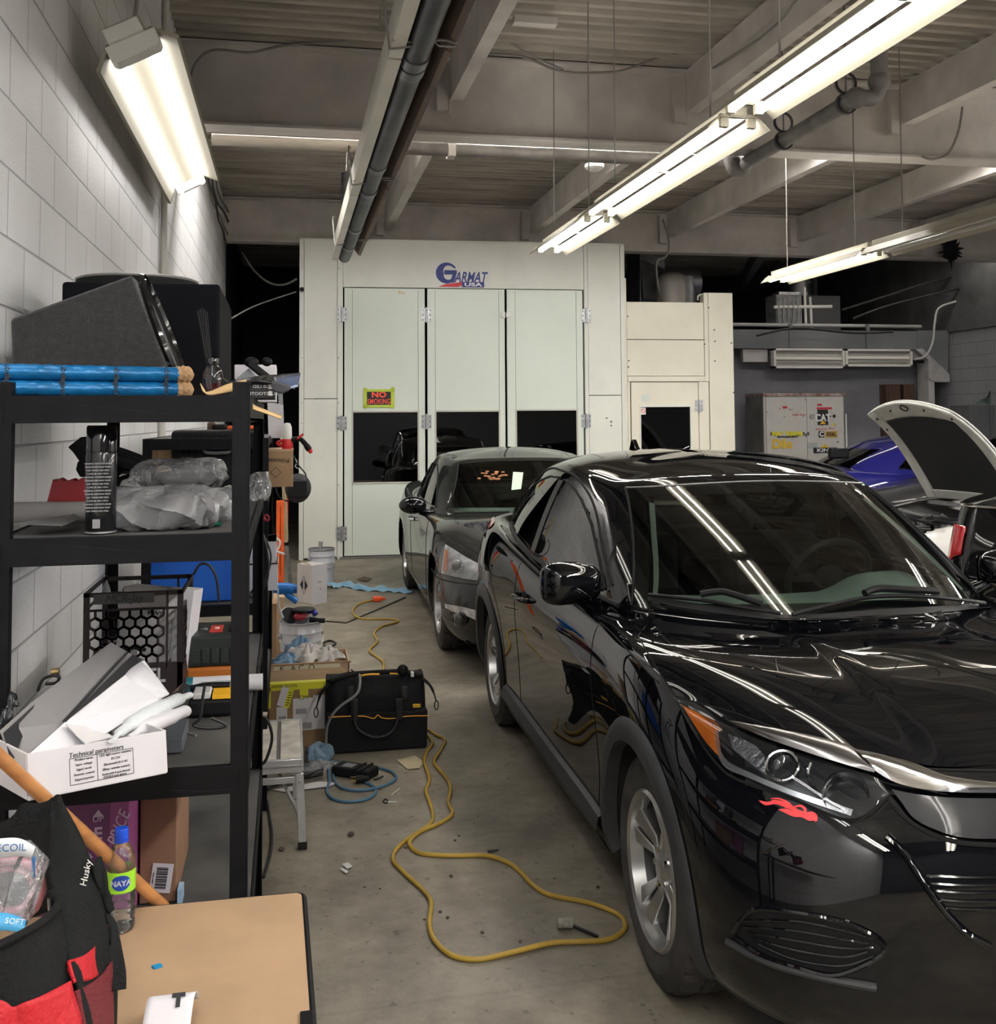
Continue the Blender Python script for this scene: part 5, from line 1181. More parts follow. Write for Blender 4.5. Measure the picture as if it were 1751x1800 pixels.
def ribbon(top, bot, m, name, par=None, th=.003, n=8, nv=4, label=None, c_=None, wob=0, smooth=60):
    """curved sheet between two edges given as (px, py, y)"""
    A = cat([W(*p[:2], y=p[2]) for p in top], n); B = cat([W(*p[:2], y=p[2]) for p in bot], n)
    k = max(len(A), len(B))-1
    def f(L, t): q = t*(len(L)-1); i = min(int(q), len(L)-2); return L[i].lerp(L[i+1], q-i)
    o = A[0].copy() if par is None else par.location
    def fn(u, v):
        p = f(A, u).lerp(f(B, u), v)-o
        if wob: p = p+V(sin(u*17+v*5), sin(u*23+v*11), sin(u*13-v*9))*wob
        return p
    x = MB().grid(fn, k, nv).build(name, m, par, solid=th, smooth=smooth, loc=o if par is None else (0,0,0))
    if label: tag(x, label, c_)
    return x
def shelf_unit(label, x0, x1, y0, y1, ztop, levels, th=.055):
    t = thing('shelving_unit', label, 'shelves', (x0,y0,0))
    w, d = x1-x0, y1-y0; pw = .038
    for x, y in ((0,0), (w,0), (0,d), (w,d)):
        sx = 1 if x == 0 else -1; sy = 1 if y == 0 else -1
        mb = MB(); mb.box((min(x,x+sx*pw),min(y,y+sy*.004),0), (max(x,x+sx*pw),max(y,y+sy*.004),ztop+.02)); mb.box((min(x,x+sx*.004),min(y,y+sy*pw),0), (max(x,x+sx*.004),max(y,y+sy*pw),ztop+.02))
        if y == 0: mb.box((min(x,x+sx*pw),0,0), (max(x,x+sx*pw),.03,ztop+.02))
        mb.build('post', BLK, t, smooth=None, bevel=.001)
    for z in levels:
        mb = MB()
        for y in (0, d):
            s = -1 if y == 0 else 1
            mb.box((.02,min(y,y-s*.006),z-th-.004), (w-.02,max(y,y-s*.006),z)); mb.box((.02,min(y-s*.02,y-s*.006),z-.018), (w-.02,max(y-s*.02,y-s*.006),z))
            mb.box((.02,min(y-s*.012,y),z-th-.004), (w-.02,max(y-s*.012,y),z-th+.006))
        for x in (0, w):
            s = -1 if x == 0 else 1
            mb.box((min(x,x-s*.006),.02,z-th-.004), (max(x,x-s*.006),d-.02,z)); mb.box((min(x,x-s*.014),.02,z-th-.004), (max(x,x-s*.014),d-.02,z-th+.005))
        mb.build('shelf_beam', BLK, t, smooth=None, bevel=.001)
        MB().box((.008,.008,z-.016), (w-.008,d-.008,z-.003)).build('shelf_board', mat('dusty_black_board', (.030,.030,.031), .7, vary=.5, vscale=5, col2=(.10,.095,.09), detail=8), t, smooth=None)
    return t
UX0, UX1 = -.615, -.082
shelf_unit('black steel shelving unit nearest the camera, with blue rolls on its top shelf', UX0, UX1, 2.40, 3.88, 1.765, (1.755, 1.45, .945, .47))
shelf_unit('black steel shelving unit farther along the wall, holding the blue bin', UX0, UX1, 4.76, 6.2, 1.60, (1.62, 1.365, .895, .40), .045)

# ---- things on the top shelf
ZT = 1.755
WRAP = mat('blue_foil_wrap', (.005,.13,.33), .3, .2, bump=.5, bscale=28, vary=.3, vscale=14)
KRAFT = mat('crumpled_kraft', (.42,.26,.13), .8, bump=1.0, bscale=30, vary=.3, vscale=30)
for i, (lab, z, dx) in enumerate((('blue foil-wrapped roll with brown paper end, lower of the two',ZT+.0185,.0), ('blue foil-wrapped roll with brown paper end, upper of the two',ZT+.054,-.004))):
    a = V(*W(-70,650,y=2.42)); b = V(*W(312,650,y=2.60)); a.z = b.z = 0; d = (b-a); Lr = d.length
    t = thing('wrapped_roll', lab, 'roll', a+V(0,0,z), (0,0,atan2(d.y, d.x)), 'blue wrapped rolls on the top shelf')
    mb = MB(); n = 60; mb.tube([V(Lr*k/n, sin(k*.9+i)*.0006, sin(k*1.7)*.0006) for k in range(n+1)], .0178, 20); mb.build('wrapped_tube', WRAP, t)
    mb = MB(); vs = []
    for k in range(9):
        for q in range(20):
            a_ = 2*pi*q/20; r_ = [.018,.0195,.018,.021,.019,.021,.018,.012,.002][k]*(1+.12*sin(q*3+k*2)); vs.append(V(Lr-.004+k*.0055, r_*cos(a_), r_*sin(a_)))
    mb.add(vs, [(k*20+q, k*20+(q+1) % 20, (k+1)*20+(q+1) % 20, (k+1)*20+q) for k in range(8) for q in range(20)]); mb.build('paper_end', KRAFT, t)
    for k in range(5): text('print', 'Aubenga', .019, INK, t, (.09+k*.115,-.0184,-.002), rot=(pi/2,pi/2,0), ext=.0004)
FELT = mat('speaker_carpet', (.020,.020,.021), .95, vary=.5, vscale=60, bump=.8, bscale=350, sheen=.3)
y0 = 2.74
pf = [W(18,560,y=y0), W(22,693,y=y0), W(312,693,y=y0), W(232,483,y=y0)]
o = V(pf[1][0], y0, ZT); t = thing('wedge_speaker_box', 'grey carpeted wedge-shaped speaker box behind the blue rolls', 'speaker', o)
pl = [(p[0]-o.x, max(0, p[2]-o.z)) for p in pf]
MB().prism(pl, 'xz', 0, .36).build('cabinet', FELT, t, smooth=None, bevel=.008, seg=3)
p2, p3 = V(pl[2][0],0,pl[2][1]), V(pl[3][0],0,pl[3][1]); ax = (p3-p2).normalized(); nn = V(ax.z,0,-ax.x); cc = (p2+p3)/2+V(0,.18,0)
Mx = Matrix((V(0,1,0), ax, nn)).transposed()
MB().lathe([(.12,-.03),(.135,-.01),(.155,.006),(.165,.012),(.165,.0),(.158,-.01)], 40, o=cc, mat=Mx).build('speaker_surround', RUB, t)
MB().lathe([(.001,-.02),(.035,-.012),(.05,-.03),(.12,-.005)], 40, o=cc, mat=Mx).build('speaker_cone', BLKG, t)
for s in (.172,.158): MB().lathe([(s,.010),(s+.008,.018),(s+.014,.010)], 40, o=cc, mat=Mx).build('trim_ring', BLKG, t)
text('faded_mark', 'VIC', .03, GINK, t, (pl[2][0]*.47,-.004,.06))
y0 = 3.22
a = W(107,600,y=y0)[0]; b = W(386,600,y=y0)[0]; zt_ = W(250,497,y=y0)[2]
t = thing('subwoofer_box', 'large black subwoofer box with its round driver facing up, behind the wedge box', 'speaker', (a,y0,ZT))
w, h = b-a, zt_-ZT; MB().box((0,0,0), (w,.66,h)).build('cabinet', mat('black_vinyl', (.004,.004,.006), .7, spec=.1), t, bevel=.01)
cx, cy = V(*W(241,490,y=3.5)).x-a, .30
MB().lathe([(.165,0),(.185,.002),(.19,.02),(.186,.042),(.17,.046),(.155,.035),(.13,.03),(.05,-.0),(.001,.005)], 48, o=(cx,cy,h)).build('driver', RUB, t)
MB().lathe([(.186,.036),(.19,.042),(.178,.047),(.172,.044)], 48, o=(cx,cy,h), closed=True).build('driver_rim', mat('rim_grey', (.30,.30,.30), .4), t)
# reed diffuser
p = V(*W(374,692,y=2.50)); p.z = ZT; t = thing('reed_diffuser', 'glass reed diffuser bottle with black reeds on the top shelf', 'diffuser', p)
CLR = glassmat('clear_glass', (.86,.87,.88), ior=1.5); k = 1.0
MB().lathe([(.001,0),(.021,0),(.0225,.004),(.0225,.05),(.019,.062),(.011,.072),(.011,.078)], 28).build('bottle', CLR, t)
MB().lathe([(.001,.002),(.020,.002),(.020,.03),(.001,.03)], 24).build('liquid', mat('red_liquid', (.16,.03,.03), .1, trans=.5), t)
MB().lathe([(.012,.070),(.0135,.072),(.0135,.086),(.012,.088),(.008,.088)], 24).build('cap', BLKG, t)
for i in range(5): MB().cyl((-.002+i*.001,.002*(i % 3),.01), (-.034+i*.0045,.006*(i-2),.205-.004*abs(i-2)), .002, seg=6).build('reed', BLKP, t)
# kraft strip, black printed box, dark tray, white box
TAN = mat('tan_paper', (.60,.40,.19), .75, vary=.1)
ribbon([(352,674,2.5),(362,690,2.47),(400,676,2.47),(432,668,2.46)], [(362,692,2.47),(370,694,2.44),(405,688,2.43),(438,680,2.43)], TAN, 'kraft_strip', label='tan kraft paper strip curling beside the diffuser on the top shelf', c_='paper')
ribbon([(440,697,2.62),(446,712,2.62),(470,722,2.65),(495,731,2.68)], [(440,705,2.6),(444,718,2.6),(468,727,2.63),(494,737,2.66)], TAN, 'kraft_strip', label='tan paper strip hanging off the right edge of the top shelf', c_='paper', nv=2)
t, w, h = Bx('printed_box', 'black box with small white print at the right end of the top shelf', 'box', 405, 483, 668, 699, 2.80, .20, mat('black_card', (.015,.015,.017), .5))
t.location.z = ZT+.0
for i, (s, z) in enumerate((('RGB LED', .68), ('BLUETOOTH', .28))): text('print', s, .011, WINK, t, (w*.73,-.002,h*z), mirror=True, ext=.0003, wide=1.2)
for z in (.68, .30): MB().box((w*.86,-.0015,h*z-.006), (w*.95,-.0005,h*z+.006)).build('print_square', WINK, t)
DSH = mat('dark_sheet', (.02,.021,.024), .25, coat=.3)
t = thing('dark_plastic_tray', 'curved dark plastic tray lying over the black printed box', 'tray', V(*W(400,672,y=2.9)))
ribbon([(385,652,3.0),(400,668,3.0),(450,662,3.0),(528,656,2.85)], [(388,660,2.8),(405,676,2.76),(455,670,2.78),(518,684,2.75)], DSH, 'tray_sheet', t)
ribbon([(482,664,2.86),(505,660,2.84),(528,657,2.82)], [(490,680,2.76),(508,683,2.75),(524,680,2.75)], mat('bluish_film', (.10,.13,.22), .2, coat=.5), 'film_edge', t)
ribbon([(478,670,2.74),(492,672,2.72),(512,679,2.7)], [(480,686,2.74),(494,692,2.72),(508,686,2.7)], mat('grey_plastic', (.10,.10,.11), .35), 'visor_flap', label='small grey plastic flap sticking out under the dark tray', c_='flap')
t, w, h = Bx('white_box', 'white box with a yellow label standing behind the dark tray', 'box', 412, 486, 641, 668, 3.3, .18, WCARD); t.location.z = ZT; 
for ch in t.children: ch.scale.z = (W(440,641,y=3.3)[2]-ZT)/h
MB().box((w*.76,-.002,.04), (w*.99,-.0005,.055)).build('yellow_label', YEL, t)
t = thing('clamp_mount', 'black clamp mount lying tilted on the white box', 'clamp', V(*W(455,655,y=3.2)))
a = V(*W(436,637,y=3.2))-t.location; b = V(*W(474,667,y=3.2))-t.location
MB().bar(a, b, .05, .022).build('clamp_plate', BLKP, t, bevel=.006); MB().ell(a+V(.01,0,0), (.022,.02,.016), 12).build('clamp_knob', BLKP, t); MB().ell(a+V(.055,0,.002), (.016,.015,.014), 12).build('clamp_knob', BLKP, t)
sheet([(413,668,3.15),(437,648,3.2),(455,668,3.15)], mat('grey_foil', (.35,.38,.40), .3, .5), 'foil_piece', label='grey triangular foil piece under the black clamp', c_='foil')

# ---- second shelf
Z2 = 1.45
p = V(*W(177,928,y=2.50)); p.z = Z2; t = thing('spray_can', 'tall black spray can with small grey print on the second shelf', 'spray can', p)
MB().lathe([(.001,0),(.030,0),(.033,.004),(.033,.175),(.031,.181)], 32).build('can_body', mat('can_black', (.012,.012,.014), .25, .3, coat=.4), t)
MB().lathe([(.031,.180),(.0325,.181),(.0325,.236),(.030,.240),(.001,.240)], 32).build('cap', BLKG, t)
MB().lathe([(.034,0),(.034,.003),(.033,.004)], 32).build('base_rim', GALV, t)
for i in range(15): text('print', ['WARNING CONTENTS UNDER', 'PRESSURE KEEP AWAY FROM', 'HEAT SPARKS AND OPEN', 'FLAME USE ONLY WITH'][i % 4], .0052, mat('print_grey', (.45,.45,.47), .5), t, (-.002,-.0342,.155-i*.0075), ext=.0003, wide=.8)
for i in range(12): MB().box((-.0335,-.006,.15-i*.01), (-.0328,.0,.151-i*.01)).build('print_mark', GINK, t)
MB().box((-.012,-.0338,.012), (.004,-.0328,.032)).build('print_patch', GINK, t)
p = V(*W(20,903,y=2.75)); q = V(*W(160,900,y=2.72)); p.z = q.z = Z2+.028
t = thing('grey_roll', 'grey cardboard roll lying at the back left of the second shelf', 'roll', p); d = q-p
MB().tube([V(0,0,0), d], .026, 24).build('roll_body', mat('grey_roll_card', (.24,.23,.23), .7, vary=.15), t); MB().cyl(d.normalized()*-.001, d.normalized()*-.0015, .019, seg=20).build('roll_end', INK, t)
t = thing('red_plastic_scoop', 'red plastic piece with a jagged top edge on the grey roll', 'plastic piece', V(*W(82,893,y=2.76)))
P = [(80,893),(93,843),(100,846),(104,841),(112,846),(120,845),(126,842),(134,846),(142,841),(152,842),(156,893)]
mb = MB(); Q = [V(*W(a,b,y=2.76))-t.location for a, b in P]; n = len(Q); mb.add([*Q, *[v+V(0,.05,0) for v in Q]], [tuple(range(n)), tuple(range(2*n-1, n-1, -1))]+[(i, (i+1) % n, n+(i+1) % n, n+i) for i in range(n)])
mb.build('jagged_panel', mat('dark_red_plastic', (.30,.008,.015), .4), t, smooth=None)
sheet([(22,921,2.5),(130,904,2.7),(142,912,2.6),(110,924,2.46)], mat('grey_paper', (.13,.13,.13), .7), 'paper_sheet', label='thin grey paper lying on the second shelf left of the spray can', c_='paper', th=.002)
t = thing('face_shield', 'black protective mask with smoky visor behind the spray can', 'mask', V(*W(200,845,y=3.0))); t.location.z = Z2
SM = mat('smoky_visor', (.03,.03,.033), .15, coat=.6)
def fs(u, v):
    a = V(*W(150+120*u, 775+35*(u**1.6)+ (838-775)*v*(1-.55*u), y=3.02-.10*sin(pi*v)*(1-u*.6))); return a-t.location
MB().grid(fs, 16, 8).build('visor', SM, t, solid=.003)
def fb(l): return [V(*W(a,b,y=3.0))-t.location for a, b in l]
for P in ([(119,786),(142,768),(160,768),(158,800),(140,812),(128,795)], [(136,812),(156,800),(160,842),(140,838),(133,826)]):
    Q = fb(P); n = len(Q); MB().add([*Q, *[v+V(0,.05,0) for v in Q]], [tuple(range(n)), tuple(range(2*n-1, n-1, -1))]+[(i, (i+1) % n, n+(i+1) % n, n+i) for i in range(n)]).build('bracket', BLKP, t, smooth=None, bevel=.003)
MB().tube(fb([(190,850),(205,835),(215,828),(225,822),(236,826),(228,836),(212,842),(206,856)]), .006, 8, n=4).build('head_strap', BLKP, t)
PLW = glassmat('clear_wrap', (.88,.89,.90), ior=1.45, haze=.16, hcol=(.75,.76,.78), bump=1.0, bscale=22, rough=.08)
FRO = glassmat('frosted_wrap', (.74,.74,.75), ior=1.4, haze=.30, hcol=(.55,.55,.56), bump=.7, bscale=12, rough=.22)
def bagmesh(P0, w, d, h, m, name, par, seed=1, amp=.012, pin=.5):
    R = random.Random(seed); ph = [R.uniform(0, 6.28) for _ in range(8)]
    def fn(u, v):
        a = 2*pi*u; b = pi*v; r = sin(b)**.45; c, s = cos(a), sin(a); c = copysign(abs(c)**.6, c); s = copysign(abs(s)**.6, s)
        f = 1+.07*sin(5*a+ph[0])*r+.05*sin(9*a+ph[1]+3*b)+.04*sin(14*a+ph[2]-5*b)
        z = (1-cos(b))/2; return V(c*r*w/2*f, s*r*d/2*f, z*h*(1+.10*sin(3*a+ph[3])+.06*sin(7*a+ph[4]))+amp*sin(11*a+4*b+ph[5])*r)+P0
    return MB().grid(fn, 72, 24, closed_u=True).build(name, m, par, smooth=35)
p = V(*W(292,930,y=2.58)); p.z = Z2
t = thing('frosted_plastic_bag', 'frosted plastic bag with a flat dark box inside, lower of two bags', 'plastic bag', p)
MB().box((-.11,-.06,.004), (.10,.06,.062)).build('box_inside', mat('inner_box_grey', (.16,.16,.165), .6), t, bevel=.006)
bagmesh(V(-.005,0,.0), .285, .17, .086, FRO, 'bag_film', t, 3)
p = V(*W(318,862,y=2.66)); p.z = Z2+.088
t = thing('clear_plastic_bag', 'crumpled clear plastic bag with a black part inside, on top of the frosted bag', 'plastic bag', p)
MB().tube([(-.06,-.02,.02), (0,-.03,.026), (.07,0,.022), (.09,.02,.02)], .021, 14, n=5, flat=.8).build('black_part', BLKP, t)
bagmesh(V(0,0,0), .215, .14, .062, PLW, 'bag_film', t, 5, .008)
bagmesh(V(.10,.03,-.06), .09, .09, .05, PLW, 'bag_tail', t, 8, .008)
MB().tube([(.03,-.09,-.084),(.06,-.085,-.083),(.10,-.075,-.083)], .005, 8, n=3).build('green_string', mat('green_string', (.02,.25,.15), .6), t)
# behind on the far unit
t, w, h = Bx('cardboard_box', 'brown cardboard box left of the black hard case on the far unit', 'box', 257, 305, 753, 832, 5.1, .3, CARD); t.location.z = 1.365
MB().box((w*.45,-.004,h*.35), (w*.95,-.001,h*.98)).build('tape_patch', TAN, t); MB().box((-.0,-.004,h*.4),(w*.08,-.001,h*.6)).build('label', WCARD, t)
t = thing('hard_case', 'large black hard case with a carrying handle on the far unit', 'case', (W(300,800,y=4.82)[0],4.82,1.365)); cw_ = W(462,800,y=4.82)[0]-t.location.x; chh = W(380,756,y=4.82)[2]-1.365
MB().box((0,0,0), (cw_*.86,.3,chh)).build('case_shell', BLKP, t, bevel=.02, seg=3); MB().box((cw_*.84,.0,.0), (cw_,.34,chh)).build('case_side', BLKP, t, bevel=.035, seg=5)
for i in range(6): MB().box((.03+i*cw_*.13,-.006,.01), (.045+i*cw_*.13,.0,chh-.03)).build('rib', BLKP, t, bevel=.002)
for z in (.15,.38,.62,.85): MB().box((cw_*.86,-.004,chh*z-.012), (cw_+.004,.345,chh*z+.0)).build('side_rib', BLKP, t, bevel=.003)
MB().tube([(cw_*.36,-.01,chh*.85),(cw_*.37,-.03,chh*.70),(cw_*.42,-.035,chh*.66),(cw_*.60,-.035,chh*.66),(cw_*.65,-.03,chh*.70),(cw_*.66,-.01,chh*.85)], .008, 10, n=4).build('handle', mat('handle_grey', (.12,.12,.12), .3), t)
MB().box((cw_*.44,-.01,chh*.70),(cw_*.60,-.002,chh*.82)).build('blue_tag', BLU, t)
t = thing('orange_tool', 'orange and grey power tool lying above the black hard case', 'tool', (W(398,748,y=4.9)[0],4.95,1.365+chh))
MB().box((0,0,0), (.12,.06,.018)).build('tool_body', ORG, t, bevel=.005); MB().box((-.06,0,0),(-.005,.06,.025)).build('tool_grip', BLKP, t, bevel=.005)
t = thing('dark_bottle', 'small dark jar beside the orange tool on the black case', 'jar', (W(372,750,y=5.0)[0],5.0,1.365+chh)); MB().lathe([(.001,0),(.02,0),(.02,.03),(.014,.036),(.014,.042),(.001,.042)], 18).build('jar_body', mat('jar_brown', (.10,.06,.04), .3), t)
t, w, h = Bx('cardboard_box', 'brown box printed with a name upside down, at the right end of the far unit', 'box', 472, 515, 770, 835, 5.35, .35, CARD, rot=0)
t.location.z = 1.365; t.location.x -= .0
MB().box((w-.004,-.002,0),(w+.001,.35,h)).build('side_face', CARD2, t); text('print', 'Princess', .032, INK, t, (w*.42,-.003,h*.72), rot=(pi/2,pi,0), ext=.0004)
MB().lathe([(.024,-.0005),(.027,-.0005),(.027,.0005),(.024,.0005)], 4, o=(w*.3,-.002,h*.40), axis='y', closed=True).build('printed_diamond', INK, t)
MB().box((-.002,-.003,h-.006), (w+.003,.352,h+.003)).build('top_flap', CARD2, t)
t = thing('spray_gun', 'spray gun with a white cup and red base on the upside-down printed box', 'spray gun', (W(505,770,y=5.4)[0],5.42,1.365+h+.003))
MB().lathe([(.001,.05),(.022,.05),(.024,.06),(.022,.11),(.014,.13),(.001,.132)], 20).build('cup', WHT, t); MB().lathe([(.026,0),(.03,.02),(.022,.05),(.001,.05)], 20).build('base', RED, t)
MB().tube([(.02,0,.045),(.06,0,.05),(.085,-.01,.03),(.11,-.02,-.005)], [.014,.012,.013,.016], 10, n=4).build('gun_handle', BLKP, t)
MB().tube([(.05,-.01,.05),(.08,-.01,.075)], .006, 8).ell((.115,-.02,-.012), (.012,.012,.012), 10).build('trigger', RED, t)
MB().tube([(-.03,0,.015),(-.05,.02,.03),(-.02,.02,.045)], .008, 8, n=3).build('red_lever', RED, t)
sheet([(470,705,5.5),(498,712,5.5),(500,770,5.5),(472,770,5.5)], WCARD, 'paper_sheet', label='white paper sheets standing beside the white spray gun cup', c_='paper')
sheet([(489,690,5.6),(497,690,5.6),(499,745,5.6),(491,745,5.6)], mat('grey_label', (.30,.31,.33), .5), 'grey_sleeve', label='grey sleeve with an orange patch hanging above the spray gun', c_='sleeve')
t = thing('sling_bag', 'small black sling bag hanging beside the wooden broom pole', 'bag', V(*W(520,850,y=9.5)))
c = V(*W(524,858,y=9.5))-t.location; MB().ell(c, (.115,.06,.13), 20).build('bag_body', mat('bag_nylon', (.02,.02,.022), .7, bump=.4, bscale=60), t); MB().box(c+V(-.09,-.07,-.08), c+V(.08,-.05,.07)).build('bag_pocket', BLKP, t, bevel=.012, seg=3)
MB().tube([V(*W(a,b,y=9.5))-t.location for a, b in ((517,800),(520,812),(528,822),(538,836),(536,860),(520,876),(500,880),(488,868),(486,848),(500,836))], .012, 8, n=5, flat=.5).build('strap', BLKP, t)
MB().tube([V(*W(a,b,y=9.5))-t.location for a, b in ((516,803),(522,812),(519,820),(525,824))], .005, 8, n=3).build('snap_hook', GALV, t)
t = thing('broom_pole', 'wooden pole with a grey lower end standing beside the orange upright', 'pole', V(*W(511,1032,y=10.3)))
a = V(*W(497,770,y=9.8))-t.location; b = V(*W(503,955,y=10.15))-t.location
MB().cyl(a, b, .022, seg=12).build('wood_shaft', mat('pale_wood', (.58,.46,.27), .5, vary=.15, vscale=8), t); MB().cyl(b, V(0,0,.0), .020, seg=12).build('metal_end', GALV, t)
MB().cyl(b+V(0,0,-.02), b+V(.001,0,.03), .027, seg=12).build('ferrule', BLKP, t); MB().cyl(b+V(-.006,-.002,.14), b+V(-.002,-.002,.42), .0226, seg=12).build('red_label', RED, t)
t = thing('orange_upright', 'tall orange steel upright behind the hanging cables', 'upright', V(*W(492,1036,y=9.4))); t.location.z = 0; hh = W(492,880,y=9.4)[2]
MB().box((-.032,-.03,0), (.0,.03,hh)).box((.006,-.03,0),(.034,.03,hh)).box((-.005,0,0),(.007,.03,hh)).build('channel', ORG, t, bevel=.002)
for z in (.3,.62,.95): MB().box((-.032,-.034,hh*z), (.034,.032,hh*z+.04)).build('cross_plate', ORG, t)
CB = mat('cable_black', (.015,.015,.016), .5)
mb = None
for i, pts in enumerate(([(441,905),(455,925),(468,960),(472,1000),(466,1030),(445,1050),(437,1040)], [(441,912),(460,935),(476,975),(468,1015),(450,1045),(439,1051)], [(440,925),(452,945),(462,985),(455,1020),(441,1042)])):
    wire('hanging_cable', [W(a,b,y=3.98+i*.04) for a, b in pts], .0045, CB, 'black cable looped over the near unit\'s rear post, %s loop' % ('outer','middle','inner')[i], 'cable', group='black cables looped on the rear post')
wire('hanging_cable', [W(a,b,y=4.0) for a, b in ((440,889),(452,893),(462,905),(466,915),(455,905),(443,902))], .004, RED, 'short red cable loop on the near unit\'s rear post', 'cable')
wire('hanging_cable', [W(a,b,y=3.95) for a, b in ((440,895),(456,908),(470,906),(472,915),(460,912),(446,915))], .004, mat('dark_red_cable', (.20,.01,.02), .5), 'dark red cable tangle on the near unit\'s rear post', 'cable')
t = thing('plastic_wrap', 'crumpled clear plastic wrap hanging right of the front post', 'plastic wrap', V(*W(455,900,y=3.4))); t.location.z = Z2
bagmesh(V(0,0,0), .07, .16, .075, PLW, 'wrap_film', t, 12, .008)
for i, (l, r, tp, bt, y, lab) in enumerate(((438,488,1000,1046,5.1,'lower white box of the stack on the far unit'), (438,486,962,1000,5.15,'upper white box of the stack on the far unit'))):
    t, w, h = Bx('white_box', lab, 'box', l, r, tp, bt, y, .3, WCARD, group='white boxes on the far unit'); MB().box((-.002,-.002,h-.008), (w+.002,.302,h)).build('lid', WCARD2, t)
    if i == 0: z0_ = .895; t.location.z = .895; hz_ = h
    else: t.location.z = .895+hz_
wire('white_hook', [W(a,b,y=5.2) for a, b in ((486,946),(492,952),(490,962),(485,968),(494,972),(500,974))], .006, WHT, 'curved white plastic hook beside the white boxes', 'hook')
t, w, h = Bx('storage_bin', 'blue plastic storage bin on the far unit', 'bin', 252, 412, 960, 1046, 4.86, .34, mat('bin_blue', (.015,.13,.62), .4), bev=.008); t.location.z = .895
MB().box((-.008,-.01,h-.03), (w+.008,.35,h)).build('rim', mat('bin_blue', ()), t, bevel=.004)
for u in (.04,.93): MB().box((w*u,-.005,.01), (w*u+.008,.0,h-.03)).build('rib', mat('bin_blue', ()), t)

# ---- third shelf
Z3 = .945
CRM = mat('crate_plastic', (.022,.015,.016), .45, vary=.2)
cr = thing('milk_crate', 'dark milk crate with honeycomb sides and a tape label, holding a white box', 'crate', (W(146,1100,y=2.98)[0],2.98,Z3), (0,0,0))
cwid = W(322,1100,y=2.98)[0]-cr.location.x; chgt = W(235,1040,y=2.98)[2]-Z3; cdep = .30
mb = MB(); T_ = .006
for y in (0, cdep-T_):
    mb.box((0,y,0), (cwid,y+T_,.105)); mb.box((0,y,chgt-.012), (cwid,y+T_,chgt)); mb.box((0,y,chgt-.06), (cwid*.30,y+T_,chgt-.052)) if y else None
    for x in (0, cwid-.016): mb.box((x,y,0), (x+.016,y+T_,chgt))
    mb.box((cwid-.045,y,.09),(cwid-.039,y+T_,chgt)); mb.box((.0,y,chgt-.05), (cwid,y+T_,chgt-.044))
for x in (0, cwid-T_):
    mb.box((x,0,0), (x+T_,cdep,.09)); mb.box((x,0,chgt-.012), (x+T_,cdep,chgt)); mb.box((x,0,chgt-.05), (x+T_,cdep,chgt-.044))
mb.box((0,0,0), (cwid,cdep,.006)); mb.build('crate_frame', CRM, cr, smooth=None, bevel=.0012)
def hexes(face, L_, name):
    mb = MB(); r = .0168; z = .112; row = 0
    while z < chgt-.05:
        x = .03+(r*.87 if row % 2 else 0)
        while x < L_-.02:
            P = [(x+r*sin(a*pi/3), z+r*cos(a*pi/3)) for a in range(6)]
            for k in range(6):
                (a, b), (c, d) = P[k], P[(k+1) % 6]
                if max(b, d) > chgt-.046 or a > L_-.01 or c > L_-.01 or min(b,d) < .08: continue
                if face == 'f': mb.bar((a,.003,b), (c,.003,d), .006, .0095, up=(0,1,0))
                else: mb.bar((cwid-.003,a,b), (cwid-.003,c,d), .006, .0085, up=(1,0,0))
            x += 2*r*.87
        z += 1.5*r; row += 1
    return mb.build(name, CRM, cr, smooth=None)
hexes('f', cwid-.04, 'honeycomb_front'); hexes('s', cdep, 'honeycomb_side')
text('moulded_name', 'NATREL', .052, mat('crate_print', (.42,.42,.44), .5), cr, (cwid*.50,-.0025,.070), bold=.0012, wide=.88, ext=.001)
a, b = W(177,1,y=2.97)[0], W(281,1,y=2.97)[0]
MB().box((a-cr.location.x,-.003,chgt-.030), (b-cr.location.x,-.001,chgt-.004)).build('tape_label', mat('grey_tape', (.085,.09,.09), .5), cr); text('handwriting', 'MCR-Jay', .028, INK, cr, ((a+b)/2-cr.location.x,-.0045,chgt-.017), shear=.3, ext=.0004)
t = thing('open_white_box', 'white box with small print standing tilted in the milk crate', 'box', (W(262,1020,y=3.05)[0],3.08,Z3+.10), (radians(-6),radians(6),radians(-6)))
MB().box((-.095,0,-.08), (.05,.14,.185)).build('body', WCARD2, t, bevel=.002); MB().box((.05,0,-.08), (.098,.14,.188)).build('end_panel', WCARD, t, bevel=.002)
text('print', 'PWS', .016, INK, t, (.0,-.0015,.118), ext=.0003, wide=1.3, bold=.0004); text('print', 'automotive lighting products', .0065, INK, t, (.0,-.0015,.132), ext=.0003)
MB().add([(-.095,0,.185),(-.11,-.02,.15),(-.10,.06,.18)], [(0,1,2)]).build('flap', WCARD2, t, solid=.002)
t = thing('crystal_stopper', 'clear pointed plastic piece in the left corner of the milk crate', 'plastic piece', (W(186,1030,y=3.02)[0],3.03,Z3+chgt-.035))
MB().lathe([(.001,.062),(.008,.045),(.013,.025),(.014,.01),(.010,0),(.001,0)], 8).build('crystal', mat('crystal', (.6,.62,.64), .08, trans=.6), t, smooth=None)
mb = MB(); R2 = random.Random(4)
for k in range(9): t = tag(MB().tube([cr.location+V(R2.uniform(.04,cwid-.05),R2.uniform(.04,.24),R2.uniform(.04,.12)) for _ in range(3)], R2.uniform(.008,.018), 8, n=4).build('crate_content', [WCARD2, GALV, BLKP][k % 3]), 'small part lying inside the milk crate, seen through its honeycomb', 'part', 'loose parts in the milk crate')
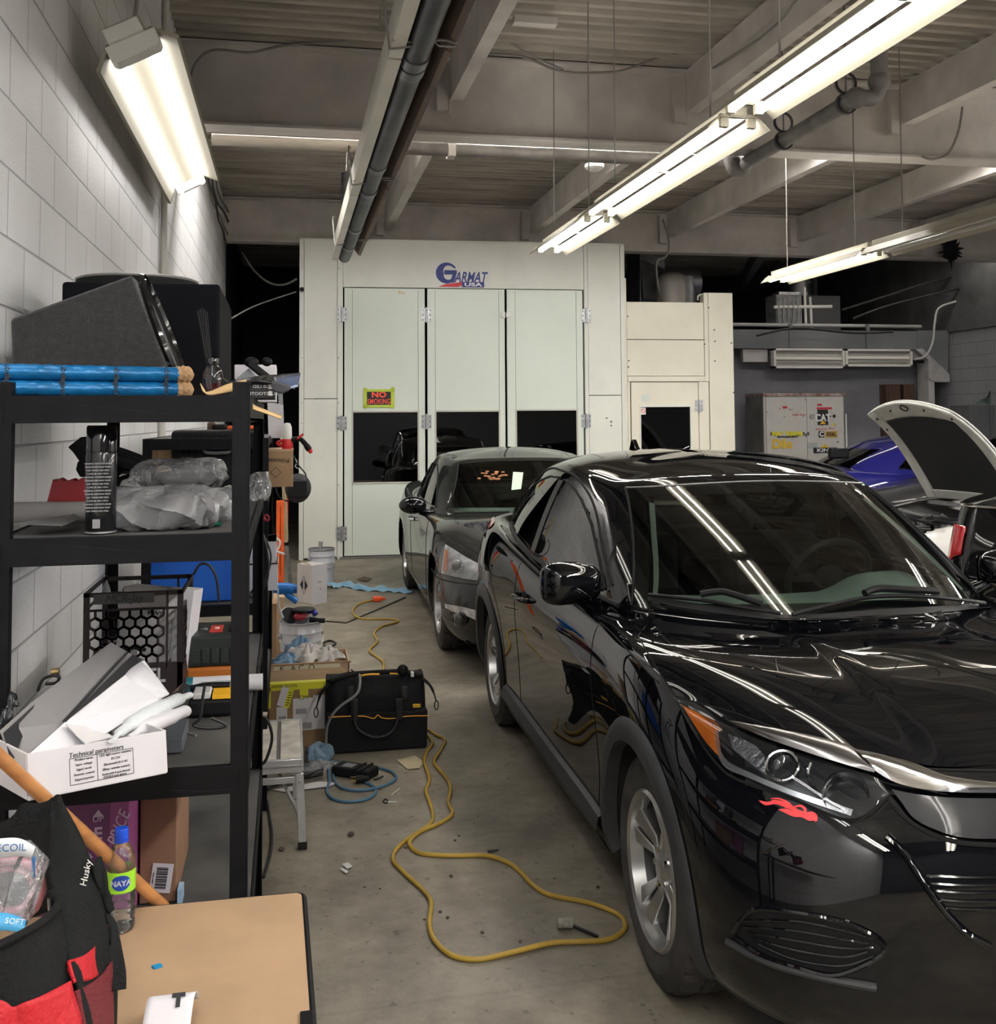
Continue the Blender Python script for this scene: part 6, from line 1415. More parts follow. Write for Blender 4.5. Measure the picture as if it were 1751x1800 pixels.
# cases right of the crate
t, w, h = Bx('orange_case', 'orange case under the green-black tool case on the third shelf', 'case', 326, 430, 1156, 1190, 3.12, .24, mat('orange_brown', (.42,.13,.02), .45), bev=.01); t.location.z = Z3
zc_ = Z3+h
t = thing('tool_case', 'green-black tool case with a red sticker stacked on the orange case', 'case', (W(328,1120,y=3.12)[0],3.12,zc_)); w = W(432,1120,y=3.12)[0]-t.location.x; h = W(370,1118,y=3.12)[2]-zc_
TC = mat('case_green_black', (.022,.028,.026), .5)
MB().prism([(0,0),(w,0),(w,h*.55),(w-.01,h),(.01,h),(0,h*.55)], 'xz', 0, .22).build('case_shell', TC, t, smooth=None, bevel=.008, seg=3)
for i in range(6): MB().box((.015+i*w*.16,-.004,.01), (.035+i*w*.16,.0,h*.6)).build('rib', TC, t, bevel=.002)
MB().box((w*.36,.05,h), (w*.58,.15,h+.002)).build('red_sticker', mat('sticker_red', (.60,.05,.04), .5), t); text('sticker_mark', 'E', .04, mat('sticker_pink', (.75,.45,.40), .5), t, (w*.47,.10,h+.003), rot=(0,0,0)); text('case_mark', '4', .05, GINK, t, (w*.25,.10,h+.0015), rot=(0,0,0)); MB().box((w*.7,.05,h),(w*.92,.15,h+.004)).build('lid_recess', BLKP, t)
p = V(*W(332,1199,y=3.04)); q = V(*W(462,1199,y=3.04)); p.z = q.z = Z3+.024
t = thing('sealant_tube', 'white printed tube lying on the third shelf, poking past the front post', 'tube', p); Ls = (q-p).length
MB().cyl((0,0,0), (Ls,0,0), .0225, seg=28).build('tube_body', WCARD, t); MB().cyl((-.006,0,0), (.012,0,0), .0235, seg=28).build('end_cap', mat('teal_cap', (.02,.14,.17), .4), t)
TP = mat('teal_print', (.12,.24,.27), .5)
for i in range(6): text('print', 'ADHESIVE SEALANT DO NOT FREEZE WEAR GLOVES', .0055, TP, t, (Ls*.46,-.0222+.0009*abs(i-2.5),.012-i*.0050), ext=.0003, wide=.9)
t = thing('cordless_tool', 'black cordless tool with a yellow battery label in front of the white tube', 'tool', (W(330,1265,y=2.80)[0],2.80,Z3))
w = .115; MB().box((0,0,0), (w,.11,.045)).build('battery', BLKP, t, bevel=.01, seg=3); MB().tube([(.0,.08,.055),(.04,.075,.062),(.1,.075,.06)], .010, 12, n=4, flat=.8).build('tool_grip', BLKP, t)
MB().box((w*.52,-.002,.045), (w*.98,.09,.056)).build('yellow_label', mat('tool_yellow', (.85,.45,.02), .5), t); MB().box((w*.1,.0,.045), (w*.48,.09,.062)).build('contact_block', mat('grey_white', (.5,.5,.5), .5), t, bevel=.004)
wire('shelf_cable', [V(*W(a,b,y=2.7)) for a, b in ((360,1205),(356,1230),(352,1262),(340,1275),(370,1280),(398,1275),(372,1262))], .004, CB, 'black cable looped around the cordless tool on the third shelf', 'cable')
wire('shelf_cable', [W(a,b,z=Z3+.006) for a, b in ((314,1262),(322,1275),(330,1288),(345,1293))], .003, mat('grey_cable', (.20,.20,.20), .5), 'short grey cable end on the third shelf', 'cable')
wire('crate_cable', [W(a,b,y=4.5) for a, b in ((340,1010),(352,992),(368,994),(380,1015),(384,1045),(384,1060))], .006, CB, 'black cable arching in front of the blue bin', 'cable')
t, w, h = Bx('flat_grey_box', 'flat grey-blue box at the edge of the white carton on the third shelf', 'box', 285, 321, 1285, 1311, 2.52, .16, mat('slate_card', (.085,.095,.11), .5)); t.location.z = Z3
sheet([(288,1232,2.62),(322,1200,2.9),(334,1206,2.9),(325,1222,2.75),(290,1248,2.6)], DSH, 'black_bag_piece', label='glossy black plastic piece poking out behind the white foam wrap', c_='plastic piece')
t = thing('small_spray_bottle', 'small silver-topped bottle beside the tool case on the far unit', 'bottle', (W(405,1090,y=4.9)[0],4.9,.895)); t.location.z = .40; t.location.z = W(405,1095,y=4.9)[2]-.0
MB().lathe([(.001,0),(.03,0),(.03,.03),(.012,.05),(.012,.075),(.001,.078)], 18).build('bottle_body', GALV, t)
t.location.z = .4; t.scale = (1,1,1)
# large open white carton in front
WC = thing('white_product_box', 'large open white box with printed technical parameters hanging over the shelf front', 'box', V(*W(50,1405,y=2.06)))
fl, fr = W(47,1325,y=2.06), W(290,1284,y=2.22); bl = W(50,1406,y=2.06); br_ = tuple(bl[i]+fr[i]-fl[i] for i in range(3))
def Lw(p): return V(*p)-WC.location
dv = V(-(fr[1]-fl[1]), fr[0]-fl[0], 0).normalized()
q = [Lw(bl), Lw(br_), Lw(fr), Lw(fl)]
MB().add(q, [(0,1,2,3)]).build('front_panel', WCARD, WC, solid=.004, smooth=None)
dp = .22
MB().add([q[0], q[1], q[1]+dv*dp, q[0]+dv*dp], [(0,1,2,3)]).build('bottom_panel', WCARD, WC, solid=.004, smooth=None)
MB().add([q[1], q[2], q[2]+dv*dp, q[1]+dv*dp], [(0,1,2,3)]).add([q[0], q[3], q[3]+dv*dp, q[0]+dv*dp], [(0,1,2,3)]).build('side_panel', WCARD2, WC, solid=.004, smooth=None)
fx = (q[1]-q[0]).normalized(); ang = atan2(fx.y, fx.x); tilt = atan2(fx.z, sqrt(fx.x**2+fx.y**2))
Rm = Matrix((fx, fx.cross((q[3]-q[0]).normalized())*-1, (q[3]-q[0]).normalized())).transposed(); Re = (Rm @ Matrix.Rotation(pi/2, 3, 'X')).to_euler()
nf = fx.cross((q[3]-q[0]).normalized()); Lf = (q[1]-q[0]).length; Hf = (q[3]-q[0]).length
def fp(u, v): return q[0]+fx*Lf*u+(q[3]-q[0])*v+nf*.003
text('print', 'Technical parameters', .0125, INK, WC, fp(.475,.80), rot=Re, ext=.0003)
rows = ['Product name', 'Input voltage', 'Signal mode', 'Remote control', 'Supportsystem']; vals = ['LED light source machine', 'DC12V', 'Bluetooth4.0+2.4G', '28key remote control', 'Android4.4 and above/']
for i in range(5):
    v = .68-i*.11; text('print', rows[i], .0062, INK, WC, fp(.38,v), rot=Re, ext=.0003); text('print', vals[i], .0062, INK, WC, fp(.61,v), rot=Re, ext=.0003)
text('print', 'iOS10.0 and above', .0062, INK, WC, fp(.60,.68-5*.11+.04), rot=Re, ext=.0003)
mb = MB()
for a, b in (((.28,.73),(.74,.73)), ((.28,.14),(.74,.14)), ((.28,.14),(.28,.73)), ((.74,.14),(.74,.73)), ((.475,.14),(.475,.73))): mb.bar(fp(*a), fp(*b), .0006, .0008)
mb.build('table_lines', INK, WC, smooth=None)
STR = mat('silver_print', (.30,.29,.29), .35, .2)
sheet([(22,1352,2.1),(0,1285,2.2),(60,1232,2.3),(195,1130,2.62),(252,1163,2.55),(112,1272,2.2)], STR, 'lid_top', WC)
for a, b in (((112,1271),(236,1152)), ((124,1268),(250,1162))): 
    pass
def strip(p, m, nm): P = [V(*W(a, b, y=y))-WC.location+V(.002,-.006,.003) for a, b, y in p]; return MB().add(P, [tuple(range(len(P)))]).build(nm, m, WC, smooth=None, solid=.0008)
strip([(108,1270,2.19),(222,1146,2.56),(226,1148,2.56),(116,1270,2.19)], INK, 'black_stripe'); strip([(122,1264,2.2),(232,1152,2.55),(250,1161,2.54),(132,1255,2.22)], INK, 'black_stripe'); strip([(5,1290,2.17),(60,1240,2.28),(52,1262,2.26),(20,1345,2.08)], INK, 'black_corner')
sheet([(50,1327,2.07),(112,1272,2.18),(253,1161,2.53),(297,1220,2.44),(250,1250,2.36),(150,1312,2.15)], WCARD, 'inner_flap', WC)
ribbon([(248,1163,2.51),(225,1180,2.45),(215,1200,2.42),(218,1220,2.41),(240,1232,2.40)], [(297,1220,2.43),(297,1220,2.43),(296,1221,2.43),(294,1222,2.42),(280,1228,2.41)], WCARD, 'tuck_flap', WC, th=.002, nv=3)
sheet([(115,1273,2.16),(150,1308,2.12),(200,1296,2.2),(190,1290,2.24),(160,1278,2.22)], WCARD2, 'dust_flap', WC, th=.002)
FOAM = mat('foam_wrap', (.62,.65,.66), .6, bump=.8, bscale=40)
t = thing('foam_wrap', 'white foam packing wrap sticking out of the large white box', 'packing', V(*W(250,1280,y=2.3)))
mb = MB().tube([V(*W(a,b,y=y))-t.location for a, b, y in ((196,1303,2.14),(215,1285,2.24),(250,1262,2.33),(300,1235,2.46),(333,1222,2.56))], [.006,.012,.02,.022,.018,.010], 14, n=6, flat=.75); mb.build('foam_roll', FOAM, t)
MB().tube([V(*W(a,b,y=y))-t.location for a, b, y in ((225,1298,2.24),(265,1275,2.32),(325,1250,2.48))], [.008,.022,.020,.016], 14, n=6, flat=.8).build('white_sleeve', WCARD, t)
wire('shelf_cable', [W(a,b,y=2.7) for a, b in ((66,1215),(75,1195),(90,1188),(104,1190),(98,1200),(80,1202))], .004, CB, 'black cable loop between the wall and the large white box', 'cable')
tag(MB().cyl(W(90,1182,y=2.75), W(104,1180,y=2.75), .009, seg=12).build('brass_connector', mat('brass', (.55,.42,.2), .3, .9)), 'small brass connector behind the large white box', 'connector')
ribbon([(0,1262,2.35),(10,1240,2.38),(20,1215,2.4),(30,1232,2.4)], [(0,1285,2.33),(12,1275,2.35),(22,1250,2.37),(30,1240,2.39)], DSH, 'black_film', label='glossy black film at the left end of the third shelf', c_='film', wob=.004)

# ---- bottom shelf
Z4 = .47
PUR = mat('purple_card', (.17,.045,.14), .5, vary=.1)
t = thing('purple_box', 'purple carton marked UP with an arrow on the bottom shelf', 'box', (-.612,2.70,Z4)); pxw = W(192,1450,y=2.70)[0]+.612; ph = W(100,1402,y=2.70)[2]-Z4
MB().box((0,0,0), (pxw,.35,ph)).build('body', PUR, t, bevel=.002); PWH = mat('pale_lilac', (.55,.42,.52), .5)
MB().box((pxw,0,0), (pxw+.045,.33,ph+.005)).build('side_flap', mat('magenta_card', (.30,.07,.22), .5), t, bevel=.002)
def pw(px, py): q = W(px, py, y=2.70); return q[0]+.612, q[2]-Z4
u, z = pw(173,1439); text('print', 'UP', .022, PWH, t, (u,-.003,z), ext=.0003); u, z = pw(173,1430); MB().prism([(u-.012,z-.007),(u+.012,z-.007),(u,z+.010)], 'xz', -.003, -.001).build('printed_arrow', PWH, t)
u, z = pw(165,1466); text('print', 'LE', .04, PWH, t, (u,-.003,z), ext=.0003, bold=.001)
u, z = pw(156,1504); MB().prism([(u-.010,z-.012),(u+.010,z-.004),(u-.008,z+.016)], 'xz', -.003, -.001).build('printed_arrow', PWH, t)
text('side_print', 'PRICE', .04, PWH, t, (pxw+.022,-.002,ph*.75), rot=(pi/2,-1.2,0), shear=.3, ext=.0003, wide=.8)
t = thing('cardboard_box', 'brown cardboard box with a white barcode label on the bottom shelf', 'box', (W(216,1480,y=2.86)[0],2.86,Z4)); t.location.x = max(t.location.x, -.612+pxw+.05)
w = W(311,1480,y=2.86)[0]-t.location.x; h = W(270,1385,y=2.86)[2]-Z4
MB().box((0,0,0), (w,.34,h)).build('body', mat('cardboard_red_brown', (.23,.125,.075), .8, vary=.12, vscale=5), t, bevel=.003)
lb = MB(); Rl = Matrix.Rotation(radians(-8), 4, 'Y'); bl_ = thing('barcode_label', None, None, (w-.037,-.002,.062), (0,radians(8),0)); bl_.parent = t
MB().box((-.026,-.001,-.036), (.026,.001,.036)).build('label_paper', WCARD, bl_)
mb = MB(); zz = -.026; k = 0
while zz < .028: h_ = [.0012,.0022,.0009,.003][k % 4]; mb.box((-.014,-.0018,zz), (.014,-.0008,zz+h_)); zz += h_+[.0012,.002,.001][k % 3]; k += 1
mb.build('barcode', INK, bl_, smooth=None); text('label_print', 'X001F-0421', .006, INK, bl_, (-.020,-.002,0), rot=(pi/2,-pi/2,0), ext=.0003)
tag(MB().box((0,0,0), (.012,.05,.035)).build('blue_card', mat('pale_blue', (.30,.45,.60), .5), loc=(t.location.x+w+.004,2.84,Z4)), 'sliver of a pale blue card right of the barcode box', 'card')
# wooden handle, board, bottle, blue chip, white roll
ZB = .70
t = thing('folding_table', 'brown hardboard table top with a black edge in the foreground', 'table', (0,0,ZB))
c1 = V(*W(530,1568,z=ZB)); c2 = V(*W(546,1800,z=ZB)); dd_ = (c2-c1).normalized(); c3 = c1+dd_*1.3; c0_ = V(*W(60,1612,z=ZB))
lx = (c0_-c1).normalized(); 
def rc(n=6):
    P = []; r = .018
    A = c1; P += [A+dd_*r+(lx*r-dd_*r-lx*r)*0]
    for k in range(n+1): a = pi/2*k/n; P.append(A+dd_*(r-r*sin(a))+lx*(r-r*cos(a)))
    return P
P = [p for p in rc()[1:]]+[c0_+lx*.25, c0_+lx*.25+dd_*1.3, c3]
P = [(p.x, p.y) for p in P]
BRD = mat('hardboard', (.40,.265,.16), .55, vary=.12, vscale=3, dirt=.12, dscale=7, bump=.05, bscale=90)
MB().prism(P[::-1], 'xy', -.012, 0).build('table_top', BRD, t, smooth=None)
MB().tube([V(x, y, -.006)+V(.004,0,0) for x, y in [(p[0], p[1]) for p in [P[-1]]+P[:9]]], .0065, 8).build('edge_strip', BLKP, t)
MB().box(V(*W(536,1788,z=ZB))-V(0,0,ZB)+V(-.008,-.06,-.01), V(*W(536,1788,z=ZB))-V(0,0,ZB)+V(.014,.01,.006)).build('corner_clip', BLKP, t, bevel=.002)
for sx, yy in ((-.08,2.2), (-.6,2.2)): MB().bar((sx,yy,-.012), (sx,yy-.0,-ZB), .03, .03).build('leg', BLKP, t)
p = V(*W(212,1634,z=ZB)); t = thing('water_bottle', 'plastic water bottle with a blue cap and green label on the brown table', 'bottle', p)
k = (W(205,1456,y=p.y)[2]-ZB)/.222
pr = [(.001,.004),(.012,.002),(.020,.0),(.028,.004),(.031,.012),(.0305,.024),(.0285,.028),(.031,.034),(.031,.048),(.0288,.052),(.031,.058),(.0315,.075),(.0305,.078),(.0305,.136),(.0315,.14),(.031,.15),(.029,.162),(.022,.178),(.014,.190),(.0125,.198),(.0125,.203)]
PET = glassmat('pet_plastic', (.90,.92,.95), ior=1.45, bump=.3, bscale=25, haze=.04)
MB().lathe([(r*k,z*k) for r, z in pr], 40).build('bottle_body', PET, t)
MB().lathe([(.001,.198*k),(.0145*k,.198*k),(.0148*k,.202*k),(.0148*k,.219*k),(.0135*k,.222*k),(.001,.222*k)], 28).build('cap', mat('cap_blue', (.01,.07,.55), .35), t); MB().lathe([(.014*k,.193*k),(.0152*k,.193*k),(.0152*k,.197*k),(.014*k,.197*k)], 28, closed=True).build('cap_ring', mat('cap_blue', ()), t)
MB().lathe([(.0309*k,.090*k),(.0312*k,.1),(.0312*k,.135*k)], 40).build('label', mat('label_green', (.30,.65,.03), .4), t)
MB().lathe([(.001,.006),(.028*k,.008),(.029*k,.055),(.029*k,.085*k),(.001,.085*k)], 32).build('water', glassmat('water', (.93,.95,.96), ior=1.33), t)
def lab(u, v): a = -pi/2+.12+ (u-.5)*1.35; rr__ = .0318*k; zc = .113*k; hh_ = .0165*k*sqrt(max(0, 1-(2*u-1)**2)); return V(rr__*cos(a), rr__*sin(a), zc+(v-.5)*2*hh_)
MB().grid(lab, 20, 4).build('label_oval', mat('label_navy', (.01,.05,.33), .4), t); 
tt = text('label_name', 'NAYA', .0165*k, WINK, t, (0,0,.112*k), ext=.0002, bold=.0005)
for v in tt.data.vertices: a = -pi/2+.12+v.co.x/(.0315*k); v.co = V(.0322*k*cos(a), v.co.y, -.0322*k*sin(a)) 
tag(MB().prism([(0,0),(.015,.006),(.020,-.003),(.006,-.009)], 'xy', 0, .004).build('blue_plastic_chip', mat('chip_blue', (.01,.22,.45), .4), loc=V(*W(266,1701,z=ZB))), 'tiny blue plastic chip on the brown table', 'chip')
t = thing('paper_strap', 'curled white paper strap with a black emblem at the bottom edge of the table', 'paper', V(*W(315,1800,z=ZB)))
def pst(u, v): a = pi*.62*v; return V(-.045+.075*u-.01*v, .035-.10*v, .004+.045*sin(a*1.5+.35))
MB().grid(pst, 8, 16).build('paper_band', WCARD, t, solid=.001); text('print', 'T', .03, INK, t, (.0,-.02,.0485), rot=(radians(25),0,0), bold=.002)
a = V(*W(-45,1290,y=1.95)); b = V(*W(288,1594,y=2.35))
tag(MB().cyl(a, b, .0125, seg=16).build('wooden_handle', mat('varnished_wood', (.45,.20,.07), .3, vary=.25, vscale=6, stretch=(1,1,8), coat=.4)), 'varnished wooden handle leaning behind the red and black tool bag', 'handle')

# ---- red and black tool bag in the foreground
NYL = mat('bag_fabric', (.010,.0105,.011), .8, spec=.15, bump=.5, bscale=120, vary=.25, vscale=9)
RFB = mat('red_fabric', (.42,.008,.015), .6, bump=.4, bscale=90)
RMS = mat('red_mesh', (.16,.010,.016), .7, bump=1, bscale=220)
bag = thing('tool_bag', 'open black and red tool bag in the lower left corner', 'bag', V(*W(60,1700,y=1.8)))
def rb(name, top, bot, m, n=6, nv=8, th=.006, wob=.002): return ribbon(top, bot, m, name, bag, th=th, n=n, nv=nv, wob=wob)
rb('end_panel', [(94,1402,2.0),(108,1404,1.99),(132,1450,1.95),(160,1520,1.90),(190,1600,1.86),(200,1700,1.82),(204,1830,1.80)], [(90,1420,1.98),(88,1470,1.94),(88,1530,1.86),(96,1590,1.78),(112,1660,1.72),(135,1730,1.66),(152,1830,1.62)], NYL)
rb('back_panel', [(-60,1480,2.05),(0,1445,2.04),(50,1414,2.02),(98,1402,2.0)], [(-60,1640,2.0),(0,1640,1.99),(50,1620,1.96),(92,1600,1.9)], NYL, wob=.004)
rb('front_panel', [(-60,1690,1.58),(0,1662,1.60),(45,1640,1.64),(80,1618,1.70),(104,1590,1.76)], [(-60,1830,1.55),(0,1830,1.57),(60,1830,1.58),(110,1830,1.60),(150,1830,1.63)], NYL)
MB().tube([V(*W(a,b,y=y))-bag.location for a, b, y in ((-60,1688,1.57),(0,1660,1.59),(45,1638,1.63),(80,1616,1.69),(104,1588,1.75),(98,1575,1.77),(88,1572,1.80),(80,1590,1.84))], .006, 8, n=5).build('zip_edge', NYL, bag)
rb('red_front', [(-60,1765,1.555),(0,1757,1.565),(25,1770,1.57),(60,1755,1.575),(125,1724,1.635)], [(-60,1840,1.54),(0,1840,1.55),(25,1840,1.56),(70,1840,1.57),(152,1840,1.62)], RFB, th=.004, wob=.001)
rb('red_band', [(118,1690,1.685),(150,1678,1.73),(172,1655,1.79),(188,1622,1.835)], [(130,1728,1.655),(160,1722,1.71),(178,1705,1.77),(190,1665,1.82)], RFB, th=.004, wob=0)
rb('red_piping', [(94,1634,1.735),(104,1665,1.715),(116,1700,1.69),(126,1722,1.66)], [(99,1632,1.735),(109,1663,1.715),(121,1698,1.69),(131,1720,1.66)], RFB, th=.006, wob=0, nv=2)
rb('red_mesh_pocket', [(132,1742,1.64),(160,1728,1.70),(180,1712,1.75),(196,1690,1.79)], [(154,1840,1.61),(170,1840,1.66),(185,1840,1.72),(200,1840,1.78)], RMS, th=.004, wob=0)
rb('side_strap', [(160,1518,1.885),(178,1508,1.90),(190,1560,1.87),(200,1600,1.855)], [(166,1545,1.875),(182,1585,1.86),(188,1600,1.85),(192,1605,1.85)], NYL, th=.008, wob=0, nv=4)
rb('side_flap', [(184,1608,1.84),(200,1618,1.84),(212,1660,1.82),(220,1700,1.80),(220,1738,1.79)], [(192,1640,1.82),(190,1680,1.80),(192,1710,1.79),(194,1740,1.78),(200,1742,1.78)], NYL, th=.008, wob=0, nv=4)
text('logo_print', 'Husky', .016, WHT, bag, V(*W(151,1536,y=1.845))-bag.location, rot=(pi/2,-1.35,.5), shear=.3, ext=.0004)
MB().box((-.003,-.003,-.003),(.003,.003,.003)).tube([V(*W(a,b,y=y))-bag.location for a, b, y in ((87,1600,1.80),(86,1576,1.80),(92,1573,1.79))], .0025, 6, n=3).build('zip_pull', GALV, bag)
t = thing('packaged_coil', 'clear package with a pink coiled hose and blue print in the tool bag', 'package', V(*W(25,1580,y=1.85)))
def at(px, py, y): return V(*W(px, py, y=y))-t.location
PKH = mat('pink_hose', (.50,.20,.24), .4)
for k, (dy, rr_) in enumerate(((0,.050),(.014,.046),(.028,.042),(.007,.036))):
    mb = MB().tube([at(12,1568,1.86)+V(cos(a*pi/10)*rr_*1.1,dy,sin(a*pi/10)*rr_) for a in range(20)], .006, 10, closed=True); mb.build('coil', PKH, t)
ribbon([(-60,1482,1.82),(0,1476,1.80),(40,1478,1.80),(75,1495,1.82),(86,1530,1.84)], [(-60,1640,1.76),(-10,1640,1.76),(20,1640,1.76),(48,1628,1.78),(50,1610,1.80)], PLW, 'film', t, th=.001, n=8, nv=10, wob=.004)
ribbon([(-60,1480,1.79),(0,1474,1.785),(35,1474,1.79),(62,1488,1.80)], [(-60,1515,1.79),(0,1508,1.785),(35,1505,1.79),(55,1510,1.80)], mat('pack_white', (.62,.66,.68), .4), 'header_print', t, th=.001, nv=2)
ribbon([(-60,1608,1.765),(0,1604,1.765),(30,1610,1.768),(46,1618,1.77)], [(-60,1640,1.75),(-5,1636,1.75),(20,1636,1.752),(42,1642,1.755)], mat('pack_blue', (.05,.30,.55), .4), 'lower_print', t, th=.001, nv=2)
text('print', 'RECOIL', .016, mat('pack_navy', (.03,.12,.3), .5), t, at(14,1491,1.78), rot=(pi/2,.05,0), ext=.0003); text('print', 'SOFT', .012, WINK, t, at(26,1620,1.745), rot=(pi/2,.2,0), ext=.0003)
ribbon([(56,1508,1.80),(62,1504,1.80)], [(56,1545,1.80),(62,1542,1.80)], mat('pack_navy', ()), 'print_bar', t, th=.001)
# ---------------------------------------------------------------- things on the floor
def FL(px, py, z=0): return V(*W(px, py, z=z))
def carton(name, label, c_, p, w, d, h, rot, m, group=None, open_=False, bev=.003):
    t = thing(name, label, c_, p, (0,0,rot), group)
    if not open_: MB().box((0,0,0), (w,d,h)).build('body', m, t, bevel=bev)
    else:
        e = .006; MB().box((0,0,0),(w,e,h)).box((0,d-e,0),(w,d,h)).box((0,0,0),(e,d,h)).box((w-e,0,0),(w,d,h)).box((0,0,0),(w,d,e)).build('body', m, t, smooth=None)
    return t
# yellow-taped carton
p = FL(472,1318); w = W(577,1300,y=p.y)[0]-p.x; h = W(500,1206,y=p.y)[2]
t = carton('taped_carton', 'brown carton with yellow tape and shipping labels behind the black tool bag', 'box', p, w+.10, .36, h, 0, mat('carton_brown', (.24,.15,.075), .8, vary=.15))
YT = mat('yellow_tape', (.62,.60,.03), .4)
def fr_(px, py): q = W(px, py, y=p.y); return q[0]-p.x, q[2]
def onf(l, t_, r, b, m, nm, d=.002, par=None):
    (a, z1), (c, z0) = fr_(l, t_), fr_(r, b); return MB().box((a,-d,z0), (c,-d+.001,z1)).build(nm, m, par or t, smooth=None)
onf(471,1203,577,1209,YT,'yellow_tape'); MB().box((0,-.001,h), (w+.1,.10,h+.001)).build('yellow_tape', YT, t); onf(471,1209,476,1245,YT,'yellow_tape'); onf(527,1206,542,1232,YT,'yellow_tape',.0025)
for (l, a, b, c, rr_) in ((492,1208,512,1242,.28),):
    (u0_, z1), (u1_, z0) = fr_(l,a), fr_(b,c); cx_, cz_ = (u0_+u1_)/2, (z0+z1)/2; R4 = Matrix.Translation((cx_,0,cz_)) @ Matrix.Rotation(rr_, 4, 'Y')
    MB().box((-.032,-.003,-.05), (.004,-.002,.05), mat=R4).build('paper_label', WCARD, t, smooth=None); MB().box((.004,-.0035,-.052), (.032,-.002,.052), mat=R4).build('yellow_label', YT, t, smooth=None)
    mb = MB()
    for k in range(6): mb.box((.010,-.0042,-.04+k*.013), (.028,-.003,-.036+k*.013), mat=R4)
    mb.build('barcode', INK, t, smooth=None)
onf(515,1228,551,1282,WCARD2,'shipping_label',.0032); onf(551,1222,572,1280,WCARD2,'shipping_label',.003); onf(486,1243,505,1268,WCARD2,'shipping_label',.003)
onf(520,1246,539,1254,GINK,'label_block',.0045); onf(532,1270,548,1280,GINK,'label_block',.0045); onf(490,1259,503,1266,GINK,'label_block',.004)
u, z = fr_(533,1226); text('tape_mark', 'CM', .03, INK, t, (u,-.005,z), ext=.0003, wide=1.1); u, z = fr_(500,1206); text('tape_print', 'ARAB GLASS', .018, INK, t, (u,-.005,z), ext=.0003, wide=1.3)
# rag box behind
p2 = V(FL(478,1215).x, p.y+.42, 0); w2 = W(614,1180,y=p2.y)[0]-p2.x; h2 = W(550,1166,y=p2.y)[2]
t = carton('rag_box', 'open tan carton heaped with white and blue rags behind the taped carton', 'box', p2, w2, .34, h2, 0, CARD2, open_=True)
MB().box((.02,-.003,h2-.075), (w2-.05,-.001,h2-.002)).build('cream_print_band', mat('cream_card', (.72,.66,.48), .6), t); MB().box((.0,-.004,h2-.006), (w2+.01,.01,h2+.004)).build('torn_rim', CARD, t)
for i, (s, u) in enumerate((('K', .15), ('A C', .34), ('O', .52))): text('print', s, .045, INK, t, (w2*u,-.0045,h2-.022), ext=.0003)
RW = mat('rag_white', (.62,.60,.57), .85, bump=.5, bscale=60); RB = mat('rag_blue', (.20,.33,.48), .85, bump=.5, bscale=60)
def rag(name, label, c, s, m, seed, group=None):
    R = random.Random(seed); ph = [R.uniform(0,6.3) for _ in range(6)]
    def fn(u, v):
        a = 2*pi*u; r = v**.7; f = 1+.25*sin(3*a+ph[0])+.15*sin(7*a+ph[1])
        return V(cos(a)*r*s[0]*f, sin(a)*r*s[1]*f, s[2]*(1-r**1.6)+s[2]*.35*sin(9*a+ph[2]+6*v)*r*(1.1-r)+s[2]*.18*sin(5*u*6.28+13*v+ph[3])+s[2]*.22)
    return tag(MB().grid(fn, 60, 16, closed_u=True).build(name, m, loc=c, smooth=60, solid=.002), label, 'rag', group)
zr_ = h2-.02
rag('rag', 'pale blue rag at the left of the open tan carton', (p2.x+.10,p2.y+.12,zr_), (.10,.08,.045), RB, 1)
rag('rag', 'large white rag heaped in the middle of the open tan carton', (p2.x+.20,p2.y+.15,zr_), (.13,.10,.075), RW, 2)
rag('rag', 'white rag at the right of the open tan carton', (p2.x+.32,p2.y+.12,zr_), (.08,.08,.065), RW, 3)
rag('rag', 'small blue rag behind the white rags in the carton', (p2.x+.17,p2.y+.26,zr_+.03), (.07,.05,.07), RB, 5)
a = V(*W(562,1176,y=p2.y-.01)); wire('blue_hook', [W(x,y_,y=p2.y-.015) for x, y_ in ((563,1175),(561,1182),(570,1183),(590,1184),(602,1188))], .004, mat('hook_blue', (.03,.03,.30), .4), 'thin blue hook tool on the front of the rag carton', 'hook')
wire('dark_strap', [W(x,y_,y=p2.y-.01) for x, y_ in ((617,1177),(625,1184),(631,1192))], .005, mat('strap_maroon', (.12,.05,.06), .6), 'dark red strap end right of the rag carton', 'strap')
# tall carton next to unit
p3 = V(W(430,1190,y=5.0)[0], 6.35, 0); p3.x = W(445,1190,y=6.35)[0]
t = carton('cardboard_box', 'tall brown cardboard box standing between the far unit and the bucket', 'box', p3, W(487,1150,y=6.35)[0]-p3.x, .2, W(460,1062,y=6.35)[2], 0, CARD)
MB().box((0,-.002,.0),(.012,0,W(460,1062,y=6.35)[2])).build('edge_fold', CARD2, t)
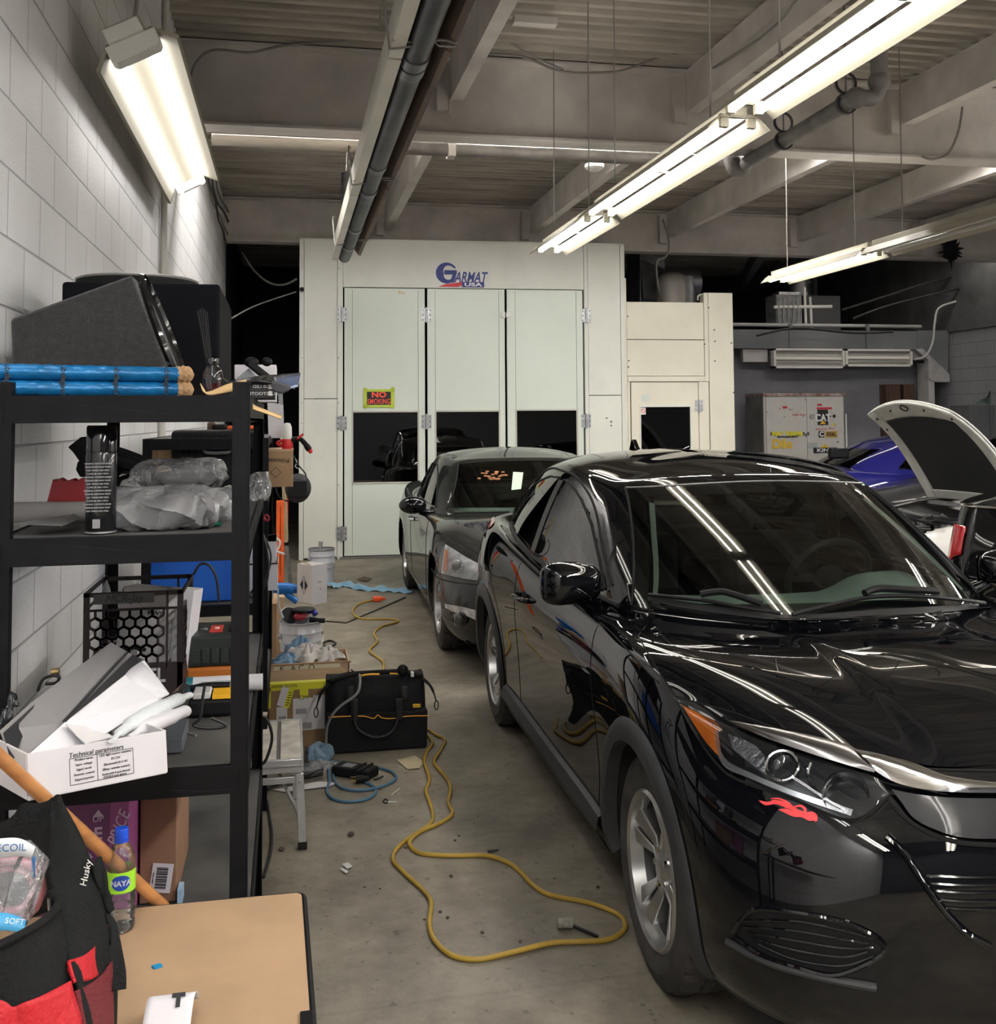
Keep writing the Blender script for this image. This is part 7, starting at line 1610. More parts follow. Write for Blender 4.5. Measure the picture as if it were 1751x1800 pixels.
# buckets
BKT = mat('bucket_enamel', (.55,.56,.60), .35, .2, vary=.12, vscale=8, dirt=.12, dscale=9)
def bucket(label, c, r, h, labelled=True, s=1):
    t = thing('metal_bucket', label, 'bucket', c, (0,0,.3))
    MB().lathe([(.001,.01),(r*.90,.01),(r*.91,0),(r*.93,.012),(r*.96,h*.60),(r*.985,h*.61),(r*.985,h*.635),(r*.965,h*.645),(r*.97,h*.78),(r,h*.79),(r,h*.815),(r*.98,h*.825),(r*.985,h*.97)], 40).build('pail', BKT, t)
    MB().lathe([(r*.97,h*.965),(r*1.02,h*.965),(r*1.035,h*.98),(r*1.02,h),(r*.97,h),(r*.96,h*.975)], 40, closed=True).build('rim', GALV, t)
    MB().tube([V(cos(a)*r*1.05, sin(a)*r*1.05, h*.72-.10*sin(a_)) for a, a_ in [(-pi*.98+pi*.98*k/12, pi*k/12) for k in range(13)]], .0035, 6).build('wire_handle', GALV, t)
    for q in (-pi*.98, 0): MB().ell((cos(q)*r*1.0,sin(q)*r*1.0,h*.73), (.02,.02,.02), 12).build('handle_ear', GALV, t)
    if labelled:
        MB().grid(lambda u, v: V(cos(-1.9+u*1.2)*r*.958, sin(-1.9+u*1.2)*r*.958, h*(.12+.42*v)), 16, 2).build('label_wrap', mat('bucket_label', (.62,.62,.66), .4), t)
        MB().grid(lambda u, v: V(cos(-1.9+u*.7)*r*.963, sin(-1.9+u*.7)*r*.963, h*(.47+.025*v)), 16, 1).build('red_stripe', LRED, t)
        for i, s_ in enumerate(('PROFESSIONAL', 'PAINT THINNER')):
            tt = text('label_text', s_, .022, [INK, LRED][i], t, (0,0,h*(.42-.09*i)), ext=.0003)
            for v in tt.data.vertices: a = -1.45+v.co.x/(r*.965); v.co = V(r*.967*cos(a), v.co.y, -r*.967*sin(a))
            tt.rotation_euler = (pi/2,0,0)
    return t
bc = FL(528,1182); bc.z = 0; bh = W(528,1090,y=bc.y)[2]-.0
bucket('grey metal paint bucket holding a sander, beside the rag carton', bc, .142, bh)
bc2 = FL(566,1031); bh2 = W(566,966,y=bc2.y)[2]
b2 = bucket('empty grey metal bucket against the front of the paint booth', V(bc2.x, bc2.y+.12, 0), .135, bh2, False)
MB().cyl((.0,.05,.3), (.01,.06,bh2+.06), .02, seg=10).build('brush_inside', GALV, b2)
# sander on the bucket
t = thing('disc_sander', 'red and grey disc sander with its black pad facing up on the bucket', 'sander', (bc.x+.0,bc.y,bh))
MB().lathe([(.001,.085),(.070,.085),(.078,.078),(.072,.068),(.03,.06),(.001,.06)], 32, o=(.02,-.04,0)).build('sanding_pad', BLKP, t)
MB().tube([(.015,-.05,.06),(.015,-.05,.03),(-.02,-.03,.01)], [.03,.042,.04], 16, n=4).build('motor_head', mat('sander_grey', (.22,.20,.21), .4, .4), t); MB().ell((.0,-.06,.035), (.05,.04,.03), 14).build('red_housing', mat('sander_red', (.35,.03,.05), .4), t)
MB().tube([(.06,-.06,.01),(.10,-.07,.008),(.16,-.08,.004)], .0165, 12, n=3).build('side_handle', BLKP, t)
Mx = Matrix.Rotation(radians(55), 3, 'X') @ Matrix.Rotation(radians(20), 3, 'Y')
MB().lathe([(.001,.012),(.055,.012),(.06,.004),(.055,0),(.001,0)], 28, o=(-.075,-.05,.04), mat=Mx).build('guard_disc', BLKP, t); MB().lathe([(.058,.0),(.064,.006),(.058,.012)], 28, o=(-.075,-.05,.04), mat=Mx).build('guard_ring', GALV, t)
MB().tube([(.04,.03,.05),(.08,.03,.055),(.10,.01,.03)], .02, 10, n=4).build('blue_grip', mat('grip_blue', (.02,.03,.30), .4), t)
wire('pale_strip', [V(*W(a,b,y=bc.y-.16)) for a, b in ((489,1035),(489,1050),(492,1070),(498,1086))], .006, mat('pale_blue_strip', (.45,.52,.62), .5), 'pale blue plastic strip sticking up at the left of the sander', 'strip')
# heat gun on tan box
pb = V(W(480,1065,y=7.6)[0], 7.6, 0); t = carton('cardboard_box', 'small tan box under the blue heat gun', 'box', pb, W(500,1065,y=7.6)[0]-pb.x, .3, W(490,1052,y=7.6)[2], 0, CARD2)
hb = W(490,1052,y=7.6)[2]
t = thing('heat_gun', 'blue heat gun lying on the small tan box', 'heat gun', (pb.x+.03,7.62,hb))
BG_ = mat('gun_blue', (.01,.13,.42), .35)
MB().tube([(-.03,0,.065),(.0,0,.065),(.06,0,.065),(.11,0,.06)], [.030,.042,.040,.036], 14, n=4).build('barrel', BG_, t); MB().tube([(.045,.0,.06),(.075,0,.02),(.12,0,-.02),(.135,0,-.03)], [.024,.024,.022,.022], 12, n=4).build('grip', BG_, t); MB().cyl((.10,0,.06),(.135,0,.058),.030,seg=16).build('nozzle', mat('nozzle_blue', (.01,.08,.3), .4), t)
t = tag(MB().ell((0,0,.05), (.04,.04,.055), 16).build('white_bulb', WHT, loc=W(499,1027,y=8.2)), 'round white bulb behind the heat gun', 'bulb'); t.location.z = 0
# white box with diamond
pc = FL(549,1063); t = carton('white_carton', 'white carton with a black diamond mark, standing left of the booth bucket', 'box', pc, .17, .22, W(549,994,y=pc.y)[2], radians(38), mat('white_carton', (.62,.58,.56), .6, vary=.06)); hh_ = W(549,994,y=pc.y)[2]
MB().box((-.002,-.002,0), (.172,.0,hh_)).build('front_face', WCARD, t)
DG = INK; cx_ = .12; 
def yf(y_, z_): return V(-.003, y_, z_)
mb = MB(); a_, b_ = .052, .085; zc_ = hh_*.47
for sg in (-1, 1): mb.add([yf(cx_+sg*.012,zc_+.045), yf(cx_+sg*a_,zc_), yf(cx_+sg*.012,zc_-.045)], [(0,1,2)])
mb.tube([yf(cx_,zc_+b_), yf(cx_+a_,zc_), yf(cx_,zc_-b_), yf(cx_-a_,zc_)], .0015, 4, closed=True); mb.build('diamond_mark', DG, t, smooth=None)
text('print', 'UN', .03, GINK, t, (.08,-.004,hh_*.55), ext=.0003); text('print', '4', .04, GINK, t, (.09,-.004,hh_*.38), ext=.0003)
MB().bar((.02,.05,hh_), (-.04,.12,hh_+.03), .02, .006).build('open_flap', CARD2, t)
# blue film on floor
BF = mat('blue_film', (.20,.38,.52), .3, bump=.6, bscale=30, coat=.3)
def flat_ribbon(pts, w, h, m, name, label, c_, n=8):
    P = cat([FL(a,b) for a, b in pts], n); k = len(P)-1
    def fn(u, v):
        i = min(int(u*k), k-1); p_ = P[i].lerp(P[i+1], u*k-i); d = (P[i+1]-P[i]).normalized(); s = V(-d.y,d.x,0); ww = w(u) if callable(w) else w
        return p_+s*(v-.5)*ww+V(0,0,h*(.2+sin(pi*v)*(.7+.3*sin(u*31))+.2*sin(u*53+v*9)))
    return tag(MB().grid(fn, k, 8).build(name, m, smooth=60), label, c_)
flat_ribbon([(578,1034),(610,1030),(640,1037),(690,1040),(725,1044)], lambda u: .16*(1-.5*u), .045, BF, 'blue_film', 'strip of blue plastic film on the floor in front of the booth', 'plastic film')
# cords
YC_ = mat('yellow_cord', (.42,.27,.04), .5, vary=.25, vscale=6)
def cord(name, pts, r, m, label, c_='cord', n=6, z=None, group=None): return wire(name, [FL(a,b)+V(0,0,r) for a, b in pts], r, m, label, c_, n, 10, group)
t = thing('yellow_extension_cord', 'long yellow extension cord looping across the floor to the front wheel', 'cord', FL(760,1500))
def cpart(nm, pts, r, m, n=6): P = [FL(a,b)+V(0,0,r)-t.location for a, b in pts]; return MB().tube(P, r, 10, n=n).build(nm, m, t)
cpart('cord', [(752,1284),(766,1294),(782,1304),(774,1322),(763,1342),(774,1358),(788,1375),(792,1392),(788,1414),(795,1435),(770,1452),(742,1464),(725.5,1476),(720,1488),(737,1503),(770,1507),(803,1508),(856,1508),(895,1521),(918,1540),(936,1559),(966,1577),(1025.5,1589),(1062,1600),(1085,1611),(1098,1625),(1095,1642),(1067,1657),(1020,1660),(966,1663),(892,1681),(838,1691.5),(794,1684),(764,1657),(755,1628),(758,1592),(746,1571),(708,1535.6),(691,1515),(699,1494),(722.6,1474),(755,1453),(761,1435),(755,1412),(749,1393),(755,1372),(746,1342.5),(750,1325),(760,1310),(756,1300),(750,1296)], .0085, YC_)
cpart('cord', [(676,1192),(674,1180),(673,1165),(650,1147),(658,1136),(664,1128),(658,1115),(672,1103),(700,1095),(690,1090),(650,1090),(628,1087),(620,1076),(632,1063),(655,1057)], .0085, YC_)
p_ = FL(665,1057)-t.location; MB().box(p_+V(-.05,-.03,0), p_+V(.03,.03,.045)).box(p_+V(.03,-.015,.01), p_+V(.07,.015,.035)).build('orange_socket', mat('orange_socket', (.95,.12,.03), .4), t, bevel=.01)
BC_ = mat('blue_cord', (.06,.15,.24), .45)
t = thing('blue_power_cord', 'blue power cord with a black plug, coiled in front of the black tool bag', 'cord', FL(620,1370))
cpart('cord', [(534,1352),(552,1346),(575,1340),(600,1342),(630,1346),(657,1350),(688,1359),(696,1372),(674,1384),(650,1390),(628,1392),(602,1388),(588,1375),(585,1355),(582,1342),(578,1352),(579,1374),(575,1394),(588,1408),(617,1412),(648,1406),(661,1394),(655,1384),(643,1378)], .0065, BC_)
p_ = FL(637,1377)-t.location; MB().tube([p_+V(.03,-.0,.02), p_+V(0,0,.02), p_+V(-.03,.0,.02)], [.010,.018,.02], 10).build('plug', BLKP, t); MB().box(p_+V(-.06,-.012,.012),p_+V(-.03,-.009,.02)).box(p_+V(-.06,.009,.012),p_+V(-.03,.012,.02)).box(p_+V(-.055,-.002,.03),p_+V(-.03,.002,.034)).build('plug_prong', mat('brass', ()), t)
# power strip / charger
a, b = FL(592,1358), FL(657,1368); t = thing('charger', 'black battery charger with a grey label lying inside the blue cord loop', 'charger', a)
d = b-a; an = atan2(d.y, d.x); t.rotation_euler = (0,0,an); L_ = d.length
MB().box((0,-.05,0), (L_,.05,.045)).build('charger_body', BLKP, t, bevel=.008); MB().box((L_*.22,-.03,.045), (L_*.50,.02,.047)).build('grey_label', mat('label_grey', (.22,.22,.23), .4), t); MB().box((L_*.62,-.052,.01),(L_*.66,.052,.05)).box((L_*.8,-.052,.01),(L_*.84,.052,.052)).build('charger_rib', BLKP, t)
cord('short_black_cord', [(657,1372),(665,1370),(673,1366)], .004, CB, 'short black cord end right of the charger')
t = thing('blue_pouch', 'pale blue cloth pouch on the floor at the left of the black tool bag', 'pouch', FL(562,1340))
bagmesh(V(0,0,0), .13, .10, .085, mat('pale_blue_cloth', (.17,.25,.33), .8, bump=.5, bscale=70), 'pouch_body', t, 21, .006)
rag('plastic_scrap', 'grey crumpled plastic scrap under the blue pouch', FL(560,1352), (.10,.06,.03), PLW, 8); 
cord('black_hose', [(567,1132),(580,1128),(590,1133),(578,1140),(570,1136),(585,1143),(594,1150)], .008, CB, 'coil of black hose behind the rag carton beside the bucket', 'hose')
cord('metal_rod', [(571,1093),(608.6,1096),(660,1074),(713,1051)], .006, mat('rod_dark', (.06,.055,.05), .5, .5), 'long thin dark rod on the floor crossing the yellow cord', 'rod', n=0)
wire('grey_bag_cord', [W(a,b,y=y) for a, b, y in ((632,1186,5.2),(633,1200,5.1),(627,1220,5.02),(600,1240,5.0),(585,1256,5.0),(575,1278,5.02),(573,1308,5.05))], .0065, mat('cord_grey', (.16,.16,.165), .5), 'grey cord hanging out of the black tool bag down its left side', 'cord')
cord('floor_cable', [(470,1410),(474,1440),(478,1470),(476,1500),(468,1530),(463,1545)], .006, CB, 'black cable on the floor at the foot of the near shelving post', 'cable')
t = thing('cut_plug', 'small plug with a cut black lead on the floor beside the front wheel', 'plug', FL(990,1632))
a = FL(1003,1632)-t.location; b = FL(1051,1651)-t.location
MB().bar(a+V(0,0,.012), b+V(0,0,.008), .009, .009).build('lead', CB, t); MB().cyl((-.02,0,.018), (.03,-.005,.018), .017, seg=12).build('connector_head', mat('dirty_grey', (.28,.27,.23), .6, vary=.4, vscale=60), t)
def scrap(pts, m, label, name='paper_scrap', z=.004, c_='scrap'):
    P = [FL(a,b,z+.003*(i % 2)) for i, (a,b) in enumerate(pts)]; o = P[0].copy(); return tag(MB().add([q-o for q in P], [tuple(range(len(P)))]).build(name, m, loc=o, solid=.0015, smooth=None), label, c_)
scrap([(697,1336),(730,1328),(746,1340),(738,1350),(716,1352)], mat('tan_scrap', (.50,.43,.28), .8, vary=.2), 'tan paper scrap on the floor at the right foot of the black tool bag', c_='paper')
scrap([(601,1519),(612,1516),(620,1523),(610,1527)], WCARD2, 'larger of two white paper scraps on the floor left of the yellow cord', c_='paper'); scrap([(597,1527),(603,1526),(613,1532),(608,1535)], WCARD2, 'smaller of two white paper scraps on the floor left of the yellow cord', c_='paper')
scrap([(627,1018),(640,1013),(655,1017),(645,1022),(632,1021)], mat('leaf_brown', (.10,.07,.04), .8), 'dark brown leaf on the floor in front of the booth', 'leaf', c_='leaf')
ZT_ = mat('zip_tie_white', (.6,.6,.58), .5)
cord('zip_tie', [(673,1411),(677,1406),(682,1409),(679,1413),(675,1412)], .003, CB, 'small black cable tie loop on the floor', 'cable tie', 4)
cord('zip_tie', [(680,1411),(697,1411)], .003, ZT_, 'short straight white cable tie beside the black tie loop', 'cable tie', 0); cord('zip_tie', [(688,1399),(696,1392),(703,1387)], .0025, ZT_, 'slanted white cable tie on the floor below the blue cord', 'cable tie', 0)
scrap([(857,1495),(877,1493),(877,1495),(857,1497)], INK, 'thin dark sliver on the floor above the long cord loop', 'sliver'); 
RB_ = random.Random(11); PEB = mat('pebble', (.07,.06,.05), .9)
for i, (a, b, s) in enumerate(((617,1469,.014),(495,1495,.012),(713,1491,.007),(800,1478,.005),(807,1470,.005),(793,1541,.007),(1051,1560,.006),(774,1604,.006),(787,1614,.006),(848,1640,.006),(746,1617,.004),(915,1656,.005),(641,1560,.004),(668,1563,.004),(975,1545,.004),(1007,1489,.003),(840,1437,.003))):
    o = tag(MB().ell((0,0,.5*s), (s*1.3,s,s*.6), 8).build('debris_crumb', PEB, loc=FL(a,b), rot=(0,0,RB_.uniform(0,3))), None, 'crumb', 'crumbs of dirt scattered on the shop floor'); o['label'] = 'dark crumb of dirt on the shop floor'
# black tool bag
bp_ = FL(575,1326); t = thing('black_tool_bag', 'large black tool bag with yellow piping and two handles on the floor', 'bag', bp_)
wb_ = W(750,1326,y=bp_.y)[0]-bp_.x; hb_ = W(660,1196,y=bp_.y)[2]; db = .30
FB = mat('bag_black', (.011,.011,.012), .7, spec=.15, bump=.4, bscale=110, vary=.3, vscale=8)
def bfn(u, v):
    a = 2*pi*u; c, s = cos(a), sin(a); c = copysign(abs(c)**.35, c); s = copysign(abs(s)**.4, s)
    tw = [1.0,1.02,1.03,1.02,.99,1.0,.93][min(6,int(v*6))]; td = 1-.30*v; z = hb_*(v*.985)
    if v > .8: td *= 1-(v-.8)*1.6
    return V(wb_/2+c*wb_/2*(1.0+.03*sin(pi*v)), db/2+s*db/2*td+.003*sin(9*a+7*v), z+.006*sin(5*a)*v)
mb = MB().grid(bfn, 64, 22, closed_u=True); mb.add([bfn(i/64, 1) for i in range(64)], [tuple(range(64))]); mb.add([bfn(i/64, 0) for i in range(64)], [tuple(range(63,-1,-1))]); mb.build('bag_body', FB, t, smooth=60)
def bl(px, py, off=0): q = V(*W(px, py, y=bp_.y-.012-off)); return q-bp_
MB().prism([(.0,.004),(wb_+.0,.004),(wb_*1.01,hb_*.555),(wb_*.75,hb_*.545),(wb_*.5,hb_*.56),(wb_*.25,hb_*.545),(-.004,hb_*.56)], 'xz', -.018, .05).build('front_pocket', FB, t, smooth=None, bevel=.01, seg=3)
OP = mat('orange_piping', (.75,.33,.03), .5)
MB().tube([bl(577,1261,.01), bl(612,1259,.01), bl(640,1259,.01), bl(657,1263,.012), bl(664,1257,.012), bl(672,1262,.012), bl(690,1263,.01), bl(715,1259,.01), bl(755,1258,.01)], .0028, 6, n=4).build('orange_piping', OP, t)
for l, r in ((611,622), (706,717)): MB().grid(lambda u, v: bl(l+(r-l)*u, 1206+v*24, .004), 2, 4).build('strap_upper', mat('strap_black', (.022,.022,.023), .6), t, solid=.004)
MB().tube([bl(622,1230,.016), bl(623,1260,.02), bl(628,1280,.03), bl(650,1294,.035), bl(675,1294,.035), bl(693,1280,.03), bl(702,1250,.02), bl(704,1230,.016)], .011, 10, n=6, flat=.7).build('handle', mat('strap_black', ()), t)
for l in (617,696): MB().grid(lambda u, v: bl(l+12*u, 1228+v*38, .012), 2, 4).build('handle_strap', mat('strap_black', ()), t, solid=.005)
(q0, q1) = bl(726,1238,.012), bl(739,1243,.012); MB().box((q0.x,q0.y-.002,q1.z), (q1.x,q0.y+.004,q0.z)).build('yellow_badge', mat('badge_yellow', (.85,.50,.03), .5), t); text('badge_text', 'DEWALT', .010, INK, t, ((q0.x+q1.x)/2,q0.y-.0035,(q0.z+q1.z)/2), ext=.0003, wide=.9)
MB().tube([V(.02,.05,hb_-.0), V(wb_*.3,.10,hb_+.012), V(wb_*.7,.10,hb_+.014), V(wb_-.02,.05,hb_-.002)], .012, 8, n=5).build('top_seam', FB, t)
MB().tube([V(wb_*.32,.06,hb_+.012), V(wb_*.42,.05,hb_+.020), V(wb_*.53,.06,hb_+.016)], .008, 8, n=4, flat=.6).tube([V(wb_*.64,.07,hb_+.014), V(wb_*.75,.06,hb_+.012)], .006, 8, flat=.6).build('yellow_lining', mat('lining_yellow', (.85,.42,.02), .5), t)
MB().ell(V(wb_*.77,.06,hb_+.03), (.03,.02,.03), 12).build('top_clip', BLKP, t); MB().box(V(wb_*.85,.03,hb_+.0), V(wb_*.88,.06,hb_+.022)).build('white_tag', WHT, t)
for s, x0_ in ((-1,0), (1,wb_)): MB().tube([V(x0_-s*.01,.06,hb_-.02), V(x0_+s*.03,.04,hb_-.06), V(x0_+s*.055,.02,hb_-.13)], [.014,.011,.006], 8, n=4, flat=.5).build('side_strap', FB, t); MB().tube([V(x0_+s*.055,.02,hb_-.13)+V(.01*cos(a*pi/6)*s,0,-.02+.024*sin(a*pi/6)) for a in range(12)], .003, 6, closed=True).build('snap_hook', BLKG, t)
# aluminium work platform
pf_ = FL(533,1490); t = thing('work_platform', 'aluminium folding work platform with cream boards beside the near shelving unit', 'platform', (0,0,0)); ty = pf_.y
zt_ = W(500,1332,y=ty+.02)[2]; xr = W(532,1332,y=ty)[0]; yb_ = ty; xl = xr-.30; 
yfar = W(500,1266,z=zt_)[1]
t.location = (xl, yb_, 0)
wP, dP = xr-xl, yfar-yb_
CB_ = mat('worn_cream_board', (.60,.57,.50), .6, vary=.3, vscale=14, dirt=.3, dscale=9)
sl = W(490,1300,z=zt_)[0]-xl
MB().box((0,0,zt_-.015), (sl-.008,dP,zt_)).build('deck_board', CB_, t, bevel=.002); MB().box((sl+.008,0,zt_-.015), (wP-.004,dP,zt_)).build('deck_board', CB_, t, bevel=.002)
MB().box((sl-.008,.002,zt_-.02),(sl+.008,dP-.002,zt_-.006)).build('slot_strip', mat('slot_grey', (.12,.11,.11), .5), t)
MB().box((0,-.012,zt_-.052), (wP,.004,zt_+.002)).build('front_rail', ALU, t, bevel=.003); MB().box((0,-.016,zt_-.03), (wP,-.01,zt_-.022)).build('rail_groove', GALV, t)
MB().box((0,dP-.004,zt_-.052), (wP,dP+.01,zt_+.002)).box((wP-.004,0,zt_-.05),(wP+.004,dP,zt_+.002)).build('side_rail', ALU, t)
MB().box((0,-.006,zt_-.095), (wP-.02,.008,zt_-.068)).build('cross_bar', ALU, t, bevel=.002)
MB().bar((wP-.012,-.004,zt_-.055), (wP+.0,-.012,.028), .032, .018, up=(0,1,0)).build('leg', ALU, t, bevel=.002); MB().box((wP-.018,-.024,0), (wP+.018,.004,.03)).build('rubber_foot', RUB, t, bevel=.003)
MB().bar((.02,-.004,zt_-.055), (.02,-.012,.0), .032, .018, up=(0,1,0)).build('leg', ALU, t, bevel=.002)
for x in (.02,wP-.02): MB().bar((x,dP,zt_-.055), (x,dP,.0), .03, .018, up=(0,1,0)).build('leg', ALU, t, bevel=.002)
MB().bar((wP-.10,.1,zt_-.07), (wP-.01,.0,.12), .012, .006).build('brace', GALV, t); MB().cyl((wP-.012,-.026,zt_-.085),(wP-.012,-.010,zt_-.085),.006,seg=10).build('rivet', GALV, t)
t2 = thing('black_cable_bundle', 'bundle of black cable and pipe lying under the work platform', 'cable', FL(520,1385)); MB().tube([FL(a,b)+V(0,0,.02)-t2.location for a, b in ((467,1392),(485,1385),(505,1378),(540,1372),(566,1366))], .014, 8, n=4).tube([FL(a,b)+V(0,0,.03)-t2.location for a, b in ((468,1400),(490,1383),(520,1380),(566,1364))], .01, 8, n=4).build('bundle', CB, t2)
scrap([(480,1388),(560,1374),(594,1376),(580,1382),(500,1392)], WCARD2, 'flat white cardboard piece on the floor under the cable bundle', 'cardboard_piece', c_='cardboard')
wire('platform_cable', [W(a,b,y=4.0) for a, b in ((440,1260),(462,1258),(474,1275),(478,1300),(470,1330),(462,1342),(455,1335),(452,1300),(446,1275),(438,1268))], .006, CB, 'black cable loop hanging on the rear post above the work platform', 'cable')
tag(MB().cyl(W(436,1255,y=4.0), W(470,1256,y=4.0), .0085, seg=12).build('pale_stick', mat('stick_pale', (.42,.36,.32), .6)), 'short pale stick end poking past the near unit\'s rear post', 'stick')

# ---------------------------------------------------------------- other cars
SB = [
 [(0,.10,.17),(.36,.13,.17),(.64,.24,.17),(.77,.44,.17),(.82,.65,.18),(.83,.97,.18),(.83,1.5,.18),(.84,2.1,.18),(.84,2.8,.18),(.84,3.3,.18),(.83,3.75,.19),(.82,4.25,.22),(.70,4.68,.24),(.4,4.76,.24),(0,4.78,.24)],
 [(0,.01,.30),(.37,.04,.30),(.68,.15,.30),(.83,.38,.30),(.88,.62,.30),(.90,.97,.30),(.875,1.5,.29),(.87,2.1,.29),(.87,2.8,.29),(.875,3.3,.29),(.90,3.75,.31),(.87,4.3,.33),(.75,4.72,.35),(.42,4.8,.35),(0,4.82,.35)],
 [(0,0,.50),(.37,.02,.50),(.68,.14,.50),(.845,.40,.50),(.895,.66,.50),(.91,.97,.51),(.885,1.5,.50),(.88,2.1,.50),(.88,2.8,.50),(.885,3.3,.50),(.91,3.75,.52),(.88,4.3,.54),(.76,4.74,.56),(.43,4.83,.56),(0,4.85,.56)],
 [(0,.04,.63),(.37,.06,.63),(.67,.20,.64),(.82,.50,.66),(.885,.74,.68),(.91,1.0,.70),(.885,1.5,.69),(.88,2.1,.70),(.885,2.8,.72),(.89,3.3,.74),(.90,3.75,.77),(.865,4.3,.80),(.74,4.66,.82),(.42,4.78,.82),(0,4.80,.82)],
 [(0,.12,.71),(.37,.15,.715),(.64,.32,.73),(.77,.62,.76),(.84,.86,.80),(.87,1.1,.83),(.865,1.5,.85),(.87,2.1,.88),(.87,2.8,.90),(.87,3.3,.92),(.86,3.75,.95),(.81,4.3,.98),(.70,4.60,1.0),(.4,4.72,1.0),(0,4.74,1.0)],
 [(0,.20,.755),(.35,.24,.76),(.59,.42,.78),(.70,.72,.82),(.775,.98,.86),(.81,1.2,.885),(.82,1.55,.90),(.83,2.1,.92),(.83,2.8,.94),(.82,3.3,.96),(.80,3.75,.99),(.75,4.2,1.02),(.64,4.48,1.035),(.36,4.60,1.04),(0,4.62,1.04)],
 [(0,.40,.81),(.28,.44,.815),(.46,.60,.835),(.55,.86,.87),(.61,1.08,.905),(.65,1.30,.93),(.68,1.6,.93),(.70,2.1,.90),(.70,2.8,.90),(.69,3.3,.92),(.66,3.75,.98),(.60,4.05,1.03),(.50,4.25,1.045),(.28,4.34,1.05),(0,4.35,1.05)],
 [(0,.75,.88),(.14,.78,.882),(.24,.86,.89),(.30,1.0,.905),(.33,1.15,.93),(.35,1.32,.95),(.36,1.6,.93),(.37,2.1,.87),(.37,2.8,.86),(.36,3.2,.88),(.34,3.5,.93),(.30,3.75,1.0),(.24,3.9,1.04),(.14,3.98,1.05),(0,4.0,1.05)],
 [(0,1.0,.92),(0,1.02,.92),(0,1.06,.925),(0,1.12,.93),(0,1.2,.94),(0,1.32,.955),(0,1.6,.93),(0,2.1,.86),(0,2.8,.85),(0,3.1,.86),(0,3.3,.88),(0,3.45,.92),(0,3.6,.96),(0,3.7,1.0),(0,3.72,1.0)]]
SG = [
 [(0,1.20,.86),(.37,1.27,.86),(.66,1.48,.85),(.785,1.72,.84),(.82,2.1,.84),(.825,2.6,.86),(.82,3.1,.88),(.77,3.6,.92),(.60,4.05,.96),(.35,4.18,.97),(0,4.20,.97)],
 [(0,1.27,.955),(.37,1.34,.95),(.64,1.55,.93),(.755,1.78,.925),(.80,2.1,.925),(.805,2.6,.94),(.79,3.1,.96),(.73,3.6,1.0),(.57,3.98,1.03),(.33,4.10,1.04),(0,4.12,1.04)],
 [(0,1.66,1.165),(.36,1.71,1.16),(.60,1.87,1.14),(.69,2.04,1.13),(.725,2.28,1.14),(.735,2.66,1.155),(.72,3.1,1.16),(.655,3.5,1.16),(.52,3.74,1.17),(.30,3.82,1.18),(0,3.84,1.18)],
 [(0,2.05,1.335),(.35,2.08,1.33),(.53,2.18,1.315),(.60,2.31,1.31),(.635,2.50,1.33),(.645,2.72,1.34),(.63,3.05,1.325),(.575,3.3,1.295),(.47,3.44,1.285),(.28,3.5,1.30),(0,3.52,1.305)],
 [(0,2.16,1.365),(.33,2.19,1.36),(.48,2.28,1.35),(.54,2.40,1.35),(.57,2.56,1.37),(.575,2.76,1.38),(.56,3.0,1.37),(.51,3.2,1.345),(.42,3.33,1.335),(.25,3.40,1.34),(0,3.42,1.345)],
 [(0,2.4,1.41),(.22,2.42,1.405),(.31,2.47,1.40),(.34,2.54,1.405),(.355,2.64,1.415),(.355,2.78,1.42),(.34,2.95,1.415),(.31,3.05,1.40),(.26,3.15,1.385),(.15,3.2,1.385),(0,3.22,1.385)],
 [(0,2.6,1.43),(0,2.62,1.43),(0,2.65,1.43),(0,2.69,1.43),(0,2.74,1.435),(0,2.8,1.435),(0,2.88,1.43),(0,2.93,1.425),(0,2.97,1.42),(0,3.0,1.415),(0,3.02,1.415)]]
sfd = [(1.90,.965),(2.04,1.05),(2.20,1.14),(2.36,1.22),(2.56,1.285),(2.72,1.29),(2.84,.985)]
srd = [(2.93,.99),(2.80,1.29),(3.02,1.28),(3.22,1.235),(3.42,1.12),(3.52,1.035)]
def sedan(name, label, paint, O, head, sy=1.0, kz=1.0, group=None, clad=None, R=.33, ws=True, track=.745):
    return build_car(name, label, group, (SB, SG), paint, clad or paint, O, head, sy, (.97,3.75), track, R, arch=.375,
        wins=(('front_door_window',sfd if kz == 1 else [(a,b*kz) for a,b in sfd],TINT),('rear_door_window',srd if kz == 1 else [(a,b*kz) for a,b in srd],TINT)),
        ws=[(x,z*kz) for x,z in ((-.70,.955),(-.35,.96),(0,.965),(.35,.96),(.70,.955),(.535,1.305),(.3,1.328),(0,1.333),(-.3,1.328),(-.535,1.305))] if ws else None,
        rw=[(-.48,1.06),(.48,1.06),(.42,1.28),(-.42,1.28)], kz=kz, rr=.215)
ag = mat('dark_green_grey_paint', (.010,.011,.010), .6, spec=.1, coat=.9, coatr=.04, dirt=.10, dscale=4)
aw = FL(770,1140); ar = FL(712,1034); wb = (ar-aw); hda = atan2(wb.x, wb.y); sya = wb.length/2.78
O = aw-V(-.86*cos(hda)+.97*sya*sin(hda), .86*sin(hda)+.97*sya*cos(hda), 0); O.z = 0
alt, ab, agh = sedan('sedan', 'dusty black sedan parked between the foreground suv and the paint booth', ag, O, hda, sya)
SA = Snap(alt, [ab, agh])
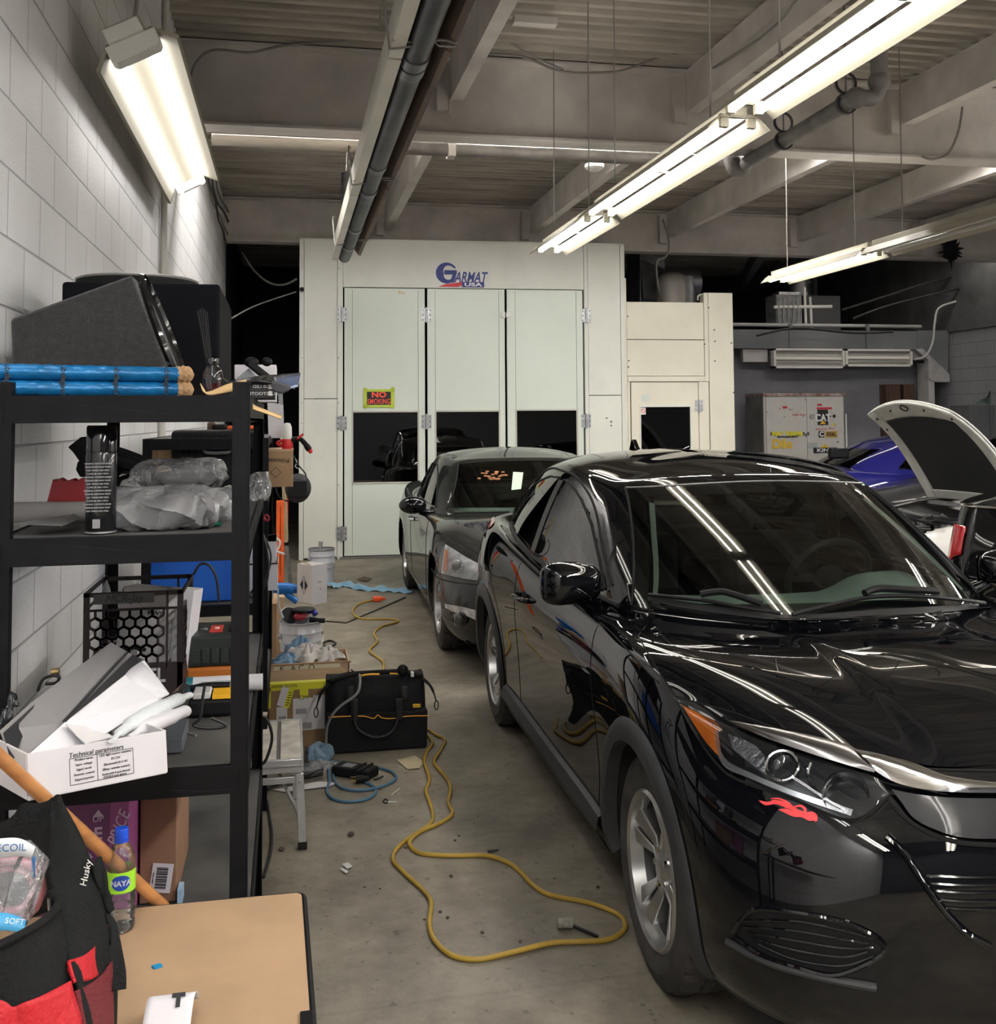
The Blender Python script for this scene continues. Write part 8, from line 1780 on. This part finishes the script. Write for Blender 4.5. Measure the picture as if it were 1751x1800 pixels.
for s in (-1, 1):
    mb = MB()
    side_line(mb, ab, [(1.62,.90),(1.58,.75),(1.55,.5),(1.58,.30)], s, .004, sya, -.001); side_line(mb, ab, [(2.87,.94),(2.88,.7),(2.86,.3)], s, .004, sya, -.001); side_line(mb, ab, [(1.6,.29),(2.9,.29)], s, .004, sya, -.001)
    mb.build('panel_gaps', GAP, alt)
for s in (-1, 1):
    mb = MB()
    for w in (sfd, srd): side_line(mb, agh, w+[w[0]], s, .008, sya, 0, n=0)
    mb.build('window_seals', RUB, alt)
for s in (-1, 1):
    c = side_pt(ab, 2.66*sya, .80, s, 0); h = thing('door_handle', None, None, c); h.parent = alt
    MB().tube([(0,-.10,0),(s*.03,-.07,.0),(s*.035,0,0),(s*.03,.07,0),(0,.1,0)], .014, 8, n=4).build('grip', CHR if s < 0 else ag, h)
    r_ = thing('side_mirror', None, None, (s*.96,1.86*sya,.985)); r_.parent = alt
    MB().ell((0,0,0), (.115,.07,.072), 20).build('mirror_housing', BPNT, r_); MB().tube([(-s*.06,.02,-.05),(-s*.13,.05,-.075),(-s*.20,.08,-.07)], .03, 10, n=3).build('mirror_arm', BPNT, r_)
def wsA(x, z, off=0):
    h = agh.ray_cast(V(x,-1,z), V(0,1,0)); n = h[1] if h[1].y < 0 else -h[1]; return h[0]+n*off
for pts in ([(-.70,.955),(-.62,1.1),(-.535,1.305)], [(.70,.955),(.62,1.1),(.535,1.305)], [(-.535,1.305),(-.3,1.328),(0,1.333),(.3,1.328),(.535,1.305)]):
    P = cat([V(x,0,z) for x, z in pts], 8); MB().tube([wsA(p.x, p.z, 0) for p in P], .008, 6).build('windshield_seal', RUB, alt)
mb = MB(); R3 = random.Random(3)
for k in range(26):
    a, b = R3.uniform(842,890), R3.uniform(829,844); q = SA.pt(a, b, .003)
    if q: mb.ell(q, (.016,.004,.007), 6)
mb.build('orange_marker_writing', mat('orange_marker', (.50,.22,.10), .7), alt)
S_ = SA.patch([(902,830),(920,831)], [(899,862),(916,860)], .003, 3, 3).build('windshield_label', mat('pale_green_label', (.50,.62,.50), .5), alt)
MB().tube(SA.line([(800,907),(830,906),(870,905),(895,904)], .02), .008, 6).build('wiper', BLKP, alt)
def adash(u, v): x = -.70+1.4*u; return V(x, (1.45+.15*abs(x/.7)**2+.55*v)*sya, .925+.03*sin(pi*v)-(.1 if v > .9 else 0))
MB().grid(adash, 24, 12).build('dashboard', DASH, alt)
for x in (-.36,.36):
    st = thing('front_seat', None, None, (x,2.8*sya,.85)); st.parent = alt; MB().box((-.24,-.06,-.1), (.24,.08,.24)).build('seat_back', INT, st, bevel=.05, seg=3); MB().box((-.13,-.05,.26), (.13,.06,.42)).build('headrest', INT, st, bevel=.04, seg=3)
hl = thing('headlight', None, None, (0,0,0)); hl.parent = alt
top = [(783,957),(800,967),(820,980),(843,992)]; bot = [(776,1008),(795,1013),(820,1018),(842,1021)]
SA.patch(top, bot, .003, 20, 8).build('lamp_housing', mat('lamp_silver', (.66,.66,.66), .3, .35, bump=.7, bscale=22, vary=.5, vscale=16), hl)
SA.patch([(784,965),(789,972)], [(779,1003),(787,1006)], .008, 4, 6).build('turn_reflector', mat('orange_lens', (.75,.20,.03), .2, coat=.6), hl, label='orange corner lens')
c = SA.pt(806,997,.012)
if c: MB().ell(c, (.045,.03,.045), 18).build('projector_lens', mat('lens_grey', (.20,.20,.20), .05, coat=1), hl); MB().tube([SA.pt(806+9*cos(a*pi/8), 997+9*sin(a*pi/8), .016) for a in range(16)], .006, 6, closed=True).build('projector_ring', CHR, hl)
SA.patch(top, bot, .025, 20, 8, bulge=.008).build('lamp_cover', LG, hl)
fgl = thing('fog_light', None, None, (0,0,0)); fgl.parent = alt
SA.patch([(783,1061),(800,1064),(820,1068),(843,1074)], [(784,1068),(800,1076),(820,1082),(843,1092)], .006, 14, 4).build('light_strip', mat('lamp_silver', ()), fgl)
c = SA.pt(810,1088,.0)
if c: MB().ell(c, (.05,.03,.05), 18).build('fog_lens', mat('fog_lens', (.12,.125,.11), .2, .3), fgl); MB().tube([SA.pt(810+12*cos(a*pi/8), 1088+11*sin(a*pi/8), .01) for a in range(16)], .008, 6, closed=True).build('fog_ring', BLKG, fgl)
mb = MB().tube(SA.line([(776,1018),(800,1024),(843,1028)], -.001), .004, 6); mb.tube(SA.line([(758,1000),(768,1015),(776,1018)], -.001), .004, 6); mb.tube(SA.line([(757,985),(765,955),(780,950),(783,957)], -.001), .003, 6); mb.build('front_gaps', GAP, alt)
# blue sedan, side on
bp = mat('blue_paint', (.014,.014,.16), .5, spec=.1, coat=1, coatr=.03)
pb_ = V(*W(1445,850,y=11.4)); 
O = V(pb_.x-.1+4.60, 12.25, 0)
blu, bb_, bgh = sedan('sedan', 'blue sedan parked side-on in front of the sticker cabinet', bp, O, radians(-90), .97, 1.02)
for s in (-1, 1):
    c = side_pt(bb_, 2.70*.97, .82, s, 0); MB().tube([c+V(0,-.1,0), c+V(s*.035,-.06,0), c+V(s*.035,.06,0), c+V(0,.1,0)], .014, 8, n=4).build('door_handle', bp, blu)
    mb = MB(); side_line(mb, bb_, [(2.87,.96),(2.88,.7),(2.86,.3)], s, .004, .97, -.001)
    for w in (sfd, srd): side_line(mb, bgh, [(a,b*1.02) for a,b in w+[w[0]]], s, .008, .97, 0, n=0)
    mb.build('seals_and_gaps', RUB, blu)
t = tag(MB().box((-.12,-.05,-.06),(.12,.05,.06)).build('black_clip', BLKP, bevel=.02), 'black object on the blue sedan\'s boot in front of the sticker cabinet', 'object'); t.location = W(1474,797,y=11.6)
# dark car at far right
dk = mat('dark_grey_paint', (.02,.02,.022), .3, coat=.8, coatr=.05, dirt=.3)
pd = V(*W(1690,800,y=13.2)); dks, _, _ = sedan('sedan', 'dark grey car behind the raised white hood at the right edge', dk, V(pd.x+1.3,10.3,0) if False else V(10.2-.2+.0,9.9+.0,0) if False else V(5.95,10.25,0), radians(90), .92, 1.08)
# white car with open hood: faces left
wp = mat('white_paint', (.66,.65,.62), .3, coat=.6, dirt=.15, dscale=3)
hf = V(*W(1640,868,z=.97)); cyc = hf.y-.62
O = V(hf.x-1.28, cyc, 0)
wc, wbh, _ = sedan('white_car', 'white car with its hood raised at the right edge', wp, O, radians(90), 1.0, 1.0)
wc['category'] = 'car'
# remove the skin over its engine bay
bo = [c for c in wc.children if c.name.startswith('body')][0]; bmm = bmesh.new(); bmm.from_mesh(bo.data)
bmesh.ops.delete(bmm, geom=[f for f in bmm.faces if abs(f.calc_center_median().x) < .60 and .30 < f.calc_center_median().y < 1.30 and f.calc_center_median().z > .72], context='FACES'); bmm.to_mesh(bo.data); bmm.free()
HL_, HWd = 1.12, 1.36; hd_ = radians(52)
hood = thing('open_hood', None, None, (0,1.30,.955), (-hd_,0,0)); hood.parent = wc
def hoodf(u, v, off=0):
    x = (u-.5)*HWd*(1-.10*(v**2)); y = -HL_*v*(1-.10*(2*u-1)**2*v); z = .05*sin(pi*v*.9)+.02*(1-(2*u-1)**2)-.05*v**4; return V(x, y, z+off)
MB().grid(lambda u, v: hoodf(u, v), 20, 20).build('hood_skin', wp, hood, solid=.012)
mb = MB(); 
for (u0_, v0_, u1_, v1_) in ((.0,.0,.10,1),(.90,.0,1,1),(.0,.84,1,1),(.0,.0,1,.08)):
    mb.grid(lambda a, b: hoodf(u0_+(u1_-u0_)*a, v0_+(v1_-v0_)*b, -.028), 10, 10)
mb.build('hood_frame', mat('white_underside', (.50,.50,.47), .5, vary=.15, dirt=.25, dscale=5), hood, solid=.02)
MB().grid(lambda a, b: hoodf(.10+.80*a, .08+.74*b, -.030-.012*sin(pi*a)*sin(pi*b)), 14, 14).build('insulation_pad', mat('pad_black', (.012,.012,.013), .9, bump=.3, bscale=60), hood)
for u, v in ((.06,.9),(.3,.93),(.7,.93),(.94,.9),(.05,.75)): MB().ell(hoodf(u,v,-.045), (.012,.012,.006), 8).build('rubber_stop', RUB, hood)
MB().tube([hoodf(.5,.95,-.05)+V(a,b,0) for a, b in ((-.05,0),(-.02,.03),(.03,.03),(.05,0),(0,-.03))], .006, 6, n=3, closed=True).build('hood_latch', BLKP, hood)
eb = thing('engine_bay', None, None, (0,.8,.70)); eb.parent = wc
MB().box((-.62,-.5,-.12), (.62,.5,-.04)).build('bay_floor', WELL, eb); R5 = random.Random(9)
MB().box((-.34,-.2,-.05), (.22,.22,.10)).build('engine_cover', mat('engine_cover', (.05,.05,.052), .5), eb, bevel=.03, seg=3)
for i in range(16):
    x, y = R5.uniform(-.58,.58), R5.uniform(-.42,.45); s = R5.uniform(.04,.12); MB().box((x-s,y-s*.7,-.04), (x+s,y+s*.7,R5.uniform(.02,.12))).build('engine_part', [BLKP, GALV, mat('engine_grey', (.14,.14,.14), .5, vary=.4, vscale=20)][i % 3], eb, bevel=.012)
for i in range(9): MB().tube([V(R5.uniform(-.6,.6), R5.uniform(-.45,.45), R5.uniform(.05,.16)) for _ in range(4)], R5.uniform(.01,.02), 8, n=5).build('engine_hose', [BLKP, mat('hose_grey2', (.10,.10,.10), .5)][i % 2], eb)
MB().bar((-.62,.46,.2), (.62,.50,.2), .10, .03).build('cowl_panel', mat('cowl_grey', (.20,.20,.20), .6, vary=.3, vscale=10), eb)
# black car rear corner at right edge
bk = mat('black_car_paint', (.006,.006,.007), .6, spec=0, coat=1, coatr=.03, dirt=.2)
pr_ = V(*W(1683,940,y=5.55)); O = V(pr_.x+.80, 5.62+.02, 0)
xr_, xb_, xg_ = sedan('sedan', 'black car with a red tail light cut off by the right edge', bk, V(pr_.x+.62,pr_.y-.08,0)+V(0,4.85*.85,0) if False else V(pr_.x+.70, pr_.y-.1+4.85*.9, 0), radians(180), .9, 1.10) if False else (None, None, None)
t = thing('black_car', 'black car with a red tail light cut off by the right edge', 'car', (pr_.x-.07, pr_.y, 0), (0,0,radians(-40)))
def rear(u, v):
    # wrap: u along plan (side -> corner -> rear), v height
    P = cat([V(.10,1.2,0), V(.02,.6,0), V(.0,.25,0), V(.05,.08,0), V(.22,-.02,0), V(.8,-.10,0), V(1.6,-.02,0)], 8); q = P[min(int(u*(len(P)-1)), len(P)-1)]
    z = .25+v*.92; b = .06*sin(pi*v); return V(q.x-b*(1-u)+(.06*v*v), q.y-b*u+.10*v*v, z)
MB().grid(rear, 48, 16).build('rear_body', bk, t)
def deck(u, v): a = rear(u, 1.0); c = V(.75+.2*u, .75, 1.21); return a.lerp(c, v)+V(0,0,.035*sin(pi*v*.5))
MB().grid(deck, 48, 12).build('boot_lid', bk, t)
def tl(u, v): p_ = rear(.34+.20*u, .86-.26*v*(1-.35*u)); n = V(-.6+.6*u,-.8,0).normalized(); return p_+n*.012
MB().grid(tl, 12, 10).build('tail_light', mat('red_lens', ()), t, solid=.012, label='red tail light')
MB().tube([rear(.30+.7*k/16, .985)+V(-.004,-.010,.004) for k in range(17)], .007, 6).build('chrome_trim', CHR, t)
MB().box((.15,.3,.12),(1.6,1.7,.9)).build('underbody', WELL, t)
wheel(t, (.16,1.05,.33), .33, -1, RIM, rr=.215)
# ---------------------------------------------------------------- camera and view
cd = bpy.data.cameras.new('camera'); co = bpy.data.objects.new('camera', cd); COL.objects.link(co)
M_ = Matrix.Identity(4)
for i in range(3): M_[i][0] = RT[i]; M_[i][1] = UP[i]; M_[i][2] = -FW[i]
M_.translation = (0,0,HC); co.matrix_world = M_
cd.sensor_fit = 'VERTICAL'; cd.sensor_height = 24; cd.sensor_width = 24; cd.lens = F/1800*24; cd.shift_y = -(900-CY)/1800; cd.clip_start = .05
SC.camera = co
w = bpy.data.worlds.new('world'); SC.world = w; w.use_nodes = True
w.node_tree.nodes['Background'].inputs[0].default_value = (.5,.55,.65,1); w.node_tree.nodes['Background'].inputs[1].default_value = .05
vs_ = SC.view_settings; vs_.view_transform = 'Standard'; vs_.look = 'None'; vs_.gamma = 1; vs_.use_curve_mapping = False; vs_.exposure = .42
SC.cycles.max_bounces = 8; SC.cycles.transparent_max_bounces = 16
try: SC.cycles.use_denoising = True
except Exception: pass
